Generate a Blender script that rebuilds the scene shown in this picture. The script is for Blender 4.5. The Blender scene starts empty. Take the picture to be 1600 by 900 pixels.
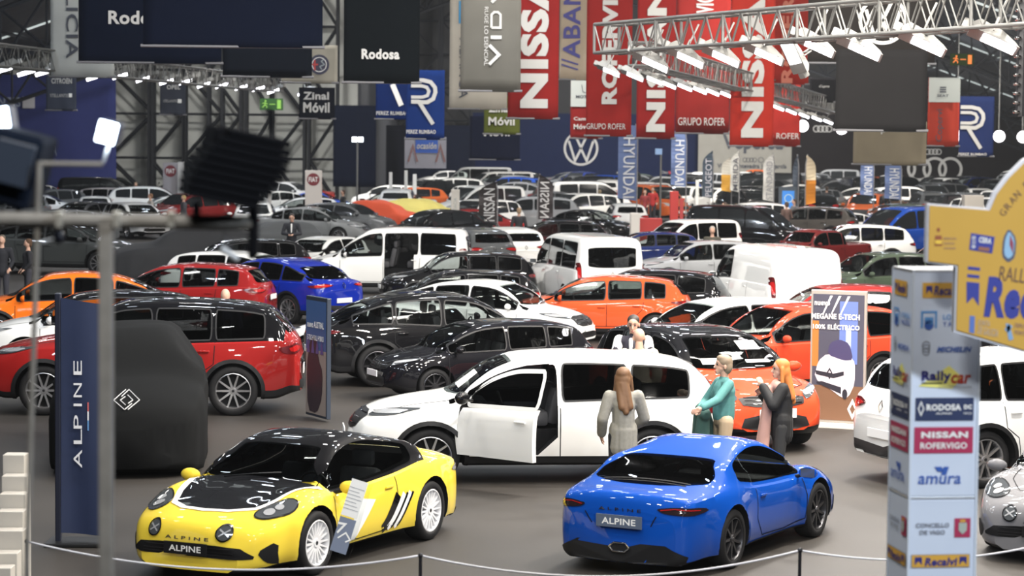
import bpy, bmesh, math, random
import numpy as np
from mathutils import Vector, Matrix, Euler
from mathutils.bvhtree import BVHTree
from mathutils.geometry import tessellate_polygon
PI = math.pi
R_ = math.radians
rnd = random.Random(7)

# ------------------------------------------------------------------ camera, world, light, exposure
F = 3800.0                      # focal length in pixels of a 1600x900 frame
CAMH = 4.33
PITCH = math.atan((450 - 209) / F)
ROLL = R_(0.55)
scene = bpy.context.scene
C = scene.collection
cd = bpy.data.cameras.new('camera')
cam = bpy.data.objects.new('camera', cd)
C.objects.link(cam)
cd.sensor_width = 36.0
cd.lens = F / 1600 * 36
cd.clip_end = 600
cd.clip_start = 0.3
CAM_R = Matrix.Rotation(PI / 2 - PITCH, 3, 'X') @ Matrix.Rotation(ROLL, 3, 'Z')
cam.matrix_world = Matrix.Translation((0, 0, CAMH)) @ CAM_R.to_4x4()
cd.dof.use_dof = True
cd.dof.focus_distance = 31.0
cd.dof.aperture_fstop = 2.8
scene.camera = cam

scene.view_settings.view_transform = 'Standard'
scene.view_settings.look = 'None'
scene.view_settings.gamma = 1.0
scene.view_settings.use_curve_mapping = False
scene.view_settings.exposure = -0.12
scene.cycles.use_denoising = True
scene.cycles.max_bounces = 6
scene.cycles.transparent_max_bounces = 12
scene.cycles.sample_clamp_indirect = 4.0
scene.cycles.sample_clamp_direct = 12.0

w = bpy.data.worlds.new('hall_air')
scene.world = w
w.use_nodes = True
w.node_tree.nodes['Background'].inputs[0].default_value = (0.55, 0.62, 0.75, 1)
w.node_tree.nodes['Background'].inputs[1].default_value = 0.22

# thin haze in the hall's air
vo = w.node_tree.nodes.new('ShaderNodeVolumeScatter'); vo.inputs['Density'].default_value = .00022; vo.inputs['Anisotropy'].default_value = .6; vo.inputs['Color'].default_value = (.94, .97, 1, 1)
w.node_tree.links.new(vo.outputs[0], w.node_tree.nodes['World Output'].inputs['Volume'])

def area(x, y, z, sx, sy, power, col, rx=0.0, ry=0.0):
    l = bpy.data.lights.new('hall_and_fill_light', 'AREA')
    l.shape = 'RECTANGLE'; l.size = sx; l.size_y = sy; l.energy = power; l.color = col
    o = bpy.data.objects.new('hall_and_fill_light', l)
    o.location = (x, y, z); o.rotation_euler = (rx, ry, 0)
    C.objects.link(o)
    return o
COOL = (0.80, 0.89, 1.0); NEUT = (1.0, 0.97, 0.93); WARM = (1.0, 0.93, 0.84)
# the hall's lamps under the roof: rows of small floods over the aisles
for r, yy in enumerate((14, 21, 28, 35, 43, 52, 63, 76, 91, 108, 128, 150, 175)):
    half = 5.5 + yy * 0.21
    n = 5
    for k in range(n):
        xx = -half + 2 * half * (k + 0.5) / n
        t = (xx / half + 1) / 2
        col = COOL if t < 0.3 else (NEUT if t < 0.65 else WARM)
        p = (150 + yy * 13) * (0.24 + 1.15 * min(1, t * 1.1))
        area(xx, yy + (k % 2) * 1.5, 9.5 if yy < 60 else 10.5, 0.9, 0.5, p * 0.80, col, R_(30))

# smaller lamps facing back down the hall: they glint on the roofs and bonnets
for r, yy in enumerate((30, 38, 46, 55, 65, 76, 88, 102, 118, 136, 158, 185)):
    half = 5 + yy * 0.17
    for k in range(9):
        xx = -half + 2 * half * (k + 0.5 + .25 * (r % 2)) / 9
        area(xx, yy, 7.6 + (r % 3) * .7, 0.45, 0.25, (14 + yy * .9) * (.5 if xx < 0 else 1.0), COOL if k % 3 else NEUT, R_(-42))
for xx, yy in ((5.5, 26), (8, 31), (6.5, 38), (10, 44), (3.5, 33)): area(xx, yy, 9.5, 1, .6, 1250, WARM, R_(4))  # added warm fill to brighten the right-hand floor, not lamps of the hall
area(-1, 4, 9.5, 1.6, .6, 600, NEUT, R_(52)); area(7, 4, 9.0, 1.2, .6, 1500, COOL, R_(50))  # added fill near the camera, lights the arch board and sponsor column
for xx, yy, p in ((-30, 128, 1800), (-14, 128, 3000), (4, 172, 3500), (20, 172, 4500), (36, 172, 2500)):  # added fill lights aimed at the dark far walls
    area(xx, yy, 12, 2, 1, p, NEUT, R_(60))

def ray(px, py):
    return (CAM_R @ Vector(((px - 800) / F, -(py - 450) / F, -1.0)))
EYE = Vector((0, 0, CAMH))
def at_y(px, py, Y):
    d = ray(px, py); return EYE + d * (Y / d.y)
def at_z(px, py, z=0.0):
    d = ray(px, py); return EYE + d * ((z - CAMH) / d.z)

# ------------------------------------------------------------------ materials
MATS = {}
def mat(name, col=(0.5, 0.5, 0.5), rough=0.5, metal=0.0, emit=None, estr=0.0, coat=0.0, spec=0.5, noise=0.0, nscale=8.0, bump=0.0, alpha=None):
    if name in MATS: return MATS[name]
    m = bpy.data.materials.new(name); m.use_nodes = True
    nt = m.node_tree; b = nt.nodes['Principled BSDF']
    b.inputs['Base Color'].default_value = (*col, 1)
    b.inputs['Roughness'].default_value = rough
    b.inputs['Metallic'].default_value = metal
    b.inputs['Specular IOR Level'].default_value = spec
    if coat: b.inputs['Coat Weight'].default_value = coat; b.inputs['Coat Roughness'].default_value = 0.03
    if emit: b.inputs['Emission Color'].default_value = (*emit, 1); b.inputs['Emission Strength'].default_value = estr
    if noise or bump:
        tc = nt.nodes.new('ShaderNodeTexCoord'); n = nt.nodes.new('ShaderNodeTexNoise')
        n.inputs['Scale'].default_value = nscale; n.inputs['Detail'].default_value = 5
        nt.links.new(tc.outputs['Object'], n.inputs['Vector'])
        if noise:
            r = nt.nodes.new('ShaderNodeValToRGB')
            r.color_ramp.elements[0].position = 0.3; r.color_ramp.elements[1].position = 0.7
            r.color_ramp.elements[0].color = (*[c * (1 - noise) for c in col], 1)
            r.color_ramp.elements[1].color = (*[min(1, c * (1 + noise)) for c in col], 1)
            nt.links.new(n.outputs['Fac'], r.inputs['Fac']); nt.links.new(r.outputs['Color'], b.inputs['Base Color'])
        if bump:
            bp = nt.nodes.new('ShaderNodeBump'); bp.inputs['Strength'].default_value = bump
            nt.links.new(n.outputs['Fac'], bp.inputs['Height']); nt.links.new(bp.outputs['Normal'], b.inputs['Normal'])
    MATS[name] = m
    return m
def paint():
    m = bpy.data.materials.new('car_paint'); m.use_nodes = True
    nt = m.node_tree; b = nt.nodes['Principled BSDF']
    oi = nt.nodes.new('ShaderNodeObjectInfo')
    nt.links.new(oi.outputs['Color'], b.inputs['Base Color'])
    b.inputs['Roughness'].default_value = 0.45; b.inputs['Metallic'].default_value = 0.0; b.inputs['Specular IOR Level'].default_value = 0.05
    b.inputs['Coat Weight'].default_value = 1.0; b.inputs['Coat Roughness'].default_value = 0.03
    return m
PAINT = paint(); PAINTR = PAINT.copy(); PAINTR.name = 'roof_paint'
BLACKP = mat('black_paint', (0.003, 0.003, 0.004), 0.5, 0.0, coat=.9, spec=.04)
PLAST = mat('black_plastic', (0.009, 0.009, 0.010), 0.5, spec=.3)
INSIDE = mat('cabin_black', (0.007, 0.007, 0.008), 0.8, spec=.2)
SEATM = mat('seat_fabric', (0.05, 0.05, 0.055), 0.75, noise=0.2)
SEATL = mat('seat_leather_tan', (0.28, 0.2, 0.13), 0.6)
RUBBER = mat('tyre_rubber', (0.010, 0.010, 0.011), 0.7, spec=.3)
ALLOY = mat('alloy', (0.62, 0.62, 0.64), 0.25, 0.9)
DALLOY = mat('dark_alloy', (0.05, 0.05, 0.055), 0.3, 0.7)
WALLOY = mat('white_alloy', (0.85, 0.85, 0.86), 0.35, 0.1)
CHROME = mat('chrome', (0.8, 0.8, 0.82), 0.1, 1.0)
LAMPG = mat('headlamp_glass', (0.10, 0.11, 0.12), 0.05, 0.3, coat=1.0)
LAMPW = mat('headlamp_reflector', (0.85, 0.87, 0.9), 0.12, 0.6, coat=1.0)
REDL = mat('tail_lamp_red', (0.42, 0.012, 0.012), 0.12, coat=1.0)
REDD = mat('tail_lamp_dark_red', (0.10, 0.008, 0.01), 0.1, coat=1.0)
PLATEW = mat('plate_white', (0.8, 0.8, 0.8), 0.5)
WHITE = mat('matt_white', (0.8, 0.8, 0.78), 0.6)
PAPER = mat('paper_white', (0.85, 0.85, 0.83), 0.8)
INK = mat('dark_ink', (0.02, 0.025, 0.03), 0.6)
def glass(name, tint, mixf):
    m = bpy.data.materials.new(name); m.use_nodes = True
    nt = m.node_tree; nt.nodes.clear()
    out = nt.nodes.new('ShaderNodeOutputMaterial'); mx = nt.nodes.new('ShaderNodeMixShader')
    tr = nt.nodes.new('ShaderNodeBsdfTransparent'); gl = nt.nodes.new('ShaderNodeBsdfGlossy')
    fr = nt.nodes.new('ShaderNodeFresnel'); fr.inputs['IOR'].default_value = 1.5
    ad = nt.nodes.new('ShaderNodeMath'); ad.operation = 'MULTIPLY_ADD'; ad.inputs[1].default_value = 1.0; ad.inputs[2].default_value = mixf
    tr.inputs['Color'].default_value = (*tint, 1)
    gl.inputs['Roughness'].default_value = 0.02; gl.inputs['Color'].default_value = (0.9, 0.93, 0.95, 1)
    nt.links.new(fr.outputs[0], ad.inputs[0]); nt.links.new(ad.outputs[0], mx.inputs['Fac'])
    nt.links.new(tr.outputs[0], mx.inputs[1]); nt.links.new(gl.outputs[0], mx.inputs[2]); nt.links.new(mx.outputs[0], out.inputs['Surface'])
    return m
GLASS = glass('clear_window_glass', (0.62, 0.66, 0.65), 0.03)
GLASSD = glass('tinted_window_glass', (0.16, 0.165, 0.17), 0.03)
ACRYL = glass('clear_acrylic', (0.93, 0.95, 0.96), 0.04)
WINF = mat('far_window_glass', (0.016, 0.018, 0.02), 0.06, 0.0, spec=0.8)

# ------------------------------------------------------------------ object helpers
def mk(name, verts, faces, mats, parent=None, mi=None, smooth=False, angle=None):
    me = bpy.data.meshes.new(name)
    me.from_pydata([tuple(v) for v in verts], [], faces)
    if not isinstance(mats, (list, tuple)): mats = [mats]
    for m in mats: me.materials.append(m)
    if mi is not None: me.polygons.foreach_set('material_index', mi)
    if smooth: me.polygons.foreach_set('use_smooth', [True] * len(me.polygons))
    me.update()
    if angle is not None: me.set_sharp_from_angle(angle=R_(angle))
    o = bpy.data.objects.new(name, me); C.objects.link(o)
    if parent is not None: o.parent = parent
    return o
def inst(name, me, parent=None):
    o = bpy.data.objects.new(name, me); C.objects.link(o)
    if parent is not None: o.parent = parent
    return o
def empty(name, loc=(0, 0, 0), rz=0.0, parent=None):
    o = bpy.data.objects.new(name, None); o.empty_display_size = 0.1
    o.location = loc; o.rotation_euler = (0, 0, rz); C.objects.link(o)
    if parent is not None: o.parent = parent
    return o
USED = {}
def tag(o, label, cat, group=None):
    o['label'] = label; o['category'] = cat
    if group: o['group'] = group
    n = len(label.split())
    if n > 16 or n < 4: print('LABEL LENGTH', n, label)
    if label in USED and not group: print('LABEL REPEATED', label)
    USED[label] = 1
    return o
def struct(o): o['kind'] = 'structure'; return o

class MB:
    """collects pieces of one mesh with material slots"""
    def __init__(s): s.v = []; s.f = []; s.mi = []; s.m = []
    def slot(s, m):
        if m not in s.m: s.m.append(m)
        return s.m.index(m)
    def add(s, vs, fs, m, M=None):
        k = len(s.v); i = s.slot(m)
        for v in vs:
            v = Vector(v)
            s.v.append(M @ v if M is not None else v)
        for f in fs: s.f.append(tuple(q + k for q in f)); s.mi.append(i)
        return s
    def box(s, c, d, m, M=None, bev=0.0):
        x, y, z = c; a, b, h = d[0] / 2, d[1] / 2, d[2] / 2
        if bev <= 0:
            vs = [(x + i * a, y + j * b, z + k * h) for k in (-1, 1) for j in (-1, 1) for i in (-1, 1)]
            fs = [(0, 2, 3, 1), (4, 5, 7, 6), (0, 1, 5, 4), (2, 6, 7, 3), (0, 4, 6, 2), (1, 3, 7, 5)]
            return s.add(vs, fs, m, M)
        bm = bmesh.new(); bmesh.ops.create_cube(bm, size=1)
        for v in bm.verts: v.co = Vector((v.co.x * d[0], v.co.y * d[1], v.co.z * d[2])) + Vector(c)
        bmesh.ops.bevel(bm, geom=bm.edges[:], offset=bev, segments=2, affect='EDGES', profile=0.5)
        bm.verts.ensure_lookup_table()
        s.add([v.co.copy() for v in bm.verts], [tuple(v.index for v in f.verts) for f in bm.faces], m, M); bm.free()
        return s
    def tube(s, pts, r, m, n=8, M=None, close=False, caps=True):
        pts = [Vector(p) for p in pts]; N = len(pts)
        rs = r if isinstance(r, (list, tuple)) else [r] * N
        vs = []; fs = []
        up = None
        for i, p in enumerate(pts):
            if close: t = pts[(i + 1) % N] - pts[i - 1]
            else: t = pts[min(i + 1, N - 1)] - pts[max(i - 1, 0)]
            if t.length < 1e-9: t = Vector((0, 0, 1))
            t.normalize()
            if up is None:
                up = Vector((0, 0, 1)) if abs(t.z) < 0.9 else Vector((1, 0, 0))
            u = up - t * up.dot(t)
            if u.length < 1e-6: u = t.orthogonal()
            u.normalize(); v = t.cross(u); up = u
            for k in range(n):
                a = 2 * PI * k / n
                vs.append(p + (u * math.cos(a) + v * math.sin(a)) * rs[i])
        R = N if close else N - 1
        for i in range(R):
            for k in range(n):
                a = i * n + k; b = i * n + (k + 1) % n; c = ((i + 1) % N) * n + (k + 1) % n; d = ((i + 1) % N) * n + k
                fs.append((a, b, c, d))
        if caps and not close:
            fs.append(tuple(range(n))[::-1]); fs.append(tuple((N - 1) * n + k for k in range(n)))
        return s.add(vs, fs, m, M)
    def lathe(s, prof, m, n=24, M=None, axis='Y'):
        vs = []; fs = []; K = len(prof)
        for i in range(n):
            a = 2 * PI * i / n; ca, sa = math.cos(a), math.sin(a)
            for (r, h) in prof:
                vs.append((r * ca, h, r * sa) if axis == 'Y' else (r * ca, r * sa, h))
        for i in range(n):
            j = (i + 1) % n
            for k in range(K - 1):
                f = (i * K + k, i * K + k + 1, j * K + k + 1, j * K + k)
                fs.append(f if axis == 'Y' else f[::-1])
        return s.add(vs, fs, m, M)
    def prism(s, poly, y0, y1, m, M=None):
        """poly in (x,z) swept from y0 to y1"""
        n = len(poly)
        vs = [(p[0], y0, p[1]) for p in poly] + [(p[0], y1, p[1]) for p in poly]
        fs = [(i, (i + 1) % n, n + (i + 1) % n, n + i) for i in range(n)]
        tri = tessellate_polygon([[Vector((p[0], p[1], 0)) for p in poly]])
        fs += [tuple(t) for t in tri] + [tuple(n + q for q in t[::-1]) for t in tri]
        return s.add(vs, fs, m, M)
    def ball(s, c, r, m, n=10, M=None):
        rx, ry, rz = r if isinstance(r, (tuple, list)) else (r, r, r)
        vs = []; fs = []; h = n // 2 + 1
        for i in range(h + 1):
            t = PI * i / h
            for k in range(n):
                a = 2 * PI * k / n
                vs.append((c[0] + rx * math.sin(t) * math.cos(a), c[1] + ry * math.sin(t) * math.sin(a), c[2] + rz * math.cos(t)))
        for i in range(h):
            for k in range(n):
                fs.append((i * n + k, (i + 1) * n + k, (i + 1) * n + (k + 1) % n, i * n + (k + 1) % n))
        return s.add(vs, fs, m, M)
    def obj(s, name, parent=None, smooth=False, angle=None):
        return mk(name, s.v, s.f, s.m, parent, s.mi, smooth or angle is not None, angle)

def chaikin(p, n=2):
    for _ in range(n):
        q = []
        for i in range(len(p)):
            a, b = p[i], p[(i + 1) % len(p)]
            q.append((a[0] * .8 + b[0] * .2, a[1] * .8 + b[1] * .2)); q.append((a[0] * .2 + b[0] * .8, a[1] * .2 + b[1] * .8))
        p = q
    return p
_TX = {}
def text_geo(s, bold=0.0, shear=0.0):
    key = (s, bold, shear)
    if key not in _TX:
        cu = bpy.data.curves.new('t', 'FONT'); cu.body = s; cu.size = 1; cu.offset = bold; cu.resolution_u = 3; cu.shear = shear
        cu.align_x = 'CENTER'; cu.space_character = 1.0 + bold * 2
        o = bpy.data.objects.new('t', cu); C.objects.link(o)
        me = bpy.data.meshes.new_from_object(o.evaluated_get(bpy.context.evaluated_depsgraph_get()))
        v = [tuple(q.co) for q in me.vertices]; f = [tuple(p.vertices) for p in me.polygons]
        bpy.data.objects.remove(o); bpy.data.curves.remove(cu); bpy.data.meshes.remove(me)
        a = np.array(v) if v else np.zeros((1, 3)); lo = a.min(0); hi = a.max(0)
        _TX[key] = (a, f, lo, hi)
    return _TX[key]
def add_text(mb, s, cx, cz, w_, h_, m, M=None, rot=0, bold=0.02, y=-0.0, mirror=False, shear=0.0):
    """text filling a w_ x h_ box (before turning) centred at cx,cz in the XZ plane, facing -Y"""
    a, f, lo, hi = text_geo(s, bold, shear)
    sc = h_ / (hi[1] - lo[1]); sx = w_ / (hi[0] - lo[0])
    mid = (lo + hi) / 2
    cr, sr = math.cos(R_(rot)), math.sin(R_(rot))
    vs = []
    for p in a:
        x = (p[0] - mid[0]) * sx; z = (p[1] - mid[1]) * sc
        if mirror: x = -x
        vs.append((cx + x * cr - z * sr, y, cz + x * sr + z * cr))
    mb.add(vs, f, m, M)
def strip(mb, pts, wd, m, y=0.0, M=None, close=False):
    """flat ribbon of width wd along (x,z) points with mitred joints"""
    n = len(pts); L = []; Rr = []
    for i in range(n):
        a = Vector(pts[(i - 1) % n]) if (close or i > 0) else None
        b = Vector(pts[i]); c = Vector(pts[(i + 1) % n]) if (close or i < n - 1) else None
        d1 = (b - a).normalized() if a is not None else None
        d2 = (c - b).normalized() if c is not None else None
        if d1 is None: d1 = d2
        if d2 is None: d2 = d1
        n1 = Vector((-d1.y, d1.x)); n2 = Vector((-d2.y, d2.x)); nn = (n1 + n2)
        if nn.length < 1e-5: nn = n1
        nn.normalize(); k = wd / 2 / max(0.35, nn.dot(n1))
        L.append(b + nn * k); Rr.append(b - nn * k)
    vs = [(p.x, y, p.y) for p in L] + [(p.x, y, p.y) for p in Rr]
    q = n if close else n - 1
    fs = [(i, (i + 1) % n, n + (i + 1) % n, n + i) for i in range(q)]
    mb.add(vs, fs, m, M)
def disc(mb, cx, cz, r, m, y=0.0, n=28, rx=None):
    vs = [(cx + (rx or r) * math.cos(2 * PI * k / n), y, cz + r * math.sin(2 * PI * k / n)) for k in range(n)]
    mb.add(vs, [tuple(range(n))], m)
def ring(mb, cx, cz, r, wd, m, y=0.0, n=32, rx=1.0):
    strip(mb, [(cx + r * rx * math.cos(2 * PI * k / n), cz + r * math.sin(2 * PI * k / n)) for k in range(n)], wd, m, y, close=True)
def quad(mb, x0, z0, x1, z1, m, y=0.0, skew=0.0):
    mb.add([(x0, y, z0), (x1, y, z0), (x1 + skew, y, z1), (x0 + skew, y, z1)], [(0, 1, 2, 3)], m)

def pchip(xs, ys, x):
    xs = np.asarray(xs, float); ys = np.asarray(ys, float)
    h = np.diff(xs); d = np.diff(ys) / h; n = len(xs)
    m = np.zeros(n)
    for i in range(1, n - 1):
        if d[i - 1] * d[i] > 0:
            w1 = 2 * h[i] + h[i - 1]; w2 = h[i] + 2 * h[i - 1]
            m[i] = (w1 + w2) / (w1 / d[i - 1] + w2 / d[i])
    m[0] = d[0]; m[-1] = d[-1]
    x = np.clip(x, xs[0], xs[-1])
    i = np.clip(np.searchsorted(xs, x) - 1, 0, n - 2)
    t = (x - xs[i]) / h[i]
    return (2 * t**3 - 3 * t**2 + 1) * ys[i] + (t**3 - 2 * t**2 + t) * h[i] * m[i] + (-2 * t**3 + 3 * t**2) * ys[i + 1] + (t**3 - t**2) * h[i] * m[i + 1]
def sstep(a, b, x):
    t = np.clip((x - a) / (b - a), 0, 1); return t * t * (3 - 2 * t)
# ------------------------------------------------------------------ cars
class Part:
    def __init__(s, name, me, M=None, kids=(), paint=False):
        s.name = name; s.me = me; s.M = M or Matrix(); s.kids = list(kids); s.paint = paint
def to_mesh(mb, smooth=False, angle=None, name='m'):
    me = bpy.data.meshes.new(name)
    me.from_pydata([tuple(v) for v in mb.v], [], mb.f)
    for m in mb.m: me.materials.append(m)
    me.polygons.foreach_set('material_index', mb.mi)
    if smooth or angle is not None: me.polygons.foreach_set('use_smooth', [True] * len(me.polygons))
    me.update()
    if angle is not None: me.set_sharp_from_angle(angle=R_(angle))
    return me

def S(**k): return k
SPECS = {}
SPECS['hatch'] = S(L=4.05, W=0.89, R=0.32, xf=1.24, xr=-1.31, tumble=0.36,
    top=[(-2.02, .80), (-1.99, .92), (-1.93, 1.04), (-1.80, 1.18), (-1.58, 1.35), (-1.15, 1.42), (-.35, 1.45), (.25, 1.40), (.62, 1.27), (1.12, .99), (1.45, .92), (1.75, .82), (1.93, .70), (2.0, .58), (2.025, .46)],
    belt=[(-2.02, .74), (-1.9, .97), (-1.2, .95), (0, .90), (1.0, .87), (1.45, .84), (1.75, .74), (1.93, .62), (2.025, .40)],
    cowl=1.12, roofx=.18, bx=-.22, cx=-1.02, wx0=.95, wx1=-1.52, rwz=(1.06, 1.36))
SPECS['suv'] = S(L=4.45, W=0.92, R=0.36, xf=1.36, xr=-1.33, tumble=0.30, clad=True,
    top=[(-2.22, .86), (-2.19, 1.02), (-2.13, 1.14), (-1.98, 1.34), (-1.78, 1.52), (-1.3, 1.60), (-.4, 1.64), (.2, 1.61), (.55, 1.49), (1.08, 1.13), (1.45, 1.06), (1.85, .97), (2.1, .84), (2.19, .72), (2.225, .56)],
    belt=[(-2.22, .80), (-2.1, 1.08), (-1.2, 1.06), (0, 1.02), (1.0, .99), (1.5, .96), (1.85, .86), (2.1, .74), (2.225, .50)],
    cowl=1.08, roofx=.15, bx=-.20, cx=-1.05, wx0=.92, wx1=-1.78, rwz=(1.19, 1.50))
SPECS['coupesuv'] = S(L=4.55, W=0.92, R=0.36, xf=1.42, xr=-1.30, tumble=0.34, clad=True,
    top=[(-2.27, .86), (-2.24, 1.02), (-2.18, 1.08), (-1.9, 1.16), (-1.45, 1.36), (-.95, 1.51), (-.3, 1.57), (.3, 1.53), (.65, 1.40), (1.18, 1.08), (1.5, 1.02), (1.9, .92), (2.15, .80), (2.24, .68), (2.275, .54)],
    belt=[(-2.27, .80), (-2.1, 1.03), (-1.2, 1.04), (0, .99), (1.0, .95), (1.5, .92), (1.9, .82), (2.15, .70), (2.275, .48)],
    cowl=1.18, roofx=.25, bx=-.15, cx=-1.0, wx0=1.0, wx1=-1.72, rwz=(1.13, 1.43))
SPECS['sedan'] = S(L=4.50, W=0.91, R=0.33, xf=1.38, xr=-1.32, tumble=0.36,
    top=[(-2.25, .80), (-2.22, .96), (-2.12, 1.02), (-1.75, 1.04), (-1.25, 1.26), (-.75, 1.40), (-.2, 1.44), (.3, 1.39), (.65, 1.27), (1.2, .97), (1.6, .90), (1.95, .80), (2.15, .68), (2.22, .56), (2.25, .44)],
    belt=[(-2.25, .74), (-2.1, .95), (-1.2, .94), (0, .90), (1.0, .86), (1.5, .83), (1.95, .71), (2.15, .58), (2.25, .38)],
    cowl=1.2, roofx=.25, bx=-.15, cx=-.95, wx0=1.02, wx1=-1.42, rwz=(1.08, 1.33))
SPECS['mpv'] = S(L=4.49, W=0.93, R=0.32, xf=1.36, xr=-1.35, tumble=0.16,
    top=[(-2.24, .95), (-2.22, 1.25), (-2.17, 1.55), (-2.08, 1.75), (-1.9, 1.81), (-.4, 1.84), (.35, 1.80), (.8, 1.58), (1.42, 1.12), (1.7, 1.04), (1.98, .93), (2.16, .78), (2.22, .66), (2.245, .5)],
    belt=[(-2.24, .88), (-2.15, 1.08), (-1.2, 1.08), (0, 1.04), (1.2, .99), (1.7, .94), (1.98, .83), (2.16, .68), (2.245, .44)],
    cowl=1.42, roofx=.42, bx=.05, cx=-.95, wx0=1.22, wx1=-1.95, rwz=(1.15, 1.66))
SPECS['van'] = S(L=5.08, W=0.97, R=0.34, xf=1.52, xr=-1.50, tumble=0.13,
    top=[(-2.54, 1.0), (-2.52, 1.5), (-2.48, 1.82), (-2.38, 1.93), (-2.1, 1.965), (.3, 1.97), (.95, 1.90), (1.35, 1.62), (1.86, 1.20), (2.1, 1.11), (2.35, .97), (2.48, .80), (2.525, .66), (2.54, .5)],
    belt=[(-2.54, .92), (-2.45, 1.13), (-1.2, 1.13), (.4, 1.12), (1.6, 1.06), (2.1, 1.00), (2.35, .86), (2.48, .70), (2.54, .44)],
    cowl=1.86, roofx=1.0, bx=.42, cx=-.90, wx0=1.62, wx1=-2.25, rwz=(1.16, 1.76))
SPECS['pickup'] = S(L=5.1, W=0.93, R=0.38, xf=1.60, xr=-1.60, tumble=0.28, clad=True,
    top=[(-2.55, .90), (-2.53, 1.16), (-2.48, 1.20), (-1.1, 1.22), (-1.0, 1.30), (-.85, 1.62), (-.5, 1.74), (.2, 1.76), (.6, 1.68), (1.15, 1.28), (1.6, 1.20), (2.1, 1.12), (2.42, .98), (2.52, .8), (2.55, .62)],
    belt=[(-2.55, .84), (-2.4, 1.16), (-1.0, 1.14), (0, 1.14), (1.0, 1.12), (1.6, 1.08), (2.1, 1.0), (2.42, .85), (2.55, .56)],
    cowl=1.15, roofx=.45, bx=.12, cx=-.72, wx0=1.0, wx1=-.88, rwz=(1.32, 1.6))
SPECS['sports'] = S(L=4.18, W=0.90, R=0.325, xf=1.20, xr=-1.22, tumble=0.46, sport=True,
    top=[(-2.09, .70), (-2.07, .80), (-2.0, .875), (-1.75, .90), (-1.45, .96), (-1.0, 1.10), (-.55, 1.215), (-.12, 1.275), (.25, 1.235), (.55, 1.10), (.98, .86), (1.3, .80), (1.6, .725), (1.85, .675), (2.0, .615), (2.06, .56), (2.085, .49), (2.09, .42)],
    belt=[(-2.09, .62), (-2.0, .80), (-1.6, .84), (-1.1, .85), (-.4, .80), (.3, .77), (.9, .76), (1.3, .72), (1.6, .66), (1.85, .59), (2.0, .52), (2.09, .36)],
    cowl=.98, roofx=.22, bx=None, cx=None, wx0=.84, wx1=-.92, rwz=(.93, 1.17))

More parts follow.
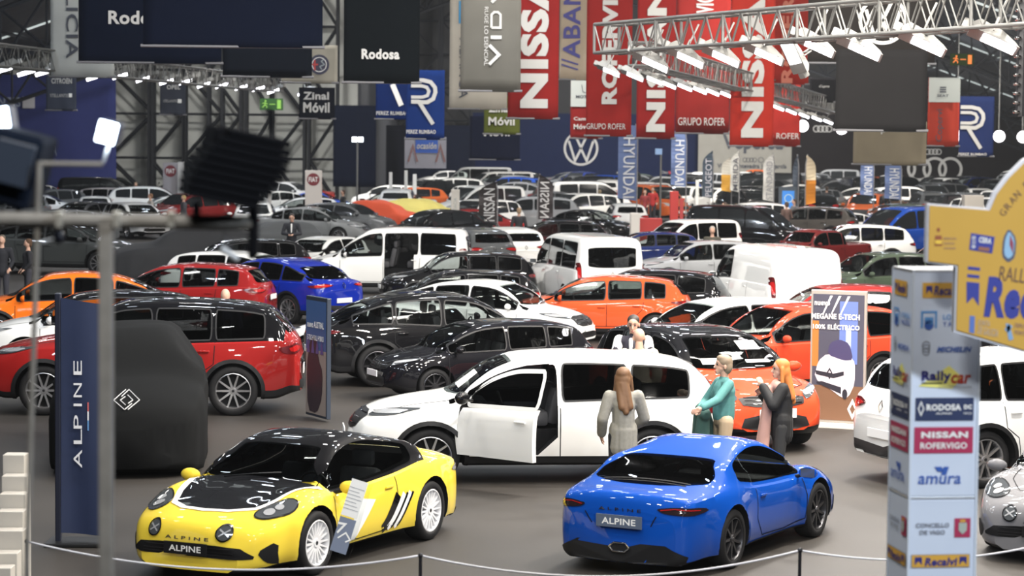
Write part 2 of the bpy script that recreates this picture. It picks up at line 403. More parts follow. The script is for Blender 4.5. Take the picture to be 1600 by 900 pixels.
class Body:
    def __init__(s, t):
        s.t = t; k = s.k = SPECS[t]; s.hl = k['L'] / 2
    def prof(s, x):
        k = s.k; W = k['W']; h = s.hl
        zt = pchip(*zip(*k['top']), x); zw = pchip(*zip(*k['belt']), x)
        zw = np.minimum(zw, zt - .02)
        e = h - np.abs(x)
        if k.get('sport'):
            wpx = [-h, -h + .03, -h + .12, -h + .35, -1.2, -.4, .4, 1.25, h - .5, h - .22, h - .07, h]
            wpy = [.70, .80, .88, .95, 1.0, .955, .95, .995, .965, .89, .76, .62]
        elif s.t in ('van', 'mpv'):
            wpx = [-h, -h + .02, -h + .08, -h + .3, 0, h - .7, h - .35, h - .12, h - .03, h]
            wpy = [.86, .93, .97, 1.0, 1.0, .99, .94, .82, .68, .58]
        else:
            wpx = [-h, -h + .03, -h + .1, -h + .35, -1.2, 1.0, h - .6, h - .3, h - .1, h - .03, h]
            wpy = [.72, .82, .90, .965, 1.0, 1.0, .98, .92, .80, .68, .56]
        w_ = W * pchip(wpx, wpy, x)
        zb0 = .17 if k.get('sport') else (.24 if k.get('clad') else .2)
        zb = zb0 + (.10 if not k.get('sport') else -.03) * (1 - sstep(0, .35, e))
        return w_, zb, zw, zt
    def ring(s, x):
        w_, zb, zw, zt = [float(q) for q in s.prof(np.array([x]))]if False else [float(q[0]) for q in s.prof(np.array([x]))]
        hgt = zw - zb; c = zt - zw; sp = s.k.get('sport')
        P = [(0, zb), (w_ * .45, zb), (w_ - .10, zb), (w_ - .035, zb + .035), (w_ - .012, zb + .13 * hgt + .02), (w_ - .002, zb + .35 * hgt), (w_, zb + .55 * hgt),
             (w_ - .006, zb + .72 * hgt), (w_ - .018, zb + .86 * hgt), (w_ - .045, zw - .02)]
        yw = w_ - .075
        P.append((yw, zw))
        T = s.k['tumble'] * c
        A = [(yw - .4 * T, zw + .42 * c), (yw - .93 * T, zw + .84 * c), (yw - T - .03, zw + .905 * c), (yw - T - .09, zw + .955 * c), (yw - T - .20, zw + .98 * c), (.58 * (yw - T), zw + .994 * c), (.28 * (yw - T), zw + c), (0, zw + c)]
        fr = (.95, .86, .76, .64, .5, .34, .17, 0)
        B = [(yw * f, zw + c * (1 - f ** 2.8)) for f in fr]
        b = float(sstep(.10, .30, c))
        P += [(A[i][0] * b + B[i][0] * (1 - b), A[i][1] * b + B[i][1] * (1 - b)) for i in range(8)]
        out = []
        k = s.k
        for (y, z) in P:
            bow = (1 - (y / k['W']) ** 2) * .10 * (x / s.hl) ** 3 if not sp else (1 - (y / k['W']) ** 2) * .12 * (x / s.hl) ** 3
            if sp and z > .45 and y > .3:
                for xw, am in ((k['xf'] + .02, .075), (k['xr'] + .02, .05)):
                    z += am * math.exp(-((x - xw) / .36) ** 2) * math.exp(-((y - .72) / .17) ** 2) * float(sstep(.45, .62, z))
            # flared arches
            for xw in (k['xf'], k['xr']):
                d = math.hypot(x - xw, z - k['R'])
                if z > zb + .01 and y > .3 * w_: y += (.022 if not sp else .03) * math.exp(-((d - k['R'] - .03) / .10) ** 2)
            out.append((x + bow, y, z))
        return out
    def grid(s, N):
        xs = s.hl * np.sin(np.linspace(-PI / 2, PI / 2, N))
        rings = [s.ring(float(x)) for x in xs]
        K = len(rings[0]); V = []; Fc = []; mi = []
        M = 2 * K - 2
        for r in rings:
            V += r; V += [(p[0], -p[1], p[2]) for p in r[-2:0:-1]]
        for i in range(N - 1):
            c = .5 * (s.capz(xs[i]) + s.capz(xs[i + 1]))
            for j in range(M):
                jj = (j + 1) % M
                Fc.append((i * M + j, i * M + jj, (i + 1) * M + jj, (i + 1) * M + j))
                js = j if j < K - 1 else M - 1 - j
                zc = sum(V[q][2] for q in Fc[-1]) / 4; zlow = V[i * M][2]
                if js >= 10 and c > .20 or js >= 13 and c > .1 and False: mi.append(1)
                elif js <= (3 if not s.k.get('sport') else 2): mi.append(2)
                else: mi.append(0)
        Fc.append(tuple(range(M))[::-1]); mi.append(0); Fc.append(tuple((N - 1) * M + j for j in range(M))); mi.append(0)
        Fc = [f[::-1] for f in Fc]
        return V, Fc, mi
    def capz(s, x):
        w_, zb, zw, zt = s.prof(np.array([float(x)])); return float(zt[0] - zw[0])
    def bvh(s):
        V, Fc, mi = s.grid(110)
        s.B = BVHTree.FromPolygons([Vector(v) for v in V], Fc); return s.B
    def shoot(s, a, b, mode, off):
        if mode == 'L': o, d = Vector((a, 4, b)), Vector((0, -1, 0))
        elif mode == 'R': o, d = Vector((a, -4, b)), Vector((0, 1, 0))
        elif mode == 'F': o, d = Vector((6, a, b)), Vector((-1, 0, 0))
        elif mode == 'B': o, d = Vector((-6, a, b)), Vector((1, 0, 0))
        else: o, d = Vector((a, b, 6)), Vector((0, 0, -1))
        h, n, i, q = s.B.ray_cast(o, d)
        if h is None:
            g = {'L': Vector((a, .8, b)), 'R': Vector((a, -.8, b)), 'F': Vector((s.hl, a, b)), 'B': Vector((-s.hl, a, b)), 'T': Vector((a, b, 1.2))}[mode]
            h, n, i, q = s.B.find_nearest(g)
        if n.dot(d) > 0: n = -n
        return h + n * off
    def patch(s, mb, poly, mode, m, off=.006, step=.07):
        P = []
        n = len(poly)
        for i in range(n):
            a = Vector(poly[i]); b = Vector(poly[(i + 1) % n]); k = max(1, int(math.ceil((b - a).length / step)))
            P += [a.lerp(b, q / k) for q in range(k)]
        cen = sum(P, Vector((0, 0))) / len(P)
        rad = max((p - cen).length for p in P); K = max(1, int(math.ceil(rad / step)))
        vs = []; N = len(P)
        for r in range(K, 0, -1):
            for p in P:
                q = cen.lerp(p, r / K); vs.append(s.shoot(q.x, q.y, mode, off))
        vs.append(s.shoot(cen.x, cen.y, mode, off))
        fs = []
        for r in range(K - 1):
            for i in range(N): fs.append((r * N + i, r * N + (i + 1) % N, (r + 1) * N + (i + 1) % N, (r + 1) * N + i))
        for i in range(N): fs.append(((K - 1) * N + i, (K - 1) * N + (i + 1) % N, K * N))
        # orient outward
        v = {'L': Vector((0, 1, 0)), 'R': Vector((0, -1, 0)), 'F': Vector((1, 0, 0)), 'B': Vector((-1, 0, 0)), 'T': Vector((0, 0, 1))}[mode]
        f = fs[-1]; nn = (vs[f[1]] - vs[f[0]]).cross(vs[f[2]] - vs[f[0]])
        if nn.dot(v) < 0: fs = [q[::-1] for q in fs]
        mb.add(vs, fs, m)
    def band(s, mb, pts, wd, mode, m, off=.006, close=False, step=.06):
        P = []
        n = len(pts); R = n if close else n - 1
        for i in range(R):
            a = Vector(pts[i]); b = Vector(pts[(i + 1) % n]); k = max(1, int(math.ceil((b - a).length / step)))
            P += [a.lerp(b, q / k) for q in range(k)]
        if not close: P.append(Vector(pts[-1]))
        n = len(P); vs = []; fs = []
        for i, p in enumerate(P):
            a = P[(i - 1) % n] if (close or i) else p; b = P[(i + 1) % n] if (close or i < n - 1) else p
            t = (b - a).normalized(); q = Vector((-t.y, t.x)) * wd / 2
            vs.append(s.shoot(p.x + q.x, p.y + q.y, mode, off)); vs.append(s.shoot(p.x - q.x, p.y - q.y, mode, off))
        for i in range(n if close else n - 1):
            j = (i + 1) % n; fs.append((2 * i, 2 * i + 1, 2 * j + 1, 2 * j))
        mb.add(vs, fs, m)
    # window outlines, from the body's own curves
    def side_wins(s, mg=.035):
        k = s.k
        cuts = [k['wx0']] + [c for c in (k['bx'], k['cx']) if c is not None] + [k['wx1']]
        out = []
        for q in range(len(cuts) - 1):
            a = cuts[q] - (.03 if q else 0); b = cuts[q + 1] + (.03 if q < len(cuts) - 2 else 0)
            xs = np.linspace(a, b, 9)
            w_, zb, zw, zt = s.prof(xs); c = zt - zw
            lo = zw + mg + (.03 if k.get('sport') else 0) * sstep(-.4, -1.0, xs); hi = zw + .82 * c
            low = []; up = []
            for x, l, h in zip(xs, lo, hi):
                if h - l > .02: low.append((x, l)); up.append((x, h))
                elif not low or up: low.append((x, l))
            poly = low + up[::-1]
            if len(poly) > 3: out.append(chaikin(poly, 2))
        return out
    def screen(s, rear=False, inset=0.0):
        k = s.k
        if not rear:
            x0, x1 = k['cowl'] - .02, k['roofx'] + .08
            xs = np.linspace(x0, x1, 5)
            _, _, zw, zt = s.prof(xs)
        else:
            z0, z1 = k['rwz']
            X = np.linspace(-s.hl, -.3, 300); _, _, zw_, zt_ = s.prof(X)
            xs = np.array([X[np.argmin(np.abs(zt_ - z))] for z in np.linspace(z0, z1, 5)])
            _, _, zw, zt = s.prof(xs)
        w_, _, zw, zt = s.prof(xs)
        pts = []
        for i, x in enumerate(xs):
            c = zt[i] - zw[i]; b = float(sstep(.10, .30, c))
            yw = w_[i] - .075; T = k['tumble'] * c
            y = (yw - T - .13) * b + yw * (.80 if not s.k.get('sport') else .84) * (1 - b) - inset
            z = zt[i] - (.012 + .03 * (1 if i else 0) * b)
            pts.append((y, z + (inset if i == 0 else (-inset if i == 4 else 0))))
        poly = [(-y, z) for y, z in pts] + [(y, z) for y, z in pts[::-1]]
        return chaikin(poly, 2)

def bool_cut(V, Fc, mi, mats, cutters):
    for k in range(6):
        r = bool_try(V, Fc, mi, mats, cutters)
        zs = [v.co.z for v in r.vertices]; xs = [v.co.x for v in r.vertices]
        if len(zs) > 2000 and max(zs) > max(v[2] for v in V) - .02 and max(xs) - min(xs) > (max(v[0] for v in V) - min(v[0] for v in V)) - .1:
            bm = bmesh.new(); bm.from_mesh(r)
            bad = sum(1 for e in bm.edges if len(e.link_faces) < 2); bm.free()
            if bad < 30: break
        print('cut again', k, len(zs))
        for c in cutters:
            for v in c.v: v += Vector((rnd.uniform(-.0012, .0012), rnd.uniform(-.0012, .0012), rnd.uniform(-.0012, .0012)))
    return r
def bool_try(V, Fc, mi, mats, cutters):
    me = bpy.data.meshes.new('b'); me.from_pydata(V, [], Fc)
    for m in mats: me.materials.append(m)
    me.polygons.foreach_set('material_index', mi); me.update()
    o = bpy.data.objects.new('b', me); C.objects.link(o)
    tmp = []
    for mb in cutters:
        c = mb.obj('cut'); tmp.append(c)
        bm = bmesh.new(); bm.from_mesh(c.data); bmesh.ops.recalc_face_normals(bm, faces=bm.faces); bm.to_mesh(c.data); bm.free()
        md = o.modifiers.new('x', 'BOOLEAN'); md.operation = 'DIFFERENCE'; md.solver = 'EXACT'; md.object = c; md.material_mode = 'TRANSFER'
    dg = bpy.context.evaluated_depsgraph_get()
    r = bpy.data.meshes.new_from_object(o.evaluated_get(dg))
    for c in tmp + [o]:
        d = c.data; bpy.data.objects.remove(c); bpy.data.meshes.remove(d)
    r.polygons.foreach_set('use_smooth', [True] * len(r.polygons)); r.set_sharp_from_angle(angle=R_(32))
    return r

RIMS = {}
def rim_mesh(R, style):
    key = (R, style)
    if key in RIMS: return RIMS[key]
    n, m, tw = {'five': (5, ALLOY, .36), 'ten': (10, ALLOY, .16), 'dark': (9, DALLOY, .17), 'white': (18, WALLOY, .07), 'steel': (7, ALLOY, .30)}[style]
    rr = R * .72; mb = MB()
    mb.lathe([(rr + .012, .0), (rr + .012, .10), (rr - .012, .108), (rr - .022, .09), (rr - .03, -.06)], m, 28)
    mb.add([(rr * .97 * math.cos(2 * PI * k / 20), .0, rr * .97 * math.sin(2 * PI * k / 20)) for k in range(20)], [tuple(range(20))[::-1]], INSIDE)
    mb.lathe([(.0, .095), (.045, .095), (.055, .07), (.055, .0)], m, 12)
    mb.lathe([(.0, .099), (.02, .099), (.022, .094)], DALLOY, 8)
    for k in range(n):
        a = 2 * PI * k / n
        M = Matrix.Rotation(a, 4, 'Y')
        a1 = tw * .55; w0 = .030 if n > 12 else .03 + .1 * tw * .3; w1 = rr * a1
        vs = [(.03, .085, -w0 / 2), (.03, .085, w0 / 2), (rr - .01, .098, w1 / 2), (rr - .01, .098, -w1 / 2),
              (.03, .03, -w0 / 2), (.03, .03, w0 / 2), (rr - .01, .05, w1 / 2), (rr - .01, .05, -w1 / 2)]
        mb.add(vs, [(0, 1, 2, 3), (0, 4, 5, 1), (1, 5, 6, 2), (3, 7, 4, 0), (7, 6, 5, 4), (2, 6, 7, 3)], m, M)
    RIMS[key] = to_mesh(mb, angle=35, name='rim'); return RIMS[key]
TYRES = {}
def tyre_mesh(R):
    if R not in TYRES:
        mb = MB(); w_ = .105
        mb.lathe([(R * .70, -w_), (R * .80, -w_ - .008), (R * .95, -w_), (R - .004, -w_ * .75), (R, 0), (R - .004, w_ * .75), (R * .95, w_), (R * .80, w_ + .008), (R * .72, w_), (R * .70, w_ - .03)], RUBBER, 36)
        TYRES[R] = to_mesh(mb, smooth=True, name='tyre')
    return TYRES[R]

def mirp(poly): return [(-a, b) for a, b in poly]
DETAIL = {
 'hatch': dict(head=[(.50, .66), (.80, .78), (.83, .84), (.62, .80), (.46, .74)], tail=[(.40, .90), (.55, .84), (.82, .82), (.84, .93), (.62, .96)], grille=[(-.42, .60), (.42, .60), (.48, .73), (-.48, .73)], intake=[(-.5, .32), (.5, .32), (.42, .50), (-.42, .50)], plate=.52, rplate=.72, low=.40),
 'suv': dict(head=[(.48, .84), (.82, .88), (.84, .98), (.62, .96), (.46, .92)], tail=[(.34, .98), (.60, .90), (.85, .88), (.86, 1.00), (.62, 1.04)], grille=[(-.44, .66), (.44, .66), (.50, .90), (-.50, .90)], intake=[(-.55, .38), (.55, .38), (.46, .54), (-.46, .54)], plate=.60, rplate=.62, low=.50),
 'coupesuv': dict(head=[(.48, .80), (.82, .84), (.85, .93), (.62, .92), (.46, .88)], tail=[(.30, .98), (.58, .92), (.86, .90), (.86, .98), (.60, 1.02)], grille=[(-.44, .64), (.44, .64), (.50, .86), (-.50, .86)], intake=[(-.55, .38), (.55, .38), (.46, .52), (-.46, .52)], plate=.58, rplate=.60, low=.50),
 'sedan': dict(head=[(.50, .62), (.82, .70), (.84, .80), (.62, .77), (.46, .71)], tail=[(.35, .86), (.58, .80), (.84, .80), (.85, .92), (.60, .94)], grille=[(-.40, .52), (.40, .52), (.48, .70), (-.48, .70)], intake=[(-.55, .30), (.55, .30), (.46, .44), (-.46, .44)], plate=.46, rplate=.70, low=.42),
 'mpv': dict(head=[(.50, .76), (.84, .80), (.85, .95), (.66, .94), (.48, .86)], tail=[(.73, .86), (.84, .86), (.83, 1.30), (.76, 1.30)], grille=[(-.46, .62), (.46, .62), (.48, .78), (-.48, .78)], intake=[(-.5, .36), (.5, .36), (.46, .52), (-.46, .52)], plate=.50, rplate=.78, low=.40),
 'van': dict(head=[(.52, .80), (.86, .84), (.88, 1.04), (.70, 1.04), (.50, .92)], tail=[(.78, .80), (.89, .80), (.885, 1.32), (.80, 1.32)], grille=[(-.46, .66), (.46, .66), (.50, .84), (-.50, .84)], intake=[(-.5, .38), (.5, .38), (.46, .54), (-.46, .54)], plate=.52, rplate=.62, low=.42),
 'pickup': dict(head=[(.52, .92), (.84, .94), (.86, 1.04), (.66, 1.06), (.50, 1.04)], tail=[(.78, .82), (.88, .82), (.88, 1.10), (.78, 1.10)], grille=[(-.48, .72), (.48, .72), (.50, 1.02), (-.50, 1.02)], intake=[(-.5, .48), (.5, .48), (.46, .62), (-.46, .62)], plate=.62, rplate=.62, low=.5),
}
PROTO = {}
def plate_part(bd, mode, z, text=None, m=PLATEW, wd=.52, hh=.115, sc=1.0, ym=0.0):
    mb = MB(); mb.box((0, -.008, 0), (wd * sc, .016, hh * sc), m, bev=.004)
    h = bd.shoot(ym, z, mode, .012); h2 = bd.shoot(ym, z + .05, mode, .012)
    tilt = math.atan2((h2.x - h.x) * (1 if mode == 'F' else -1), .05)
    M = Matrix.Translation(h + Vector((.03 if mode == 'F' else -.03, 0, 0))) @ Matrix.Rotation(PI / 2 if mode == 'F' else -PI / 2, 4, 'Z')
    kids = []
    if text:
        t = MB(); add_text(t, text, 0, 0, wd * sc * .74 if len(text) > 4 else wd * sc * .6, hh * sc * .5, PAPER if m is not PLATEW else INK, bold=.02, y=-.018)
        kids.append(Part('lettering', to_mesh(t)))
    return Part('number_plate', to_mesh(mb), M, kids)
def body_parts(t, rim='ten', open_sides=(), text=None, glassy=None, rear_text=None):
    bd = Body(t); bd.bvh(); k = bd.k; W = k['W']; hl = bd.hl
    V, Fc, mi = bd.grid(84)
    R = k['R']; cuts = []
    for xw in (k['xf'], k['xr']):
        for sg in (1, -1):
            c = MB(); prof = [((R + .055) * math.cos(a), (R + .055) * math.sin(a)) for a in np.linspace(0, 2 * PI, 33)[:-1]]
            c.prism([(xw + p[0], R + p[1]) for p in prof], sg * (W - .33), sg * (W + .2), INSIDE); cuts.append(c)
    # hollow cabin
    floor = float(bd.prof(np.array([0.]))[2][0]) - .34
    xs = [x for x in np.linspace(k['wx1'] - .22 if t != 'pickup' else k['wx1'] + .03, k['cowl'] + .05, 26)]
    cv = MB(); vs = []; fs = []; rows = 0
    for x in xs:
        w_, zb, zw, zt = [float(q[0]) for q in bd.prof(np.array([x]))]
        c = zt - zw; T = k['tumble'] * c
        if zt - .05 < floor + .15: continue
        yw = w_ - .075
        zsh = min(zw, zt - .06)
        hp = [(yw - .07, floor), (yw - .07, zsh), (max(.2, yw - .9 * T - .05), max(zsh + .005, zw + .80 * c - .02)), (max(.15, yw - T - .17), max(zsh + .01, zt - .055))]
        r = [(x, y, z) for y, z in hp] + [(x, -y, z) for y, z in hp[::-1]]
        vs += r; rows += 1
    for i in range(rows - 1):
        for j in range(8): fs.append((i * 8 + j, i * 8 + (j + 1) % 8, (i + 1) * 8 + (j + 1) % 8, (i + 1) * 8 + j))
    fs.append(tuple(range(8))); fs.append(tuple((rows - 1) * 8 + j for j in range(8)))
    cv.add(vs, fs, INSIDE); cuts.append(cv)
    wins = bd.side_wins(); panel_van = (t == 'van' and text == 'cargo')
    parts = []
    win_use = wins if not panel_van else wins[:1]
    for i, p in enumerate(win_use):
        for sg in (1, -1):
            c = MB(); c.prism(p, sg * .25, sg * 1.4, INSIDE); cuts.append(c)
    ws = bd.screen(False, .012); c = MB()
    c.prism([(a, b) for a, b in ws], 0.0, 4.0, INSIDE); c.v = [Vector((k['bx'] if False else (v.y + k['roofx'] - .25), v.x, v.z)) for v in c.v]; cuts.append(c)
    rear_glass = not panel_van
    if rear_glass:
        rw = bd.screen(True, .012); c = MB(); c.prism(rw, 0.0, 4.0, INSIDE)
        x0 = (k['wx1'] + .45) if t != 'sports' else -.75
        c.v = [Vector((x0 - v.y, v.x, v.z)) for v in c.v]; cuts.append(c)
    for (poly, sg, depth) in open_sides:
        c = MB(); c.prism(poly, sg * (W - depth), sg * (W + .3), INSIDE); cuts.append(c)
    me = bool_cut(V, Fc, mi, [PAINT, PAINTR, PLAST], cuts); me.name = 'body'
    parts.append(Part('body', me, paint=True))
    g1 = GLASS if glassy else GLASSD
    mb = MB(); bd.patch(mb, bd.screen(False, -.005), 'F', GLASS, .003); parts.append(Part('windscreen', to_mesh(mb, smooth=True)))
    if rear_glass:
        mb = MB(); bd.patch(mb, bd.screen(True, -.005), 'B', g1, .003); parts.append(Part('rear_window', to_mesh(mb, smooth=True)))
    for i, p in enumerate(win_use):
        for sg, md in ((1, 'L'), (-1, 'R')):
            if any(o[1] == sg and i in o[3:] for o in []): continue
            if open_sides and sg == open_sides[0][1] and i == (0 if t == 'suv' else 1): continue
            mb = MB(); bd.patch(mb, p, md, GLASS if (i == 0 or glassy) else g1, .003)
            kd = []
            if not k.get('sport'):
                tb = MB(); bd.band(tb, p, .022, md, PLAST, .008, close=True); kd.append(Part('window_seal', to_mesh(tb, smooth=True)))
            parts.append(Part('side_window', to_mesh(mb, smooth=True), kids=kd))
    # wheels
    for xw in (k['xf'], k['xr']):
        for sg in (1, -1):
            M = Matrix.Translation((xw, sg * (W - .115 - (.02 if not k.get('sport') else .0)), R))
            if sg < 0: M = M @ Matrix.Rotation(PI, 4, 'Z')
            parts.append(Part('wheel', tyre_mesh(R), M, [Part('rim', rim_mesh(R, rim))]))
    # arch trims
    if k.get('clad'):
        for xw in (k['xf'], k['xr']):
            for md in 'LR':
                mb = MB(); bd.band(mb, [(xw + (R + .075) * math.cos(a), R + (R + .075) * math.sin(a)) for a in np.linspace(-.35, PI + .35, 22)], .055, md, PLAST, .008)
                parts.append(Part('wheel_arch_trim', to_mesh(mb, smooth=True)))
    # panel gaps
    if not k.get('sport'):
        ga = MB(); zlo = .36
        for md in 'LR':
            xsd = [k['wx0'] + .03, k['bx'], k['cx'] + (-.02)]
            for q, x in enumerate(xsd):
                zwv = float(bd.prof(np.array([x]))[2][0])
                if q == 2:
                    bd.band(ga, [(x, zwv), (x + .02, .75), (k['xr'] + R + .10, .62), (k['xr'] + R + .14, zlo)], .012, md, INSIDE, .004)
                else: bd.band(ga, [(x, zwv), (x, zlo)], .012, md, INSIDE, .004)
            bd.band(ga, [(xsd[0], zlo), (xsd[2] + .15, zlo)], .012, md, INSIDE, .004)
        z_, y_ = k['cowl'], W * .72
        bd.band(ga, [(k['cowl'] + .02, y_), (hl - .35, y_ * .93), (hl - .2, y_ * .6)], .012, 'T', INSIDE, .004)
        bd.band(ga, [(k['cowl'] + .02, -y_), (hl - .35, -y_ * .93), (hl - .2, -y_ * .6)], .012, 'T', INSIDE, .004)
        parts.append(Part('panel_gaps', to_mesh(ga)))
        for x in ((k['bx'] + .12), (k['cx'] + .14)):
            zwv = float(bd.prof(np.array([x]))[2][0]) - .12
            for sg, md in ((1, 'L'), (-1, 'R')):
                if open_sides and sg == open_sides[0][1] and (x > k['bx']): continue
                p = bd.shoot(x, zwv, md, .02); mb = MB(); mb.box(p, (.17, .03, .03), PAINT, bev=.01)
                parts.append(Part('door_handle', to_mesh(mb, angle=30), paint=True))
    # mirrors
    xm = k['wx0'] - .12
    zm = float(bd.prof(np.array([xm]))[2][0]) + (.10 if not k.get('sport') else .06)
    for sg in (1, -1):
        if open_sides and sg == open_sides[0][1] and t == 'suv': continue
        y0 = W - .11; mb = MB()
        mb.tube([(xm, sg * y0, zm - .06), (xm - .01, sg * (y0 + .1), zm - .03)], .022, PLAST, 8)
        n0 = len(mb.v); mb.ball((xm - .03, sg * (y0 + .17), zm), (.075, .115, .07), PAINT, 14)
        for q in range(n0, len(mb.v)):
            if mb.v[q].x < xm - .05: mb.v[q].x = xm - .05
        mb.box((xm - .052, sg * (y0 + .17), zm), (.004, .17, .10), LAMPG)
        parts.append(Part('wing_mirror', to_mesh(mb, angle=50), paint=True))
    # seats, wheel, dash
    zf = floor; xs0 = .05 if not k.get('sport') else -.35
    hb = min(1.36, k['top'][7][1] - .17) if t not in ('van', 'mpv') else 1.45
    if k.get('sport'): hb = 1.02
    for sg in (1, -1):
        mb = MB(); seat = SEATM
        mb.box((xs0 + .1, sg * .36, zf + .12), (.5, .48, .2), seat, bev=.06)
        mb.box((0, 0, (hb - .22 - zf) / 2), (.14, .46, hb - .22 - zf), seat, Matrix.Translation((xs0 - .18, sg * .36, zf + .05)) @ Matrix.Rotation(R_(-12), 4, 'Y'), bev=.05)
        mb.box((xs0 - .30, sg * .36, hb - .08), (.10, .26, .18), seat, bev=.04)
        parts.append(Part('seat', to_mesh(mb, angle=40)))
    if not k.get('sport') and t not in ('pickup',) and not panel_van:
        mb = MB(); xb = k['cx'] + .05
        mb.box((xb + .1, 0, zf + .12), (.45, 1.2, .2), SEATM, bev=.06); mb.box((xb - .18, 0, zf + .05 + (hb - .2 - zf) / 2), (.14, 1.2, hb - .25 - zf), SEATM, bev=.05)
        for y in (-.4, 0, .4): mb.box((xb - .2, y, hb - .12), (.08, .22, .13), SEATM, bev=.03)
        parts.append(Part('rear_bench', to_mesh(mb, angle=40)))
    zd = float(bd.prof(np.array([k['cowl'] - .3]))[2][0])
    mb = MB(); mb.box((k['cowl'] - .28, 0, zd - .12), (.42, 2 * (W - .22), .20), INSIDE, bev=.05); parts.append(Part('dashboard', to_mesh(mb, angle=40)))
    mb = MB(); cx_, cz_ = k['cowl'] - .62, zd - .03
    mb.tube([(cx_ + .05 * math.sin(a), .36 + .18 * math.cos(a), cz_ + .17 * math.sin(a)) for a in np.linspace(0, 2 * PI, 21)[:-1]], .014, PLAST, 6, close=True)
    mb.box((cx_, .36, cz_), (.03, .34, .05), PLAST); parts.append(Part('steering_wheel', to_mesh(mb, smooth=True)))
    if not k.get('sport'): parts += standard_ends(bd, t, text, rear_text)
    return bd, parts
def standard_ends(bd, t, text, rear_text):
    D = DETAIL[t]; parts = []; W = bd.k['W']
    for sg in (1, -1):
        p = D['head'] if sg > 0 else mirp(D['head'])
        mb = MB(); bd.patch(mb, chaikin(p, 2), 'F', LAMPG, .010, .05)
        q = [(a * .93 + sum(x[0] for x in p) / len(p) * .07, b * .55 + sum(x[1] for x in p) / len(p) * .45) for a, b in p]
        kd = MB(); bd.patch(kd, chaikin(q, 1), 'F', LAMPW, .016, .05)
        parts.append(Part('headlight', to_mesh(mb, smooth=True), kids=[Part('reflector', to_mesh(kd, smooth=True))]))
        p = D['tail'] if sg > 0 else mirp(D['tail'])
        mb = MB(); bd.patch(mb, chaikin(p, 2), 'B', REDD, .010, .05)
        cxm = sum(x[0] for x in p) / len(p); czm = sum(x[1] for x in p) / len(p)
        q = [(cxm + (a - cxm) * .8, czm + (b - czm) * .55) for a, b in p]
        kd = MB(); bd.patch(kd, chaikin(q, 1), 'B', REDL, .016, .05)
        parts.append(Part('tail_light', to_mesh(mb, smooth=True), kids=[Part('lamp_lens', to_mesh(kd, smooth=True))]))
    mb = MB(); bd.patch(mb, chaikin(D['grille'], 1), 'F', PLAST, .008, .06)
    z0 = D['grille'][0][1]; z1 = D['grille'][2][1]; hy = D['grille'][1][0]
    em = MB(); zc = (z0 + z1) / 2; s_ = min(.11, (z1 - z0) * .62)
    bd.band(em, [(0, zc + s_), (.6 * s_, zc), (0, zc - s_), (-.6 * s_, zc)], .02, 'F', CHROME, .02, close=True)
    bars = MB()
    for q in (.3, .6, .85):
        z = z0 + (z1 - z0) * q; bd.band(bars, [(-hy * .95, z), (-.08, z)], .010, 'F', CHROME, .013); bd.band(bars, [(.08, z), (hy * .95, z)], .010, 'F', CHROME, .013)
    parts.append(Part('grille', to_mesh(mb, smooth=True), kids=[Part('badge', to_mesh(em)), Part('grille_bars', to_mesh(bars))]))
    mb = MB(); bd.patch(mb, chaikin(D['intake'], 1), 'F', PLAST, .008, .06); parts.append(Part('air_intake', to_mesh(mb, smooth=True)))
    mb = MB(); low = D['low']; bd.patch(mb, [(-.62, .3), (.62, .3), (.66, low), (-.66, low)], 'B', PLAST, .006, .08); parts.append(Part('rear_diffuser', to_mesh(mb, smooth=True)))
    parts.append(plate_part(bd, 'F', D['plate'])); parts.append(plate_part(bd, 'B', D['rplate'], rear_text, PLATEW))
    em = MB(); z = D['tail'][0][1] - .02; s_ = .075
    if t in ('van', 'mpv'): z = 1.02
    bd.band(em, [(0, z + s_), (.6 * s_, z), (0, z - s_), (-.6 * s_, z)], .02, 'B', CHROME, .012, close=True)
    parts.append(Part('rear_badge', to_mesh(em)))
    return parts

def spawn(part, parent, col, over=None):
    me = part.me
    if over and part.name in over: me = over[part.name]
    o = inst(part.name, me, parent); o.matrix_local = part.M
    if part.paint: o.color = col
    for c in part.kids: spawn(c, o, col)
    return o
TWO = {}
def two_tone(me, m):
    if (me.name, m.name) not in TWO:
        c = me.copy(); c.materials[1] = m; TWO[(me.name, m.name)] = c
    return TWO[(me.name, m.name)]
def get_proto(t, **k):
    key = (t, str(sorted(k.items())))
    if key not in PROTO: PROTO[key] = body_parts(t, **k)
    return PROTO[key]
PLACED = []
def height(t): return max(z for x, z in SPECS[t]['top'])
def place_at(t, name, loc, head, col, label, cat='car', roof=None, group=None, extra=None, lite=False, sc=1.0, **k):
    bd, parts = get_proto(t, **k)
    root = empty(name, (loc[0], loc[1], 0), R_(head))
    root.scale = (sc, sc, sc); tag(root, label, cat, group)
    col4 = (*col, 1)
    for p in parts:
        if lite and p.name in ('steering_wheel', 'dashboard', 'air_intake', 'rear_diffuser', 'rear_badge'): continue
        if p.name == 'body' and roof is not None: spawn(Part('body', two_tone(p.me, roof), p.M, (), True), root, col4)
        else: spawn(p, root, col4)
    PLACED.append((loc[0], loc[1], SPECS[t]['L'] * sc, SPECS[t]['W'] * sc, R_(head), root.name))
    return root, bd
def place(t, name, px, py, head, col, label, dy=0.0, sc=.92, **k):
    """stands a car on the floor where its roof line meets the sight line of (px, py)"""
    h = height(t) * .99 * sc; p = at_z(px, py, h)
    # sight line grazes the far roof edge: pull the centre nearer
    q = p.copy(); q.y -= .45 + dy; q.x *= q.y / p.y
    return place_at(t, name, (q.x, q.y), head, col, label, sc=sc, **k)
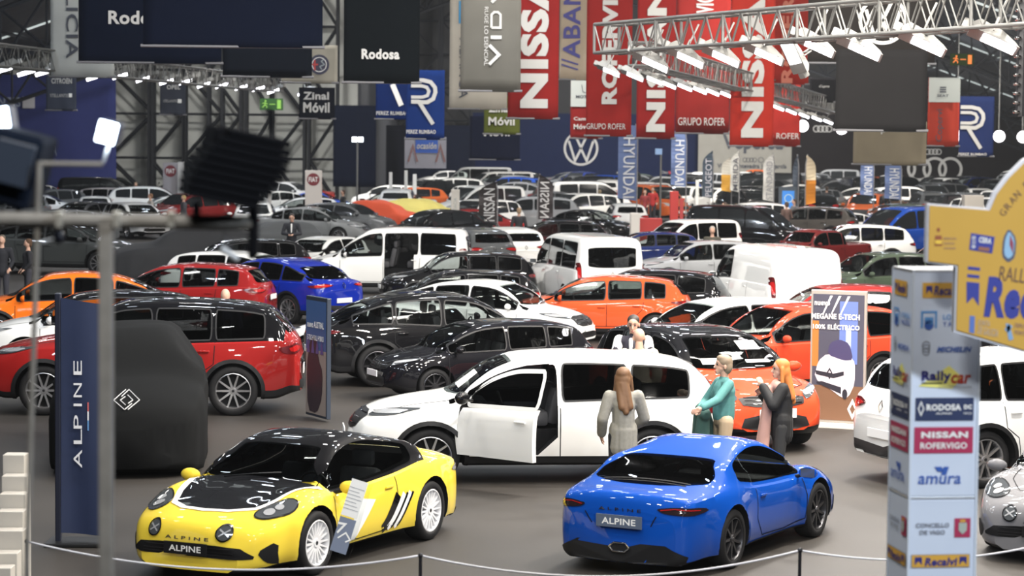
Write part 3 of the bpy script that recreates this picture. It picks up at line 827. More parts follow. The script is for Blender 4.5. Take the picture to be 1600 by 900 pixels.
def place_anchor(t, name, px, py, local, head, col, label, sc=1.0, **k):
    g = at_z(px, py, local[2] if len(local) > 2 else 0); a = R_(head); x, y = local[0] * sc, local[1] * sc
    return place_at(t, name, (g.x - x * math.cos(a) + y * math.sin(a), g.y - x * math.sin(a) - y * math.cos(a)), head, col, label, sc=sc, **k)
def place_wheels(t, name, pf, pr, side, col, label, **k):
    """from the floor contacts of the near side's front and rear wheels"""
    f = at_z(*pf); r = at_z(*pr); d = (f - r); d.z = 0; a = math.atan2(d.y, d.x)
    s_ = SPECS[t]; xm = (s_['xf'] + s_['xr']) / 2
    fw = Vector((math.cos(a), math.sin(a), 0)); lf = Vector((-fw.y, fw.x, 0))
    c = (f + r) / 2 - fw * xm - lf * side * (s_['W'] - .1)
    print(name, 'wheelbase', round(d.length, 2), 'heading', round(math.degrees(a), 1), 'at', round(c.x, 2), round(c.y, 2))
    return place_at(t, name, (c.x, c.y), math.degrees(a), col, label, **k)

# small distant version: one mesh
FAR = {}
def far_mesh(t):
    if t in FAR: return FAR[t]
    bd = Body(t); bd.bvh(); V, Fc, mi = bd.grid(34)
    mb = MB(); mb.m = [PAINT, PAINTR, PLAST]; mb.v = [Vector(v) for v in V]; mb.f = Fc; mb.mi = mi
    k = bd.k; R = k['R']
    for p in bd.side_wins():
        for md in 'LR': bd.patch(mb, p, md, WINF, .012, .25)
    bd.patch(mb, bd.screen(False), 'F', WINF, .012, .2); bd.patch(mb, bd.screen(True), 'B', WINF, .012, .2)
    for xw in (k['xf'], k['xr']):
        for sg in (1, -1):
            M = Matrix.Translation((xw, sg * (k['W'] - .09), R))
            if sg < 0: M = M @ Matrix.Rotation(PI, 4, 'Z')
            mb.lathe([(0, .05), (R * .62, .06), (R * .66, .10), (R * .97, .10), (R, .06), (R, -.1)], RUBBER, 16, M)
            mb.lathe([(0, .066), (R * .6, .072)], ALLOY, 10, M)
            for md in 'LR': pass
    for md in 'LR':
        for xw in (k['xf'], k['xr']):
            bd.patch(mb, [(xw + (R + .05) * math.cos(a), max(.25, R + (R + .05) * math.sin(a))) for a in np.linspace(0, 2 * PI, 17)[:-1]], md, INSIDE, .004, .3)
    if t in DETAIL:
        D = DETAIL[t]
        for sg in (1, -1):
            f = (lambda p: p) if sg > 0 else mirp
            bd.patch(mb, f(D['head']), 'F', LAMPW, .014, .2); bd.patch(mb, f(D['tail']), 'B', REDL, .014, .2)
        bd.patch(mb, D['grille'], 'F', PLAST, .012, .2); bd.patch(mb, D['intake'], 'F', PLAST, .012, .3)
        mb.box(bd.shoot(0, D['plate'], 'F', .01), (.02, .5, .11), PLATEW); mb.box(bd.shoot(0, D['rplate'], 'B', .01), (.02, .5, .11), PLATEW)
    xm = k['wx0'] - .12; zm = float(bd.prof(np.array([xm]))[2][0]) + .1
    for sg in (1, -1): mb.ball((xm, sg * (k['W'] + .06), zm), (.07, .11, .07), PAINT, 8)
    FAR[t] = to_mesh(mb, angle=40, name='car'); return FAR[t]
# ------------------------------------------------------------------ the two-seat sports coupe
LAMPD = mat('smoked_lamp', (.02, .012, .014), .08, coat=1.0)
NAVYP = mat('plate_navy', (0.10, 0.13, 0.19), 0.4)
def ell(cx, cy, rx, ry, rot=0, n=20):
    c, s_ = math.cos(R_(rot)), math.sin(R_(rot))
    return [(cx + rx * math.cos(a) * c - ry * math.sin(a) * s_, cy + rx * math.cos(a) * s_ + ry * math.sin(a) * c) for a in np.linspace(0, 2 * PI, n + 1)[:-1]]
def surf_text(bd, text, mode, u, v, w_, h_, m, off=.02, bold=.02, flip=1):
    a, f, lo, hi = text_geo(text, bold); mid = (lo + hi) / 2; mb = MB(); vs = []
    for p in a:
        x = (p[0] - mid[0]) / (hi[0] - lo[0]) * w_; z = (p[1] - mid[1]) / (hi[1] - lo[1]) * h_
        vs.append(bd.shoot(u + flip * x, v + z, mode, off))
    mb.add(vs, f, m); return mb
def sport_parts(rim, livery=None, grille_low=True, rearplate=True):
    bd, base = body_parts('sports', rim=rim)
    P = list(base); k = bd.k
    def add(name, mb, kids=(), smooth=True, paint=False): P.append(Part(name, to_mesh(mb, smooth=smooth), kids=kids, paint=paint))
    if livery == 'yellow':
        out = [(1.02, 0), (1.02, .60), (1.35, .59), (1.62, .50), (1.76, .34), (1.80, 0)]
        full = out[1:] + [(x, -y) for x, y in out[1:-1]][::-1]
        full = [(.90, .74), (1.18, .64), (1.45, .58), (1.70, .48), (1.86, .26), (1.90, 0), (1.86, -.26), (1.70, -.48), (1.45, -.58), (1.18, -.64), (.90, -.74)]
        mb = MB(); bd.patch(mb, full, 'T', BLACKP, .005, .06)
        wb = MB(); bd.band(wb, full, .06, 'T', PAPER, .008)
        P.append(Part('bonnet_panel', to_mesh(mb, smooth=True), kids=[Part('white_edging', to_mesh(wb, smooth=True))]))
        # white stripe and black and white sweeps behind the door
        for md in 'LR':
            mb = MB(); bd.patch(mb, [(.66, .24), (.38, .24), (-.04, .60), (.22, .64)], md, PAPER, .006, .05)
            P.append(Part('door_stripe', to_mesh(mb, smooth=True)))
            mb = MB()
            def arc(x0, x1, wd, m, of):
                pts = [(x0 - (x0 - x1) * t ** .75, .26 + .36 * t - .03 * t * t) for t in np.linspace(0, 1, 8)]
                bd.band(mb, pts, wd, md, m, of)
            arc(-.20, -.52, .11, BLACKP, .006); arc(-.31, -.64, .07, PAPER, .007); arc(-.385, -.70, .035, BLACKP, .008); arc(-.45, -.76, .07, PAPER, .007); arc(-.51, -.80, .03, BLACKP, .008)
            P.append(Part('rear_sweep_stripes', to_mesh(mb, smooth=True)))
    for sg in (1, -1):
        mb = MB(); bd.patch(mb, ell(1.64, sg * .675, .255, .125, sg * -24), 'T', LAMPG, .010, .04)
        kd = MB(); bd.patch(kd, ell(1.72, sg * .645, .07, .055, 0, 14), 'T', LAMPW, .018, .03); bd.patch(kd, ell(1.60, sg * .69, .05, .045, 0, 12), 'T', LAMPW, .018, .03)
        bd.band(kd, ell(1.64, sg * .675, .245, .118, sg * -24), .012, 'T', CHROME, .014, close=True)
        add('headlight', mb, [Part('reflector', to_mesh(kd, smooth=True))])
        mb = MB(); bd.patch(mb, ell(sg * .40, .515, .082, .075), 'F', LAMPG, .012, .03)
        kd = MB(); bd.band(kd, ell(sg * .40, .515, .080, .073), .012, 'F', CHROME, .018, close=True)
        bd.band(kd, [(sg * .40 - .05, .485), (sg * .40 + .05, .545)], .014, 'F', LAMPW, .018); bd.band(kd, [(sg * .40 - .05, .545), (sg * .40 + .05, .485)], .014, 'F', LAMPW, .018)
        add('driving_lamp', mb, [Part('lamp_bezel', to_mesh(kd, smooth=True))])
        mb = MB(); bd.patch(mb, chaikin([(sg * .81, .20), (sg * .75, .24), (sg * .70, .34), (sg * .82, .44)], 1), 'F', PLAST, .008, .04); add('corner_intake', mb)
        # rear lamps
        mb = MB(); bd.patch(mb, chaikin([(sg * .40, .735), (sg * .50, .685), (sg * .76, .665), (sg * .84, .70), (sg * .82, .745), (sg * .62, .755)], 1), 'B', LAMPD, .010, .04)
        kd = MB(); bd.band(kd, [(sg * .46, .72), (sg * .60, .735), (sg * .80, .72)], .008, 'B', REDL, .016)
        add('tail_light', mb, [Part('lamp_lens', to_mesh(kd, smooth=True))])
        md = 'L' if sg > 0 else 'R'
        mb = MB(); bd.band(mb, [(.80, .74), (.84, .55), (.80, .28), (.3, .235), (-.35, .25), (-.52, .45), (-.50, .78)], .012, md, INSIDE, .004); add('door_gap', mb)
        p = bd.shoot(-.34, .69, md, .012); mb = MB(); mb.box(p, (.16, .02, .03), PAINT, bev=.008); P.append(Part('door_handle', to_mesh(mb, angle=30), paint=True))
        mb = MB(); bd.band(mb, [(k['xf'] + .45, .2), (.8, .19), (-.7, .19)], .05, md, PLAST, .010); add('side_skirt', mb) if livery is None else 0
    mb = MB(); bd.patch(mb, chaikin([(-.50, .27), (.50, .27), (.72, .28), (.54, .40), (-.54, .40), (-.72, .28)], 1), 'F', INSIDE, .010, .05)
    kd = MB()
    for z in (.30, .33, .37): bd.band(kd, [(-.52, z), (.52, z)], .008, 'F', DALLOY, .016)
    add('grille', mb, [Part('grille_bars', to_mesh(kd))])
    P.append(plate_part(bd, 'F', .35, 'ALPINE', INSIDE, .50, .12)); P.append(Part('nose_lettering', to_mesh(surf_text(bd, 'A L P I N E', 'F', 0, .45, .50, .032, DALLOY, .008))))
    P.append(plate_part(bd, 'B', .575, 'ALPINE', NAVYP, .54, .135)); P.append(Part('tail_lettering', to_mesh(surf_text(bd, 'A L P I N E', 'B', 0, .70, .50, .032, DALLOY, .008, flip=-1))))
    mb = MB(); bd.band(mb, [(-.42, .655), (-.32, .495), (.32, .495), (.42, .655)], .012, 'B', INSIDE, .005); add('boot_gap', mb)
    mb = MB(); bd.patch(mb, [(-.70, .14), (.70, .14), (.74, .24), (.52, .35), (-.52, .35), (-.74, .24)], 'B', PLAST, .012, .035); add('rear_diffuser', mb)
    pt = [(-.12, .30), (-.07, .345), (.07, .345), (.12, .30), (.07, .255), (-.07, .255)]
    mb = MB(); bd.patch(mb, pt, 'B', INSIDE, .03, .04)
    kd = MB(); kd.tube([bd.shoot(y, z, 'B', .035) for y, z in pt], .012, CHROME, 8, close=True); add('exhaust', mb, [Part('exhaust_tip', to_mesh(kd, smooth=True))])
    # bonnet shut lines and wiper
    if livery is None:
        mb = MB(); bd.band(mb, [(1.0, .60), (1.4, .58), (1.7, .42), (1.80, 0), (1.7, -.42), (1.4, -.58), (1.0, -.60)], .010, 'T', INSIDE, .004); add('bonnet_gap', mb)
    mb = MB(); mb.tube([bd.shoot(x, y, 'T', .03) for x, y in ((.98, -.35), (.90, -.05), (.84, .25))], .008, PLAST, 5); add('wiper', mb)
    mb = MB(); bd.band(mb, [(-1.55, -.52), (-1.55, .52)], .03, 'T', INSIDE, .006); bd.band(mb, [(-1.62, -.5), (-1.62, .5)], .02, 'T', INSIDE, .006); add('engine_cover_vents', mb)
    return bd, P
def place_sport(key, rim, livery, *a, **k):
    kk = ('sports', str(sorted(dict(rim=key).items())))
    PROTO[kk] = sport_parts(rim, livery)
    return place_anchor('sports', *a, rim=key, **k)
# ------------------------------------------------------------------ people
SKIN = mat('skin', (0.55, 0.33, 0.24), 0.55)
def capsule(bm, a, b, ra, rb, n=12):
    a = Vector(a); b = Vector(b); d = b - a; L = d.length
    if L < 1e-5: d = Vector((0, 0, 1)); L = 1e-5
    q = Vector((0, 0, 1)).rotation_difference(d.normalized()).to_matrix()
    rings = []
    for t in (-90, -60, -30, 0): rings.append((ra * math.sin(R_(t)), ra * math.cos(R_(t))))
    for t in (0, 30, 60, 90): rings.append((L + rb * math.sin(R_(t)), rb * math.cos(R_(t))))
    pr = []
    for z, r in rings:
        r = max(r, 1e-4); pr.append([bm.verts.new(a + q @ Vector((r * math.cos(2 * PI * k / n), r * math.sin(2 * PI * k / n), z))) for k in range(n)])
    for i in range(len(pr) - 1):
        for k in range(n): bm.faces.new((pr[i][k], pr[i][(k + 1) % n], pr[i + 1][(k + 1) % n], pr[i + 1][k]))
    bm.faces.new(pr[0][::-1]); bm.faces.new(pr[-1])
def ellip(bm, c, r, rot=None):
    g = bmesh.ops.create_uvsphere(bm, u_segments=16, v_segments=10, radius=1)
    M = Matrix.Translation(c) @ (rot.to_4x4() if rot else Matrix()) @ Matrix.Diagonal((*r, 1))
    for v in g['verts']: v.co = M @ v.co
def blob(name, shapes, m, parent, vox=.012, smooth=4):
    bm = bmesh.new()
    for s_ in shapes:
        if s_[0] == 'c': capsule(bm, *s_[1:])
        else: ellip(bm, *s_[1:])
    me = bpy.data.meshes.new(name); bm.to_mesh(me); bm.free()
    o = bpy.data.objects.new(name, me); C.objects.link(o)
    r = o.modifiers.new('r', 'REMESH'); r.mode = 'VOXEL'; r.voxel_size = vox
    if smooth: k = o.modifiers.new('s', 'SMOOTH'); k.factor = .5; k.iterations = smooth
    dg = bpy.context.evaluated_depsgraph_get(); e = bpy.data.meshes.new_from_object(o.evaluated_get(dg))
    bpy.data.objects.remove(o); bpy.data.meshes.remove(me)
    e.materials.clear(); e.materials.append(m); e.polygons.foreach_set('use_smooth', [True] * len(e.polygons)); e.name = name
    return inst(name, e, parent)
def hand(wr, d, side, n=(0, 0, -1), curl=.5):
    """five-fingered hand from the wrist along d; n is the way the palm faces"""
    wr = Vector(wr); d = Vector(d).normalized(); n = Vector(n); n = (n - d * n.dot(d)).normalized(); s_ = d.cross(n).normalized() * side
    out = [('c', wr, wr + d * .05, .021, .026), ('c', wr + d * .045 + s_ * .02, wr + d * .085 + s_ * .024, .017, .014), ('c', wr + d * .045 - s_ * .02, wr + d * .08 - s_ * .024, .017, .014)]
    for i, L in enumerate((.070, .080, .074, .058)):
        b = wr + d * .088 + s_ * (.027 - .018 * i); k = b + (d * math.cos(curl * .5) + n * math.sin(curl * .5)) * L * .5
        t = k + (d * math.cos(curl * 1.4) + n * math.sin(curl * 1.4)) * L * .5
        out += [('c', b - d * .01, k, .0095, .0088), ('c', k, t, .0086, .0075)]
    b = wr + d * .03 + s_ * .03; k = b + (d * .6 + s_ * .7 + n * .3).normalized() * .04; out += [('c', wr + d * .02 + s_ * .01, k, .014, .011), ('c', k, k + (d * .9 + n * .4).normalized() * .03, .0105, .009)]
    return out
def person(loc, head, H, label, look=0, tilt=0, skin=None, hair=(0.05, 0.03, 0.02), hairstyle='short', top=(0.1, 0.1, 0.1), trousers=(0.03, 0.03, 0.04), shoes=(0.02, 0.02, 0.02),
           coat=None, skirt=None, R=((-.02, -.25, 1.13), (.08, -.24, .90)), L=((-.02, .25, 1.13), (.08, .24, .90)), stance=.10, step=.0, fine=True, group=None, female=False, prop=None, matn='p'):
    root = empty('person', (loc[0], loc[1], 0), R_(head)); tag(root, label, 'person', group)
    k = H / 1.74; root.scale = (k, k, k)
    vx = .011 if fine else .02
    sk = mat('skin_' + matn, skin, .55) if skin else SKIN
    sw = .175 if female else .195; wst = .105 if female else .125
    ft = stance
    hipL, hipR = Vector((0, .09, .92)), Vector((0, -.09, .92))
    kL, kR = Vector((.03 + step * .5, ft, .50)), Vector((.03 - step * .5, -ft, .50)); aL, aR = Vector((step, ft + .01, .09)), Vector((-step, -ft - .01, .09))
    hc = Vector((.02, 0, 1.615)); Q = Matrix.Rotation(R_(look), 3, 'Z') @ Matrix.Rotation(R_(tilt), 3, 'Y')
    def hp(x, y, z): return hc + Q @ Vector((x, y, z))
    body = [('c', (0, 0, .95), (0, 0, 1.10), .12, wst - .01), ('c', (0, 0, 1.10), (0, 0, 1.32), wst - .01, .13),
            ('c', (0, sw - .03, 1.40), (0, -sw + .03, 1.40), .055, .055), ('c', (-.01, 0, 1.40), hp(-.02, 0, -.07), .060, .052)]
    for (h_, kn, an, sd) in ((hipL, kL, aL, 1), (hipR, kR, aR, -1)):
        body += [('c', h_, kn, .083, .052), ('c', kn, an, .053, .034), ('c', an, an + Vector((.14, sd * .02, -.05)), .034, .026)]
    for (e, w_), sd in ((L, 1), (R, -1)):
        e = Vector(e); w_ = Vector(w_); s0 = Vector((0, sd * sw, 1.40))
        body += [('c', s0, e, .048, .036), ('c', e, w_, .036, .025)]
        body += hand(w_, (w_ - e), sd, n=(0, -sd, 0) if abs((w_ - e).normalized().y) < .7 else (0, 0, -1))
    body += [('e', hp(-.005, 0, .035), (.098, .078, .092), Q), ('c', hp(.035, 0, -.035), hp(.06, 0, -.075), .060, .036),
             ('c', hp(.088, 0, .01), hp(.107, 0, -.025), .011, .015), ('e', hp(-.01, .08, -.01), (.02, .012, .033), Q), ('e', hp(-.01, -.08, -.01), (.02, .012, .033), Q),
             ('c', hp(.083, -.018, -.062), hp(.083, .018, -.062), .011, .011)]
    blob('body', body, sk, root, .0085 if fine else .016, 2)
    ey = MB()
    for sd in (1, -1): ey.ball(tuple(hp(.083, sd * .031, .018)), .012, INK, 8); ey.tube([hp(.092, sd * .015, .045), hp(.085, sd * .05, .045)], .005, mat('hair_' + matn, hair, .6), 5)
    ey.obj('eyes', root, smooth=True)
    ms = MB(); ms.tube([hp(.096, -.024, -.062), hp(.099, 0, -.064), hp(.096, .024, -.062)], .005, mat('lips', (.38, .12, .10), .5), 5); ms.obj('mouth', root, smooth=True)
    hm = mat('hair_' + matn, hair, .55)
    if hairstyle == 'short': hs = [('e', hp(-.02, 0, .055), (.098, .086, .085), Q), ('e', hp(-.05, 0, .0), (.06, .082, .08), Q)]
    elif hairstyle == 'bob': hs = [('e', hp(-.02, 0, .055), (.105, .093, .09), Q), ('e', hp(-.055, 0, -.01), (.07, .094, .10), Q), ('e', hp(.0, 0, .09), (.09, .08, .055), Q)]
    elif hairstyle == 'long':
        hs = [('e', hp(-.022, 0, .055), (.103, .092, .088), Q), ('e', hp(-.06, 0, -.03), (.07, .098, .12), Q), ('c', hp(-.07, .03, -.06), Vector((-.13, .05, 1.28)), .06, .045), ('c', hp(-.07, -.03, -.06), Vector((-.13, -.05, 1.28)), .06, .045), ('c', hp(-.08, 0, -.06), Vector((-.14, 0, 1.22)), .06, .04),
              ('c', hp(0, .082, .02), Vector((.0, .11, 1.40)), .03, .025), ('c', hp(0, -.082, .02), Vector((.0, -.11, 1.40)), .03, .025)]
    else: hs = None
    if hs: blob('hair', hs, hm, root, vx, 3)
    tm = mat('top_' + matn, top, .8, noise=.08, nscale=30); bm_ = mat('trousers_' + matn, trousers, .8); sm = mat('shoes_' + matn, shoes, .5)
    tr = [('c', (0, 0, .95), (0, 0, 1.02), .135, .13)]
    for h_, kn, an in ((hipL, kL, aL), (hipR, kR, aR)): tr += [('c', h_, kn, .097, .066), ('c', kn, an + Vector((0, 0, .03)), .066, .052)]
    blob('trousers', tr, bm_, root, vx, 2)
    for an, sd in ((aL, 1), (aR, -1)):
        blob('shoe', [('c', an + Vector((-.04, 0, -.045)), an + Vector((.05, 0, -.045)), .043, .043), ('c', an + Vector((.05, 0, -.05)), an + Vector((.15, sd * .02, -.055)), .04, .033), ('c', an + Vector((-.02, 0, 0)), an + Vector((-.02, 0, -.03)), .045, .045)], sm, root, vx, 1)
    tp = [('c', (0, 0, .97), (0, 0, 1.10), .14, wst + .01), ('c', (0, 0, 1.10), (0, 0, 1.30), wst + .01, .15), ('c', (0, sw - .04, 1.39), (0, -sw + .04, 1.39), .075, .075), ('c', (0, 0, 1.40), (.0, 0, 1.46), .085, .062)]
    tp += [('c', (-.005, 0, 1.33), (0, 0, 1.0), .138, .142 if female else .155)]
    if female: tp += [('e', (.09, .065, 1.25), (.06, .07, .07)), ('e', (.09, -.065, 1.25), (.06, .07, .07))]
    th = .0
    if coat:
        c0, low, fat = coat; tm = mat('coat_' + matn, c0, .75, noise=.1, nscale=25)
        th = .012
        tp += [('c', (0, .05, 1.0), (0, .055, low), .128, .122 + fat), ('c', (-.02, 0, 1.0), (-.02, 0, low), .13, .13 + fat), ('c', (0, -.05, 1.0), (0, -.055, low), .128, .122 + fat)]
    for (e, w_), sd in ((L, 1), (R, -1)):
        e = Vector(e); w_ = Vector(w_); tp += [('c', (0, sd * sw, 1.40), e, .066 + th, .058 + th), ('c', e, e.lerp(w_, .93), .058 + th, .048 + th)]
    blob('coat' if coat else 'jacket', tp, tm, root, vx, 3)
    if skirt:
        blob('dress', [('c', (0, .04, 1.0), (0, .05, .5), .15, .16), ('c', (0, -.04, 1.0), (0, -.05, .5), .15, .16)], mat('dress_' + matn, skirt, .8), root, vx, 3)
    return root
FARP = {}
def far_person(px, py, H, head, label, top, low=(0.03, 0.03, 0.04), hair=(0.06, 0.04, 0.03), bald=False, group=None, Y=None):
    g = at_z(px, py, H)
    for _ in range(40):
        if any(abs((g.x - q[0]) * math.cos(q[4]) + (g.y - q[1]) * math.sin(q[4])) < q[2] / 2 + .3 and abs(-(g.x - q[0]) * math.sin(q[4]) + (g.y - q[1]) * math.cos(q[4])) < q[3] + .3 for q in PLACED): g = Vector((g.x * (g.y + .3) / g.y, g.y + .3, 0))
        else: break
    root = empty('person', (g.x, g.y, 0), R_(head)); tag(root, label, 'person', group); root.scale = (H / 1.74,) * 3
    if 'm' not in FARP:
        t = empty('tmp')
        a = blob('body', [('c', (0, 0, .95), (0, 0, 1.35), .11, .12), ('c', (0, .16, 1.40), (0, -.16, 1.40), .055, .055), ('c', (0, 0, 1.4), (0, 0, 1.55), .06, .05), ('e', (.01, 0, 1.64), (.095, .078, .11)), ('c', (.09, 0, 1.63), (.105, 0, 1.60), .012, .014)]
                 + [q for sd in (1, -1) for q in (('c', (0, sd * .09, .92), (.02, sd * .1, .5), .083, .052), ('c', (.02, sd * .1, .5), (0, sd * .1, .09), .053, .034), ('c', (0, sd * .1, .06), (.15, sd * .11, .04), .035, .03), ('c', (0, sd * .19, 1.4), (-.02, sd * .25, 1.13), .048, .036), ('c', (-.02, sd * .25, 1.13), (.13, sd * .2, .98), .036, .025), *hand((.13, sd * .2, .98), (.6, -.15 * sd, -.5), sd))], SKIN, t, .014, 2)
        b = blob('jacket', [('c', (0, 0, .9), (0, 0, 1.10), .15, .13), ('c', (0, 0, 1.1), (0, 0, 1.32), .13, .15), ('c', (0, .15, 1.39), (0, -.15, 1.39), .075, .075)] + [q for sd in (1, -1) for q in (('c', (0, sd * .19, 1.4), (-.02, sd * .25, 1.13), .066, .055), ('c', (-.02, sd * .25, 1.13), (.11, sd * .205, 1.0), .055, .042))], SKIN, t, .02, 2)
        c = blob('trousers', [('c', (0, 0, .93), (0, 0, 1.0), .135, .13)] + [q for sd in (1, -1) for q in (('c', (0, sd * .09, .92), (.02, sd * .1, .5), .095, .065), ('c', (.02, sd * .1, .5), (0, sd * .1, .1), .065, .05))], SKIN, t, .02, 2)
        d = blob('hair', [('e', (-.015, 0, 1.675), (.1, .088, .09)), ('e', (-.05, 0, 1.62), (.06, .083, .085))], SKIN, t, .015, 2)
        for n_, o in (('m', a), ('j', b), ('t', c), ('h', d)):
            FARP[n_] = o.data; bpy.data.objects.remove(o)
        bpy.data.objects.remove(t)
        m = bpy.data.materials.new('cloth_by_person'); m.use_nodes = True; nt = m.node_tree; oi = nt.nodes.new('ShaderNodeObjectInfo')
        nt.links.new(oi.outputs['Color'], nt.nodes['Principled BSDF'].inputs['Base Color']); nt.nodes['Principled BSDF'].inputs['Roughness'].default_value = .85
        for q in 'jth': FARP[q].materials.clear(); FARP[q].materials.append(m)
    inst('body', FARP['m'], root); inst('jacket', FARP['j'], root).color = (*top, 1); inst('trousers', FARP['t'], root).color = (*low, 1)
    if not bald: inst('hair', FARP['h'], root).color = (*hair, 1)
    return root
# ------------------------------------------------------------------ the hall
def srgb(*c): return tuple(((v / 255) / 12.92 if v <= 10 else ((v / 255 + .055) / 1.055) ** 2.4) for v in c)
floorm = mat('hall_floor', (0.033, 0.0285, 0.0245), .6, noise=.25, nscale=.35, spec=.3)
struct(mk('floor', [(-70, 3, 0), (70, 3, 0), (70, 202, 0), (-70, 202, 0)], [(0, 1, 2, 3)], floorm))
WB = 200.0; WL = 150.0
def gridpanel(name, x0, x1, y, z0, z1, m):
    return mk(name, [(x0, y, z0), (x1, y, z0), (x1, y, z1), (x0, y, z1), (x0, y + .3, z0), (x1, y + .3, z0), (x1, y + .3, z1), (x0, y + .3, z1)], [(0, 1, 2, 3), (4, 7, 6, 5), (0, 4, 5, 1), (3, 2, 6, 7), (0, 3, 7, 4), (1, 5, 6, 2)], m)
wallm = mat('hall_cladding', srgb(150, 152, 148), .8, noise=.12, nscale=.6)
struct(gridpanel('wall_left', -70, -9.6, WL, 0, 22, wallm))
darkw = mat('hall_dark_wall', (0.022, 0.024, 0.03), .85)
struct(gridpanel('wall_back', -30, 70, WB, 0, 30, mat('back_wall_grey', srgb(40, 40, 42), .85, noise=.1, nscale=.4)))
struct(mk('wall_return', [(-9.6, WL, 0), (-9.6, WB, 0), (-9.6, WB, 24), (-9.6, WL, 24), (-9.4, WL, 0), (-9.4, WB, 0), (-9.4, WB, 24), (-9.4, WL, 24)], [(0, 3, 2, 1), (4, 5, 6, 7), (0, 4, 7, 3), (3, 7, 6, 2), (1, 2, 6, 5), (0, 1, 5, 4)], darkw))
# pitched roof with rooflight strips
RX, RZ, SL = 2.0, 20.0, .36
roofm = mat('roof_sheet', (0.030, 0.031, 0.036), .8, noise=.3, nscale=.5)
def rz(x): return RZ - SL * abs(x - RX)
o = mk('ceiling', [(-48, 8, rz(-48)), (RX, 8, rz(RX)), (50, 8, rz(50)), (-48, 202, rz(-48)), (RX, 202, rz(RX)), (50, 202, rz(50)), (-48, 8, rz(-48) + .4), (RX, 8, rz(RX) + .4), (50, 8, rz(50) + .4), (-48, 202, rz(-48) + .4), (RX, 202, rz(RX) + .4), (50, 202, rz(50) + .4)],
       [(0, 3, 4, 1), (1, 4, 5, 2), (6, 7, 10, 9), (7, 8, 11, 10), (0, 1, 7, 6), (1, 2, 8, 7), (3, 9, 10, 4), (4, 10, 11, 5), (0, 6, 9, 3), (2, 5, 11, 8)], roofm); struct(o)
sky = mat('rooflight', (0.8, 0.85, 0.85), .5, emit=(0.78, 0.88, 0.86), estr=.75)
steel = mat('dark_steel', (0.010, 0.011, 0.014), .7, 0.0, spec=.2)
for i, yy in enumerate((60, 84, 108, 132, 156, 180)):
    mb = MB()
    for sg in (-1, 1):
        for q in range(16):
            xa, xb = RX + sg * (4 + q * 2.5), RX + sg * (4 + q * 2.5 + 2.2)
            mb.add([(xa, yy, rz(xa) - .05), (xb, yy, rz(xb) - .05), (xb, yy + .9, rz(xb) - .05), (xa, yy + .9, rz(xa) - .05)], [(0, 1, 2, 3)], sky)
    o = mb.obj('rooflight'); tag(o, 'pale rooflight strip climbing the dark roof, bay %s from the camera' % ('first second third fourth fifth sixth'.split()[i]), 'rooflight', 'rooflight strips'); struct(o)
# roof trusses, one per bay
for i, yy in enumerate((52, 68, 92, 116, 140, 164, 188)):
    mb = MB()
    for sg in (-1, 1):
        prev = None
        for q in range(21):
            x = RX + sg * q * 2.2; zt = rz(x) - .5; zb = zt - 2.6
            cur = (Vector((x, yy, zt)), Vector((x, yy, zb)))
            if prev:
                mb.tube([prev[0], cur[0]], .12, steel, 5); mb.tube([prev[1], cur[1]], .12, steel, 5)
                mb.tube([prev[0], cur[1]], .07, steel, 4); mb.tube([prev[1], cur[0]], .07, steel, 4)
            mb.tube([cur[0], cur[1]], .06, steel, 4); prev = cur
    o = mb.obj('roof_truss'); tag(o, 'dark steel lattice roof truss under the roof, bay %s from the camera' % ('first second third fourth fifth sixth seventh'.split()[i]), 'roof truss', 'roof trusses'); struct(o)
mb = MB()
for sg in (-1, 1):
    for q in range(1, 20, 2):
        x = RX + sg * q * 2.2; mb.tube([(x, 40, rz(x) - .4), (x, 200, rz(x) - .4)], .10, steel, 4)
o = mb.obj('trim_1'); struct(o)

# lattice columns in front of the cladding
def lattice(x, y, h, wd, label):
    r = empty('lattice_column', (x, y, 0)); tag(r, label, 'column', 'steel lattice columns along the back wall')
    for sx in (-1, 1):
        for sy in (-1, 1):
            MB().box((sx * wd / 2, sy * .5, h / 2), (.16, .16, h), steel).obj('upright', r)
    mb = MB(); n = int(h / 2.6)
    for k in range(n):
        z0, z1 = k * h / n, (k + 1) * h / n
        for sy in (-.5, .5):
            a, b = (-wd / 2, wd / 2) if k % 2 else (wd / 2, -wd / 2)
            mb.tube([(a, sy, z0), (b, sy, z1)], .075, steel, 4); mb.tube([(-wd / 2, sy, z1), (wd / 2, sy, z1)], .07, steel, 4)
    mb.obj('bracing', r)
for i, (px, w_) in enumerate(((205, 70), (262, 56), (318, 60), (352, 50), (405, 40), (450, 52), (505, 44), (560, 50), (612, 50), (660, 50), (712, 44))):
    Y = WL - 2.2 if px < 540 else WB - 3; p = at_y(px, 230, Y)
    lattice(p.x, Y, 16, w_ * Y / F, 'dark steel lattice column against the rear wall, %s counting from the dark blue curtain' % 'first second third fourth fifth sixth seventh eighth ninth tenth eleventh'.split()[i])

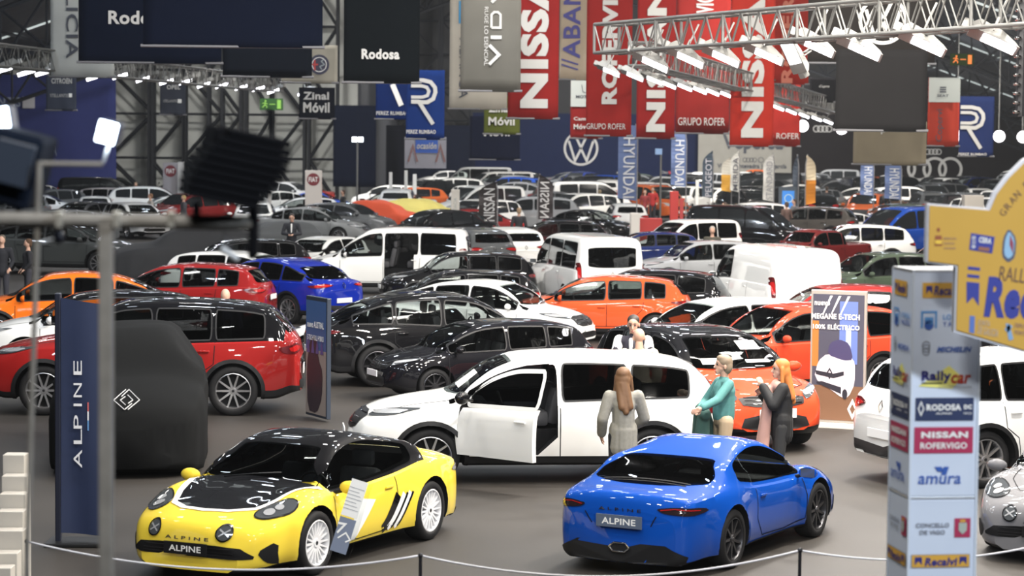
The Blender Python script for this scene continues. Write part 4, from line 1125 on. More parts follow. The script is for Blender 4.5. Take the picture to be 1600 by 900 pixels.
# ------------------------------------------------------------------ generic flat goods: panels, banners, flags
def cloth(name, col, rough=.9): return mat(name, tuple(c * (.8 if max(col) < .03 else 1) for c in col), rough, noise=.06, nscale=1.5, spec=.08)
TXW = mat('text_white', (.78, .78, .76), .7)
TXB = mat('banner_print_white', (.42, .42, .41), .8, spec=.1)
TXD = mat('text_dark', (.03, .035, .05), .7)
class Panel:
    """x0,y0,x1,y1 = the photo rectangle; Y = its distance. Local: x across, z up from the bottom edge, front faces -y"""
    def __init__(s, name, rect, Y, col, label, cat='banner', group=None, thick=.04, wave=.0, yaw=0, m=None, kind=None, bar=True):
        x0, y0, x1, y1 = rect; p = at_y((x0 + x1) / 2, y1, Y); s.w = (x1 - x0) * Y / F; s.h = (y1 - y0) * Y / F; s.k = Y / F; s.rect = rect
        col = tuple(c * .58 for c in col); m = m or cloth(name + '_cloth_%02x%02x%02x' % tuple(int(c * 255) for c in col), col)
        nx, nz = (14, 10) if wave else (1, 1); vs = []; fs = []
        for side in (0, 1):
            for j in range(nz + 1):
                for i in range(nx + 1):
                    u, v = i / nx, j / nz
                    dy = wave * (math.sin(u * 7 + v * 2.1) + .6 * math.sin(u * 13 + 1 + v * 3)) * (1 - v * .6) if wave else 0
                    vs.append(((u - .5) * s.w, dy + (thick if side else 0), v * s.h))
        N = (nx + 1) * (nz + 1)
        for j in range(nz):
            for i in range(nx):
                a = j * (nx + 1) + i; fs.append((a, a + 1, a + nx + 2, a + nx + 1)); fs.append((N + a, N + a + nx + 1, N + a + nx + 2, N + a + 1))
        def edge(L):
            for a, b in zip(L[:-1], L[1:]): fs.append((a, N + a, N + b, b))
        edge([i for i in range(nx + 1)]); edge([nz * (nx + 1) + i for i in range(nx, -1, -1)]); edge([j * (nx + 1) + nx for j in range(nz + 1)]); edge([j * (nx + 1) for j in range(nz, -1, -1)])
        s.o = mk(name, vs, fs, m, smooth=bool(wave)); s.o.location = p; s.o.rotation_euler = (0, 0, R_(yaw)); tag(s.o, label, cat, group)
        s.y = -wave * 1.7 - .015 * max(1, Y / 60)
        if bar and wave: MB().tube([(-s.w / 2 - .05, .03, .02), (s.w / 2 + .05, .03, .02)], .035, mat('batten', (.12, .12, .13), .5), 6).obj('bottom_batten', s.o)
    def mb(s): return MB()
    def xz(s, px, py): return ((px - (s.rect[0] + s.rect[2]) / 2) * s.k, (s.rect[3] - py) * s.k)
    def text(s, t, x0, y0, x1, y1, m=None, rot=0, bold=.03, mirror=False, shear=0, name='lettering', layer=0):
        """rect in photo pixels; for rot +-90 the text runs along the rect's height"""
        mb = MB(); cx, cz = s.xz((x0 + x1) / 2, (y0 + y1) / 2); w_, h_ = (x1 - x0) * s.k, (y1 - y0) * s.k
        if abs(rot) == 90: w_, h_ = h_, w_
        add_text(mb, t, cx, cz, w_, h_, m or TXB, rot=rot, bold=bold, y=s.y - layer * .01, mirror=mirror, shear=shear); return mb.obj(name, s.o)
    def rectm(s, x0, y0, x1, y1, m, name='printed_panel', layer=0):
        a = s.xz(x0, y1); b = s.xz(x1, y0); mb = MB(); quad(mb, a[0], a[1], b[0], b[1], m, s.y + .006 - layer * .01); return mb.obj(name, s.o)
    def draw(s, f, name='emblem'):
        mb = MB(); f(mb, s); return mb.obj(name, s.o)
RED = srgb(150, 38, 36); NAVY = srgb(22, 32, 58); BLUE = srgb(24, 58, 130)
CREAM = srgb(205, 196, 178)
# exhibitors' walls along the far end
p = Panel('exhibition_wall', (738, 178, 1092, 300), 196, srgb(27, 38, 74), 'wide navy exhibition wall with a large white round emblem across the far end', 'wall panel', thick=.2)
def vw(mb, s, cx, cy, r, m=TXB, wd=3.4):
    X, Z = s.xz(cx, cy); k = s.k; y = s.y
    ring(mb, X, Z, (r - wd / 2) * k, wd * k, m, y, 40); q = r * .80 * k
    strip(mb, [(X - q * .42, Z + q * .92), (X, Z + q * .04), (X + q * .42, Z + q * .92)], wd * k, m, y)
    strip(mb, [(X - q * .88, Z + q * .52), (X - q * .42, Z - q * .90), (X, Z - q * .04), (X + q * .42, Z - q * .90), (X + q * .88, Z + q * .52)], wd * k, m, y)
p.draw(lambda mb, s: vw(mb, s, 907, 232, 27)); p.text('Das', 1033, 266, 1043, 270, bold=.0); p.text('WeltAuto', 1044, 266, 1056, 271, mat('text_red', (.6, .05, .05), .7))
p = Panel('exhibition_wall', (1090, 205, 1262, 312), 195, srgb(176, 174, 166), 'off-white exhibition wall with bold dark lettering beside the navy emblem wall', 'wall panel', thick=.2)
p.text('Vepersa', 1128, 211, 1222, 240, TXD, bold=.04); p.text('Vigo | Pontevedra | Vilagarcía', 1120, 256, 1228, 265, TXD); p.text('www.vepersa.com', 1150, 270, 1212, 278, TXD)
p.draw(lambda mb, s: ([ring(mb, s.xz(1163 + 5 * q, 250)[0], s.xz(0, 250)[1], 3.2 * s.k, .8 * s.k, TXD, s.y) for q in range(4)], ring(mb, *s.xz(1188, 250), 4 * s.k, .9 * s.k, TXD, s.y)))
p = Panel('exhibition_wall', (1236, 148, 1600, 330), 194, srgb(42, 38, 40), 'black exhibition wall with four large linked white rings at the far end', 'wall panel', thick=.2)
def audi(mb, s, cx, cy, r, wd, m=TXB, gap=1.42):
    for q in range(4):
        X, Z = s.xz(cx + (q - 1.5) * r * gap, cy); ring(mb, X, Z, r * s.k, wd * s.k, m, s.y - q * .004, 36)
p.draw(lambda mb, s: audi(mb, s, 1447, 264, 17, 4.2)); p.draw(lambda mb, s: audi(mb, s, 1456, 237, 4, 1.3))
p.draw(lambda mb, s: audi(mb, s, 1283, 203, 4.6, 1.4))
p.text('Audi', 1273, 279, 1285, 283, mat('text_red', (.6, .05, .05), .7)); p.text('Selection :plus', 1287, 279, 1312, 283)
p = Panel('curtain', (-20, 118, 181, 300), 147, srgb(62, 70, 128), 'dark violet-blue curtain wall covering the rear corner behind the white floodlight', 'curtain', wave=.12, bar=False)  # curtain colour lightened to carry the floodlights' bluish glow
p.text('STELLANTIS', -58, 153, 34, 168, mat('text_grey', srgb(120, 130, 150), .8)); p.rectm(37, 152, 56, 170, mat('badge_grey', srgb(160, 160, 165), .8))
p.draw(lambda mb, s: (strip(mb, [s.xz(76, 243), s.xz(79, 228), s.xz(82, 224), s.xz(86, 228), s.xz(89, 243)], 1.2 * s.k, mat('text_grey', srgb(120, 130, 150), .8), s.y), strip(mb, [s.xz(77, 240), s.xz(82, 230), s.xz(88, 240)], 1.2 * s.k, mat('text_grey', srgb(120, 130, 150), .8), s.y)))
p = Panel('curtain', (520, 165, 587, 292), 145, srgb(18, 26, 48), 'near-black blue curtain behind the slim lit floodlight mast', 'curtain', wave=.10, bar=False)
p = Panel('curtain', (588, 196, 640, 300), 180, srgb(14, 16, 28), 'black drape under the two blue hanging banners', 'curtain', wave=.1, bar=False)
p = Panel('curtain', (636, 196, 742, 300), 190, srgb(16, 24, 48), 'very dark blue drape beside the white event poster', 'curtain', wave=.1, bar=False)
p = Panel('event_poster', (632, 214, 697, 263), 110, srgb(176, 178, 190), 'white event poster with a blue square and two tower drawings hanging below blue banners', 'poster', wave=.0)
p.rectm(649, 214, 684, 239, mat('poster_blue', srgb(40, 80, 160), .7)); p.text('ocasión', 651, 223, 682, 233, shear=.2, layer=1)
p.draw(lambda mb, s: [strip(mb, [s.xz(a, 253), s.xz(a + 7, 228), s.xz(a + 14, 253)], 3 * s.k, mat('poster_brown', srgb(120, 90, 90), .8), s.y) for a in (638, 681)], 'tower_drawings')

# ------------------------------------------------------------------ hanging banners
G = None
def banner(rect, Y, col, label, **k): return Panel('hanging_banner', rect, Y, col, label, 'banner', wave=.02 * Y / 60, thick=.03, **k)
p = banner((79, -60, 178, 121), 72, srgb(196, 200, 198), 'white hanging banner with dark sideways letters, mostly behind a navy one')
p.text('GALICIA', 104, -70, 123, 92, TXD, rot=-90, bold=.01)
p = banner((123, -60, 345, 99), 60, srgb(14, 24, 46), 'navy hanging banner with half-hidden white name lettering')
p.text('Rodosa', 170, 18, 262, 39, TXB, bold=.03)
p = banner((224, -60, 503, 74), 50, srgb(13, 22, 44), 'largest plain navy hanging banner, overlapping its navy neighbour')
p = banner((348, -20, 487, 121), 66, srgb(17, 24, 36), 'plain blue-black hanging banner below the largest navy banner')
p = banner((440, 71, 527, 130), 78, srgb(168, 164, 152), 'small cream banner with a dark round crest, half hidden by navy banners')
p.draw(lambda mb, s: (disc(mb, *s.xz(499, 101), 15.5 * s.k, mat('crest_navy', srgb(34, 36, 58), .7), s.y + .004), ring(mb, *s.xz(499, 101), 11 * s.k, .8 * s.k, TXW, s.y - .01), strip(mb, [s.xz(492, 94), s.xz(492, 110)], 2.4 * s.k, mat('crest_red', srgb(150, 40, 40), .7), s.y - .012), strip(mb, [s.xz(487, 101), s.xz(497, 101)], 2.4 * s.k, mat('crest_red', srgb(150, 40, 40), .7), s.y - .014), strip(mb, [s.xz(503, 109), s.xz(500, 104), s.xz(507, 101), s.xz(502, 96), s.xz(506, 93)], 1.6 * s.k, mat('crest_grey', srgb(120, 130, 135), .7), s.y - .012)), 'crest')
p = banner((537, -60, 655, 130), 58, srgb(12, 19, 24), 'black hanging banner with a short white name low down')
p.text('Rodosa', 565, 77, 624, 93, bold=.04)
p = banner((702, -60, 792, 171), 86, srgb(196, 190, 178), 'off-white banner with a blue square tab behind the grey banner')
p.rectm(716, 3, 726, 38, mat('tab_blue', srgb(40, 120, 165), .8)); p.text('ABANCA', 717, 60, 731, 154, TXD, rot=-90, bold=0)
p = banner((719, -60, 813, 143), 66, srgb(104, 102, 96), 'grey hanging banner with angular white sideways letters')
def dacia(mb, s):
    m = TXB; w_ = 5 * s.k
    strip(mb, [s.xz(764, 101), s.xz(779, 86), s.xz(764, 71)], w_, m, s.y)
    strip(mb, [s.xz(766, 59), s.xz(783, 59)], w_ * 1.1, m, s.y)
    strip(mb, [s.xz(767, 44), s.xz(781, 44), s.xz(781, 24), s.xz(777, 20), s.xz(771, 20), s.xz(767, 24), s.xz(767, 44)], w_ * .0 + 3.6 * s.k, m, s.y)
    strip(mb, [s.xz(767, 5), s.xz(782, -10), s.xz(767, -25)], w_, m, s.y)
p.draw(dacia, 'lettering'); p.text('RUGE LO ESENCIAL', 756, 12, 762, 103, rot=-90, bold=0)
p = banner((793, -60, 872, 186), 70, RED, 'tallest red hanging banner with large white sideways letters beside the cream one')
p.text('NISSAN', 812, -95, 856, 169, TXB, rot=90, bold=.05)
p = banner((874, -60, 922, 125), 88, srgb(214, 196, 172), 'cream hanging banner with violet-blue sideways letters and two slashes')
p.text('ABANCA', 879, -80, 906, 92, mat('text_violet', srgb(62, 60, 130), .7), rot=90, bold=.02)
p.draw(lambda mb, s: [strip(mb, [s.xz(877, a), s.xz(903, a + 8)], 2.4 * s.k, mat('text_violet', srgb(62, 60, 130), .7), s.y) for a in (93, 101)], 'slashes')
p = banner((891, 124, 940, 217), 96, RED, 'small white-over-red banner half behind a red banner'); p.rectm(891, 124, 940, 167, mat('banner_white', srgb(160, 166, 163), .8)); p.text('MOTOR', 899, 149, 928, 154, TXD, layer=1); p.text('Campos', 896, 183, 930, 190, layer=1); p.text('Móvil', 896, 194, 920, 202, layer=1)
p.draw(lambda mb, s: strip(mb, [s.xz(908, 133), s.xz(910, 144), s.xz(916, 146)], 1 * s.k, TXD, s.y - .01), 'drawing')
p = banner((915, -60, 986, 213), 74, srgb(158, 40, 36), 'red banner with rounded sideways name and small lettering along its foot')
p.text('ROFERVIGO', 939, -65, 963, 163, rot=90, bold=.05); p.text('GRUPO ROFER', 916, 193, 977, 202, bold=.0)
p = banner((994, -60, 1054, 217), 84, srgb(152, 36, 34), 'narrow red banner with sideways letters just past the truss end')
p.text('NISSAN', 1009, -20, 1039, 206, rot=90, bold=.05)
p = banner((1055, -30, 1139, 209), 96, srgb(146, 40, 36), 'wide red banner with only small lettering along its foot'); p.text('GRUPO ROFER', 1059, 184, 1132, 196, bold=0); p.text('VIGO', 1085, -20, 1112, 22, rot=90)
p = banner((1140, -30, 1208, 229), 86, srgb(192, 52, 38), 'bright orange-red banner with big sideways letters behind the lamps')
p.text('NISSAN', 1157, -60, 1192, 215, rot=90, bold=.05)
p = banner((1200, 20, 1250, 229), 112, srgb(170, 44, 36), 'red banner whose lower corner shows small white lettering'); p.text('GRUPO ROFER', 1168, 208, 1248, 217, bold=0, name='lettering')
p = banner((1206, -60, 1263, 132), 92, srgb(190, 48, 34), 'orange-red banner with rounded sideways letters behind the near truss'); p.text('ROFERVIGO', 1220, -110, 1238, 130, mat('text_peach', srgb(190, 110, 90), .8), rot=90, bold=.04)
p = banner((1262, -60, 1460, 100), 70, srgb(52, 48, 46), 'large charcoal banner with a white round emblem behind the near truss'); p.draw(lambda mb, s: vw(mb, s, 1378, 32, 38, TXW, 5))
p = banner((1305, 78, 1447, 205), 58, srgb(46, 45, 46), 'large plain charcoal hanging screen below the row of lamps')
p = banner((1333, 190, 1447, 258), 76, srgb(148, 138, 118), 'beige hanging banner under the charcoal screen'); p.text('F', 1375, 203, 1381, 210); 
p = banner((1449, 122, 1498, 229), 92, srgb(190, 66, 48), 'white-over-red banner with dark sideways name at the right-hand wall'); p.rectm(1449, 122, 1498, 160, mat('banner_white', srgb(160, 166, 163), .8)); p.text('Copervi', 1461, 171, 1474, 221, TXD, rot=90, layer=1, bold=.0); p.text('SEAT', 1462, 148, 1480, 152, TXD, layer=1)
p.draw(lambda mb, s: [quad(mb, *s.xz(1466, a + 2.4), *s.xz(1476, a), TXD, s.y - .012) for a in (136, 139.4, 142.8)], 'emblem')
def bigR(mb, s, x, y, h, m=TXB, k=1.0):
    w_ = .09 * h * s.k
    def P(u, v): return s.xz(x + u * h * .62, y + v * h)
    a = [P(0, .0), P(.45, .0), P(.72, .04), P(.88, .16), P(.90, .27), P(.82, .42), P(.6, .50), P(.30, .50), P(.82, 1.0)]
    b = [P(0, .13), P(.40, .13), P(.58, .16), P(.66, .25), P(.60, .35), P(.42, .385), P(0, .385)]
    strip(mb, a, w_, m, s.y); strip(mb, b, w_ * .8, m, s.y - .004); strip(mb, [P(0, .49), P(.36, .49)], w_, m, s.y - .006)
p = banner((1498, 151, 1552, 245), 98, srgb(36, 52, 104), 'blue banner with a large outlined letter at the right-hand wall'); p.draw(lambda mb, s: bigR(mb, s, 1499, 168, 64)); p.text('PEREZ RUMBAO', 1497, 239, 1541, 243)
p = banner((634, 110, 694, 218), 80, srgb(22, 52, 118), 'larger blue banner with a whole outlined letter beside the black banner'); p.draw(lambda mb, s: bigR(mb, s, 642, 126, 68)); p.text('PEREZ RUMBAO', 635, 203, 681, 209); 
p = banner((587, 128, 641, 187), 84, srgb(20, 46, 108), 'smaller blue banner showing only one slanted stroke of a letter'); p.draw(lambda mb, s: strip(mb, [s.xz(613, 132), s.xz(627, 165)], 8 * s.k, TXW, s.y)); p.text('PEREZ RUMBAO', 588, 174, 639, 180)
p = banner((756, 150, 812, 210), 98, srgb(94, 102, 42), 'olive green banner with two white words above the navy wall'); p.text('Zinal', 763, 162, 796, 176); p.text('Móvil', 763, 183, 804, 196)
p = banner((734, 182, 812, 250), 120, srgb(22, 28, 54), 'small navy banner peeping out below the olive one'); p.text('Móvil', 756, 203, 796, 213)
p = banner((467, 137, 523, 186), 104, srgb(22, 25, 38), 'small black banner with one white word near the slim floodlight mast'); p.text('Zinal', 474, 144, 514, 156, layer=0); p.text('Móvil', 474, 160, 515, 176)
p = banner((72, 120, 119, 173), 100, srgb(74, 80, 96), 'small grey banner with pale lettering against the violet curtain'); p.text('CITROËN', 81, 121, 113, 131); p.text('STELLANTIS', 79, 147, 107, 152, bold=0); p.rectm(108, 146, 113, 152, TXW)
p = banner((250, 128, 290, 180), 104, srgb(72, 76, 88), 'small grey banner with pale lettering in front of a lattice column'); p.text('OPEL', 261, 133, 282, 140); p.text('STELLANTIS', 256, 156, 277, 160, bold=0); p.rectm(278, 155, 284, 161, TXW)
p = banner((1265, 122, 1306, 160), 110, srgb(34, 33, 38), 'small black banner with a pale script word beside the charcoal screen'); p.text('Cupra', 1279, 133, 1295, 138, shear=.3)
for (px, py, col, lab, flip) in ((1503, 93, srgb(210, 110, 40), 'orange lit running-man exit sign under the right-hand roof slope', 0), (424, 163, srgb(110, 150, 60), 'green running-man exit sign in front of the lattice columns', 0)):
    p = Panel('exit_sign', (px - 18, py - 9, px + 18, py + 9), 90 if px > 800 else 112, srgb(52, 72, 34) if px > 800 else srgb(70, 110, 60), lab, 'sign', thick=.08)
    em = mat('exit_glow_%d' % px, col, .6, emit=col, estr=.9)
    def man(mb, s, px=px, py=py):
        disc(mb, *s.xz(px - 9, py - 5), 1.6 * s.k, em, s.y); strip(mb, [s.xz(px - 9, py - 3), s.xz(px - 10.5, py + 1.5), s.xz(px - 14, py + 5)], 1.6 * s.k, em, s.y); strip(mb, [s.xz(px - 10, py + 1), s.xz(px - 7, py + 3), s.xz(px - 7, py + 6)], 1.4 * s.k, em, s.y); strip(mb, [s.xz(px - 14, py - 1), s.xz(px - 10, py - 2.5), s.xz(px - 6, py)], 1.2 * s.k, em, s.y)
        strip(mb, [s.xz(px - 3, py), s.xz(px + 6, py)], 1.5 * s.k, em, s.y); quad(mb, *s.xz(px + 9, py + 7), *s.xz(px + 15, py - 7), em, s.y)
    p.draw(man, 'pictogram')

# ------------------------------------------------------------------ lighting trusses with floodlights
ALU = mat('truss_aluminium', (0.11, 0.11, 0.105), .5, .2); ALUD = mat('lamp_housing', (0.24, 0.24, 0.23), .5, .3)
def truss(a, b, s_, label, seg=None, name='lighting_truss', r=.03, m=None):
    m = m or ALU
    a = Vector(a); b = Vector(b); L = (b - a).length; d = (b - a).normalized(); n = Vector((-d.y, d.x, 0)).normalized(); up = n.cross(d) * (1 if n.cross(d).z > 0 else -1)
    root = empty(name, a); tag(root, label, 'truss'); K = max(3, int(L / (seg or s_ * 1.05)))
    cs = [n * sx * s_ / 2 + up * sz * s_ / 2 for sx, sz in ((-1, -1), (1, -1), (1, 1), (-1, 1))]
    for c in cs: MB().tube([c, (b - a) + c], r, m, 8).obj('chord', root)
    mb = MB()
    for k in range(K):
        p0 = d * (L * k / K); p1 = d * (L * (k + 1) / K); pm = (p0 + p1) / 2
        for i in range(4):
            c0, c1 = cs[i], cs[(i + 1) % 4]
            mb.tube([p0 + c0, pm + c1], r * .45, m, 5, caps=False); mb.tube([pm + c1, p1 + c0], r * .45, m, 5, caps=False)
        if k % 4 == 0:
            for i in range(4): mb.tube([p0 + cs[i], p0 + cs[(i + 1) % 4]], r * .9, m, 6, caps=False)
    for i in range(4): mb.tube([d * L + cs[i], d * L + cs[(i + 1) % 4]], r * .9, m, 6, caps=False)
    mb.obj('lacing', root); return root
def lampmat(i, col, st): return mat('lamp_glow_%s' % i, (.9, .9, .9), .4, emit=col, estr=st)
GLW = lampmat('w', (1.0, .95, .98), 26); GLC = lampmat('c', (.92, .90, 1.0), 22); GLB = lampmat('b', (.75, .87, 1.0), 40)
FLT = {}
def flood(p, yaw, pitch, sc, label, group, em=GLW, hang=.4):
    if ('b', em.name) not in FLT:
        mb = MB()
        # bowl shaped housing opening towards -z, deep side to +x
        vs = [(-.42, -.20, 0), (.30, -.20, 0), (.30, .20, 0), (-.42, .20, 0), (-.12, -.12, .16), (.22, -.12, .19), (.22, .12, .19), (-.12, .12, .16), (-.34, -.17, .06), (.30, -.17, .08), (.30, .17, .08), (-.34, .17, .06)]
        fs = [(0, 1, 9, 8), (1, 2, 10, 9), (2, 3, 11, 10), (3, 0, 8, 11), (8, 9, 5, 4), (9, 10, 6, 5), (10, 11, 7, 6), (11, 8, 4, 7), (4, 5, 6, 7), (3, 2, 1, 0)]
        mb.add(vs, fs, ALUD); mb.box((.36, 0, .07), (.12, .16, .14), ALUD, bev=.02)
        FLT['b', em.name] = to_mesh(mb, angle=40, name='housing')
        mb = MB(); mb.add([(-.38, -.16, -.006), (.10, -.16, -.006), (.10, .16, -.006), (-.38, .16, -.006)], [(3, 2, 1, 0)], em); FLT['g', em.name] = to_mesh(mb, name='glowing_front')
        mb = MB(); mb.tube([(0, -.24, .06), (0, -.24, .26), (0, .24, .26), (0, .24, .06)], .015, ALUD, 5); mb.tube([(0, 0, .26), (0, 0, .26 + hang)], .018, ALUD, 5); FLT['y', em.name] = to_mesh(mb, name='yoke')
    r = empty('floodlight', p, R_(yaw)); r.rotation_euler = (R_(17 if abs(yaw) > 90 else -15), R_(pitch), R_(yaw)); r.scale = (sc,) * 3; tag(r, label, 'floodlight', group)
    inst('housing', FLT['b', em.name], r); inst('glowing_front', FLT['g', em.name], r); inst('yoke', FLT['y', em.name], r); return r
tA = at_y(948, 61, 45); tB = at_y(1660, 6, 33.5)
truss(tA, tB, .52, 'silver box truss nearest the camera, carrying the biggest floodlights', r=.032)
ORD = 'first second third fourth fifth sixth seventh eighth ninth tenth eleventh twelfth thirteenth fourteenth fifteenth sixteenth'.split()
near = [(1030, 110), (1085, 103), (1140, 101), (1207, 97), (1285, 84), (1355, 88), (1453, 80), (1563, 76)]
for i, (px, py) in enumerate(near):
    t = (px - 948) / (1660 - 948); Y = 45 + (33.5 - 45) * t
    flood(at_y(px - 18, py - 14, Y), 172, -24, 1.0 if px < 1300 else 1.05, 'floodlight %s along the nearest truss, counted from its free end' % ORD[i], 'floodlights under the nearest truss')
r = flood(at_y(1240, 92, 41), 20, 62, .9, 'floodlight turned edge-on under the nearest truss', None)
tC = at_y(1000, 84, 66); tD = at_y(1308, 168, 118); truss(tC, tD, .62, 'silver truss running away behind the nearest one, with a close row of lamps', seg=1.0, r=.032)
tE = at_y(1150, 75, 62)
for i, (px, py) in enumerate([(948, 113), (985, 120), (1016, 126), (1038, 133), (1064, 137), (1088, 142), (1108, 145), (1130, 149), (1150, 153), (1172, 158), (1192, 163), (1212, 170), (1232, 176), (1252, 182), (1272, 187), (1290, 192)]):
    Y = 66 + (118 - 66) * max(0, min(1, (px - 1000) / 308)); flood(at_y(px, py - 3, Y), 172, -22, .95, 'lamp %s in the close row under the receding truss' % ORD[i], 'lamps under the receding truss', GLC)
tF = at_y(-30, 84, 66); tG = at_y(432, 133, 108); truss(tF, tG, .60, 'long silver truss crossing below the navy banners, with lamps beneath', seg=1.1, r=.03)
for i, (px, py) in enumerate([(8, 112), (45, 116), (72, 116), (150, 124), (190, 122), (226, 127), (262, 131), (292, 131), (320, 136), (348, 137), (378, 140), (405, 142), (428, 146), (475, 149)]):
    Y = 66 + 42 * (px + 30) / 462; flood(at_y(px + 4, py - 5, Y), 10, -18, 1.1, 'lamp %s in the row under the long truss below the navy banners' % ORD[i], 'lamps under the long truss', GLC)
# small round spots at the right-hand wall
for i, (px, py) in enumerate([(1254, 197), (1315, 201), (1496, 212), (1561, 213), (1598, 214)]):
    p = at_y(px, py, 120); r = empty('spotlight', p); tag(r, 'round white spotlight glowing against the black ringed wall, %s from the red banners' % ORD[i], 'spotlight', 'round spotlights at the black wall')
    MB().lathe([(0, .25), (.2, .22), (.28, .0), (.3, -.05)], ALUD, 16).obj('housing', r); mb = MB(); disc(mb, 0, 0, .27, lampmat('s', (.97, .92, 1.0), 60), -.04); mb.obj('glowing_front', r)
    MB().tube([(0, .1, .2), (0, .1, 6)], .03, ALUD, 5).obj('hanger', r)
r = empty('light_mast', at_y(558, 300, 118) * 1.0); r.location.z = 0; tag(r, 'slim floodlight mast with two small bright lamps before a dark curtain', 'floodlight mast')
zt = at_y(558, 218, 118).z
MB().tube([(0, 0, 0), (0, 0, zt)], .05, ALU, 6).obj('mast', r)
for sx in (-.14, .16):
    mb = MB(); mb.box((sx, .06, zt), (.28, .15, .28), ALUD, bev=.02); o = mb.obj('lamp', r); mb = MB(); quad(mb, sx - .11, zt - .11, sx + .11, zt + .11, lampmat('m', (.75, .87, 1), 60), -.03); mb.obj('glowing_front', o)
r = empty('light_mast', at_y(1032, 300, 120)); r.location.z = 0; zt = at_y(1028, 237, 120).z; tag(r, 'slim floodlight mast with one unlit lamp in front of the navy emblem wall', 'floodlight mast')
MB().tube([(0, 0, 0), (0, 0, zt)], .05, ALU, 6).obj('mast', r); MB().box((-.12, 0, zt), (.35, .2, .3), mat('lamp_blue_grey', srgb(120, 150, 190), .4), bev=.03).obj('lamp', r)

r = empty('hoist_chain', at_y(1592, 100, 40)); tag(r, 'dark hoist chain hanging down the frame edge past the nearest truss', 'chain')
mb = MB(); zt_, zb_ = at_y(1592, -20, 40).z - r.location.z, at_y(1592, 182, 40).z - r.location.z
mb.tube([(.06, .05, zt_), (.06, .05, zb_)], .09, mat('hoist_black', (.006, .006, .008), .5), 8); mb.obj('chain_bag', r)
mb = MB(); n_ = 14
for q in range(n_): mb.ball((-.04, -.07, zb_ + (zt_ - zb_) * (q + .5) / n_), (.07, .05, .035), CHROME, 8)
mb.obj('chain_links', r, smooth=True)
# ------------------------------------------------------------------ cars in view, one by one
WH = (.80, .80, .78); BK = (.003, .003, .004); RD = (.25, .012, .012); OR = (.60, .10, .012); ORR = (.60, .055, .015); SV = (.32, .33, .34); GY = (.10, .105, .11); NB = (.008, .018, .10)
GN = (.055, .075, .05); BL = (.004, .018, .26)
place_sport('y', 'white', 'yellow', 'sports_car', 665, 843, (-1.22, .82), 244, (.88, .66, .06), 'yellow sports coupe with black roof, black bonnet and white spoked wheels', roof=BLACKP, sc=.98)
place_sport('b', 'dark', None, 'sports_car', 1137, 888, (-1.22, -.82), 61, (.002, .062, .37), 'bright blue sports coupe seen from behind, single exhaust in the middle', sc=.93)
PROTO[('sports', str(sorted(dict(rim='b').items())))] and PROTO.__setitem__(('sports', str(sorted(dict(rim='g').items()))), PROTO[('sports', str(sorted(dict(rim='b').items())))])
place_anchor('sports', 'sports_car', 1541, 838, (1.98, -.70, .22), 243, (.15, .15, .16), 'silver grey sports coupe cut off by the frame, beside the sponsor column', rim='g', sc=.97)

# large white SUV with its front door open
k = SPECS['suv']
door_out = chaikin([(1.02, .38), (1.06, .70), (1.0, 1.06), (.62, 1.34), (.28, 1.505), (-.17, 1.54), (-.17, .38)], 1)
bd, parts = get_proto('suv', rim='ten', open_sides=((door_out, 1, .26),))
suv, _ = place_anchor('suv', 'suv', 672, 757, (1.36, .85), 186, WH, 'white SUV with its front door standing open behind the two sports coupes', rim='ten', open_sides=((door_out, 1, .26),), sc=1.03)
suv.scale.z = .965
hg = empty('door', (1.03, .88, 0), R_(-46), suv)
def shell(poly, th, m, off=.0, inner=PLAST):
    mb = MB(); bd.patch(mb, poly, 'L', m, off, .07); n = len(mb.v); f0 = list(mb.f)
    vs = [v - Vector((0, th, 0)) for v in mb.v]; mb.add(vs, [f[::-1] for f in f0], inner)
    cnt = {}
    for f in f0:
        for a, b in zip(f, f[1:] + f[:1]): cnt[(a, b)] = 1
    for (a, b) in list(cnt):
        if (b, a) not in cnt: mb.f.append((b, a, a + n, b + n)); mb.mi.append(mb.slot(m))
    mb.v = [v - Vector((1.03, .88, 0)) for v in mb.v]; return mb
zl = lambda x: float(bd.prof(np.array([x]))[2][0])
skin_ = shell([(1.00, .40), (1.04, .70), (.99, zl(.99)), (.4, zl(.4) + .02), (-.15, zl(-.15) + .02), (-.15, .40)], .07, PAINT); o = skin_.obj('door_panel', hg, angle=35); o.color = (*WH, 1)
w0 = bd.side_wins()[0]; mb = MB(); bd.patch(mb, w0, 'L', GLASSD, .0); mb.v = [v - Vector((1.03, .88, 0)) for v in mb.v]; mb.obj('door_window', hg, smooth=True)
mb = MB(); bd.band(mb, w0, .05, 'L', PAINT, .006, close=True); mb.v = [v - Vector((1.03, .88, 0)) for v in mb.v]; o = mb.obj('window_frame', hg, smooth=True); o.color = (*WH, 1)
mb = MB(); mb.box((-1.0, .055, zl(-.1) - .13), (.17, .03, .03), PAINT, bev=.01); mb.obj('door_handle', hg).color = (*WH, 1)
mb = MB(); mb.tube([(-.22, .0, 1.10), (-.24, .13, 1.12)], .02, PLAST, 6); mb.ball((-.24, .21, 1.15), (.07, .11, .085), BLACKP, 12); mb.obj('wing_mirror', hg, smooth=True)
mb = MB(); mb.box((1.05, -.25, 1.0), (.02, .30, .22), PAPER, Matrix.Rotation(R_(-62), 4, 'Y')); bdv = None
sh = MB(); sh.add([bd.shoot(x, y, 'T', .03) for x, y in ((.98, -.05), (.98, .42), (.74, .36), (.74, -.10))], [(0, 1, 2, 3)], PAPER); o = sh.obj('price_sheet'); bpy.context.view_layer.update(); o.location = suv.location; o.rotation_euler = suv.rotation_euler; o.scale = suv.scale; tag(o, 'white information sheet lying on the windscreen of the white SUV', 'paper')

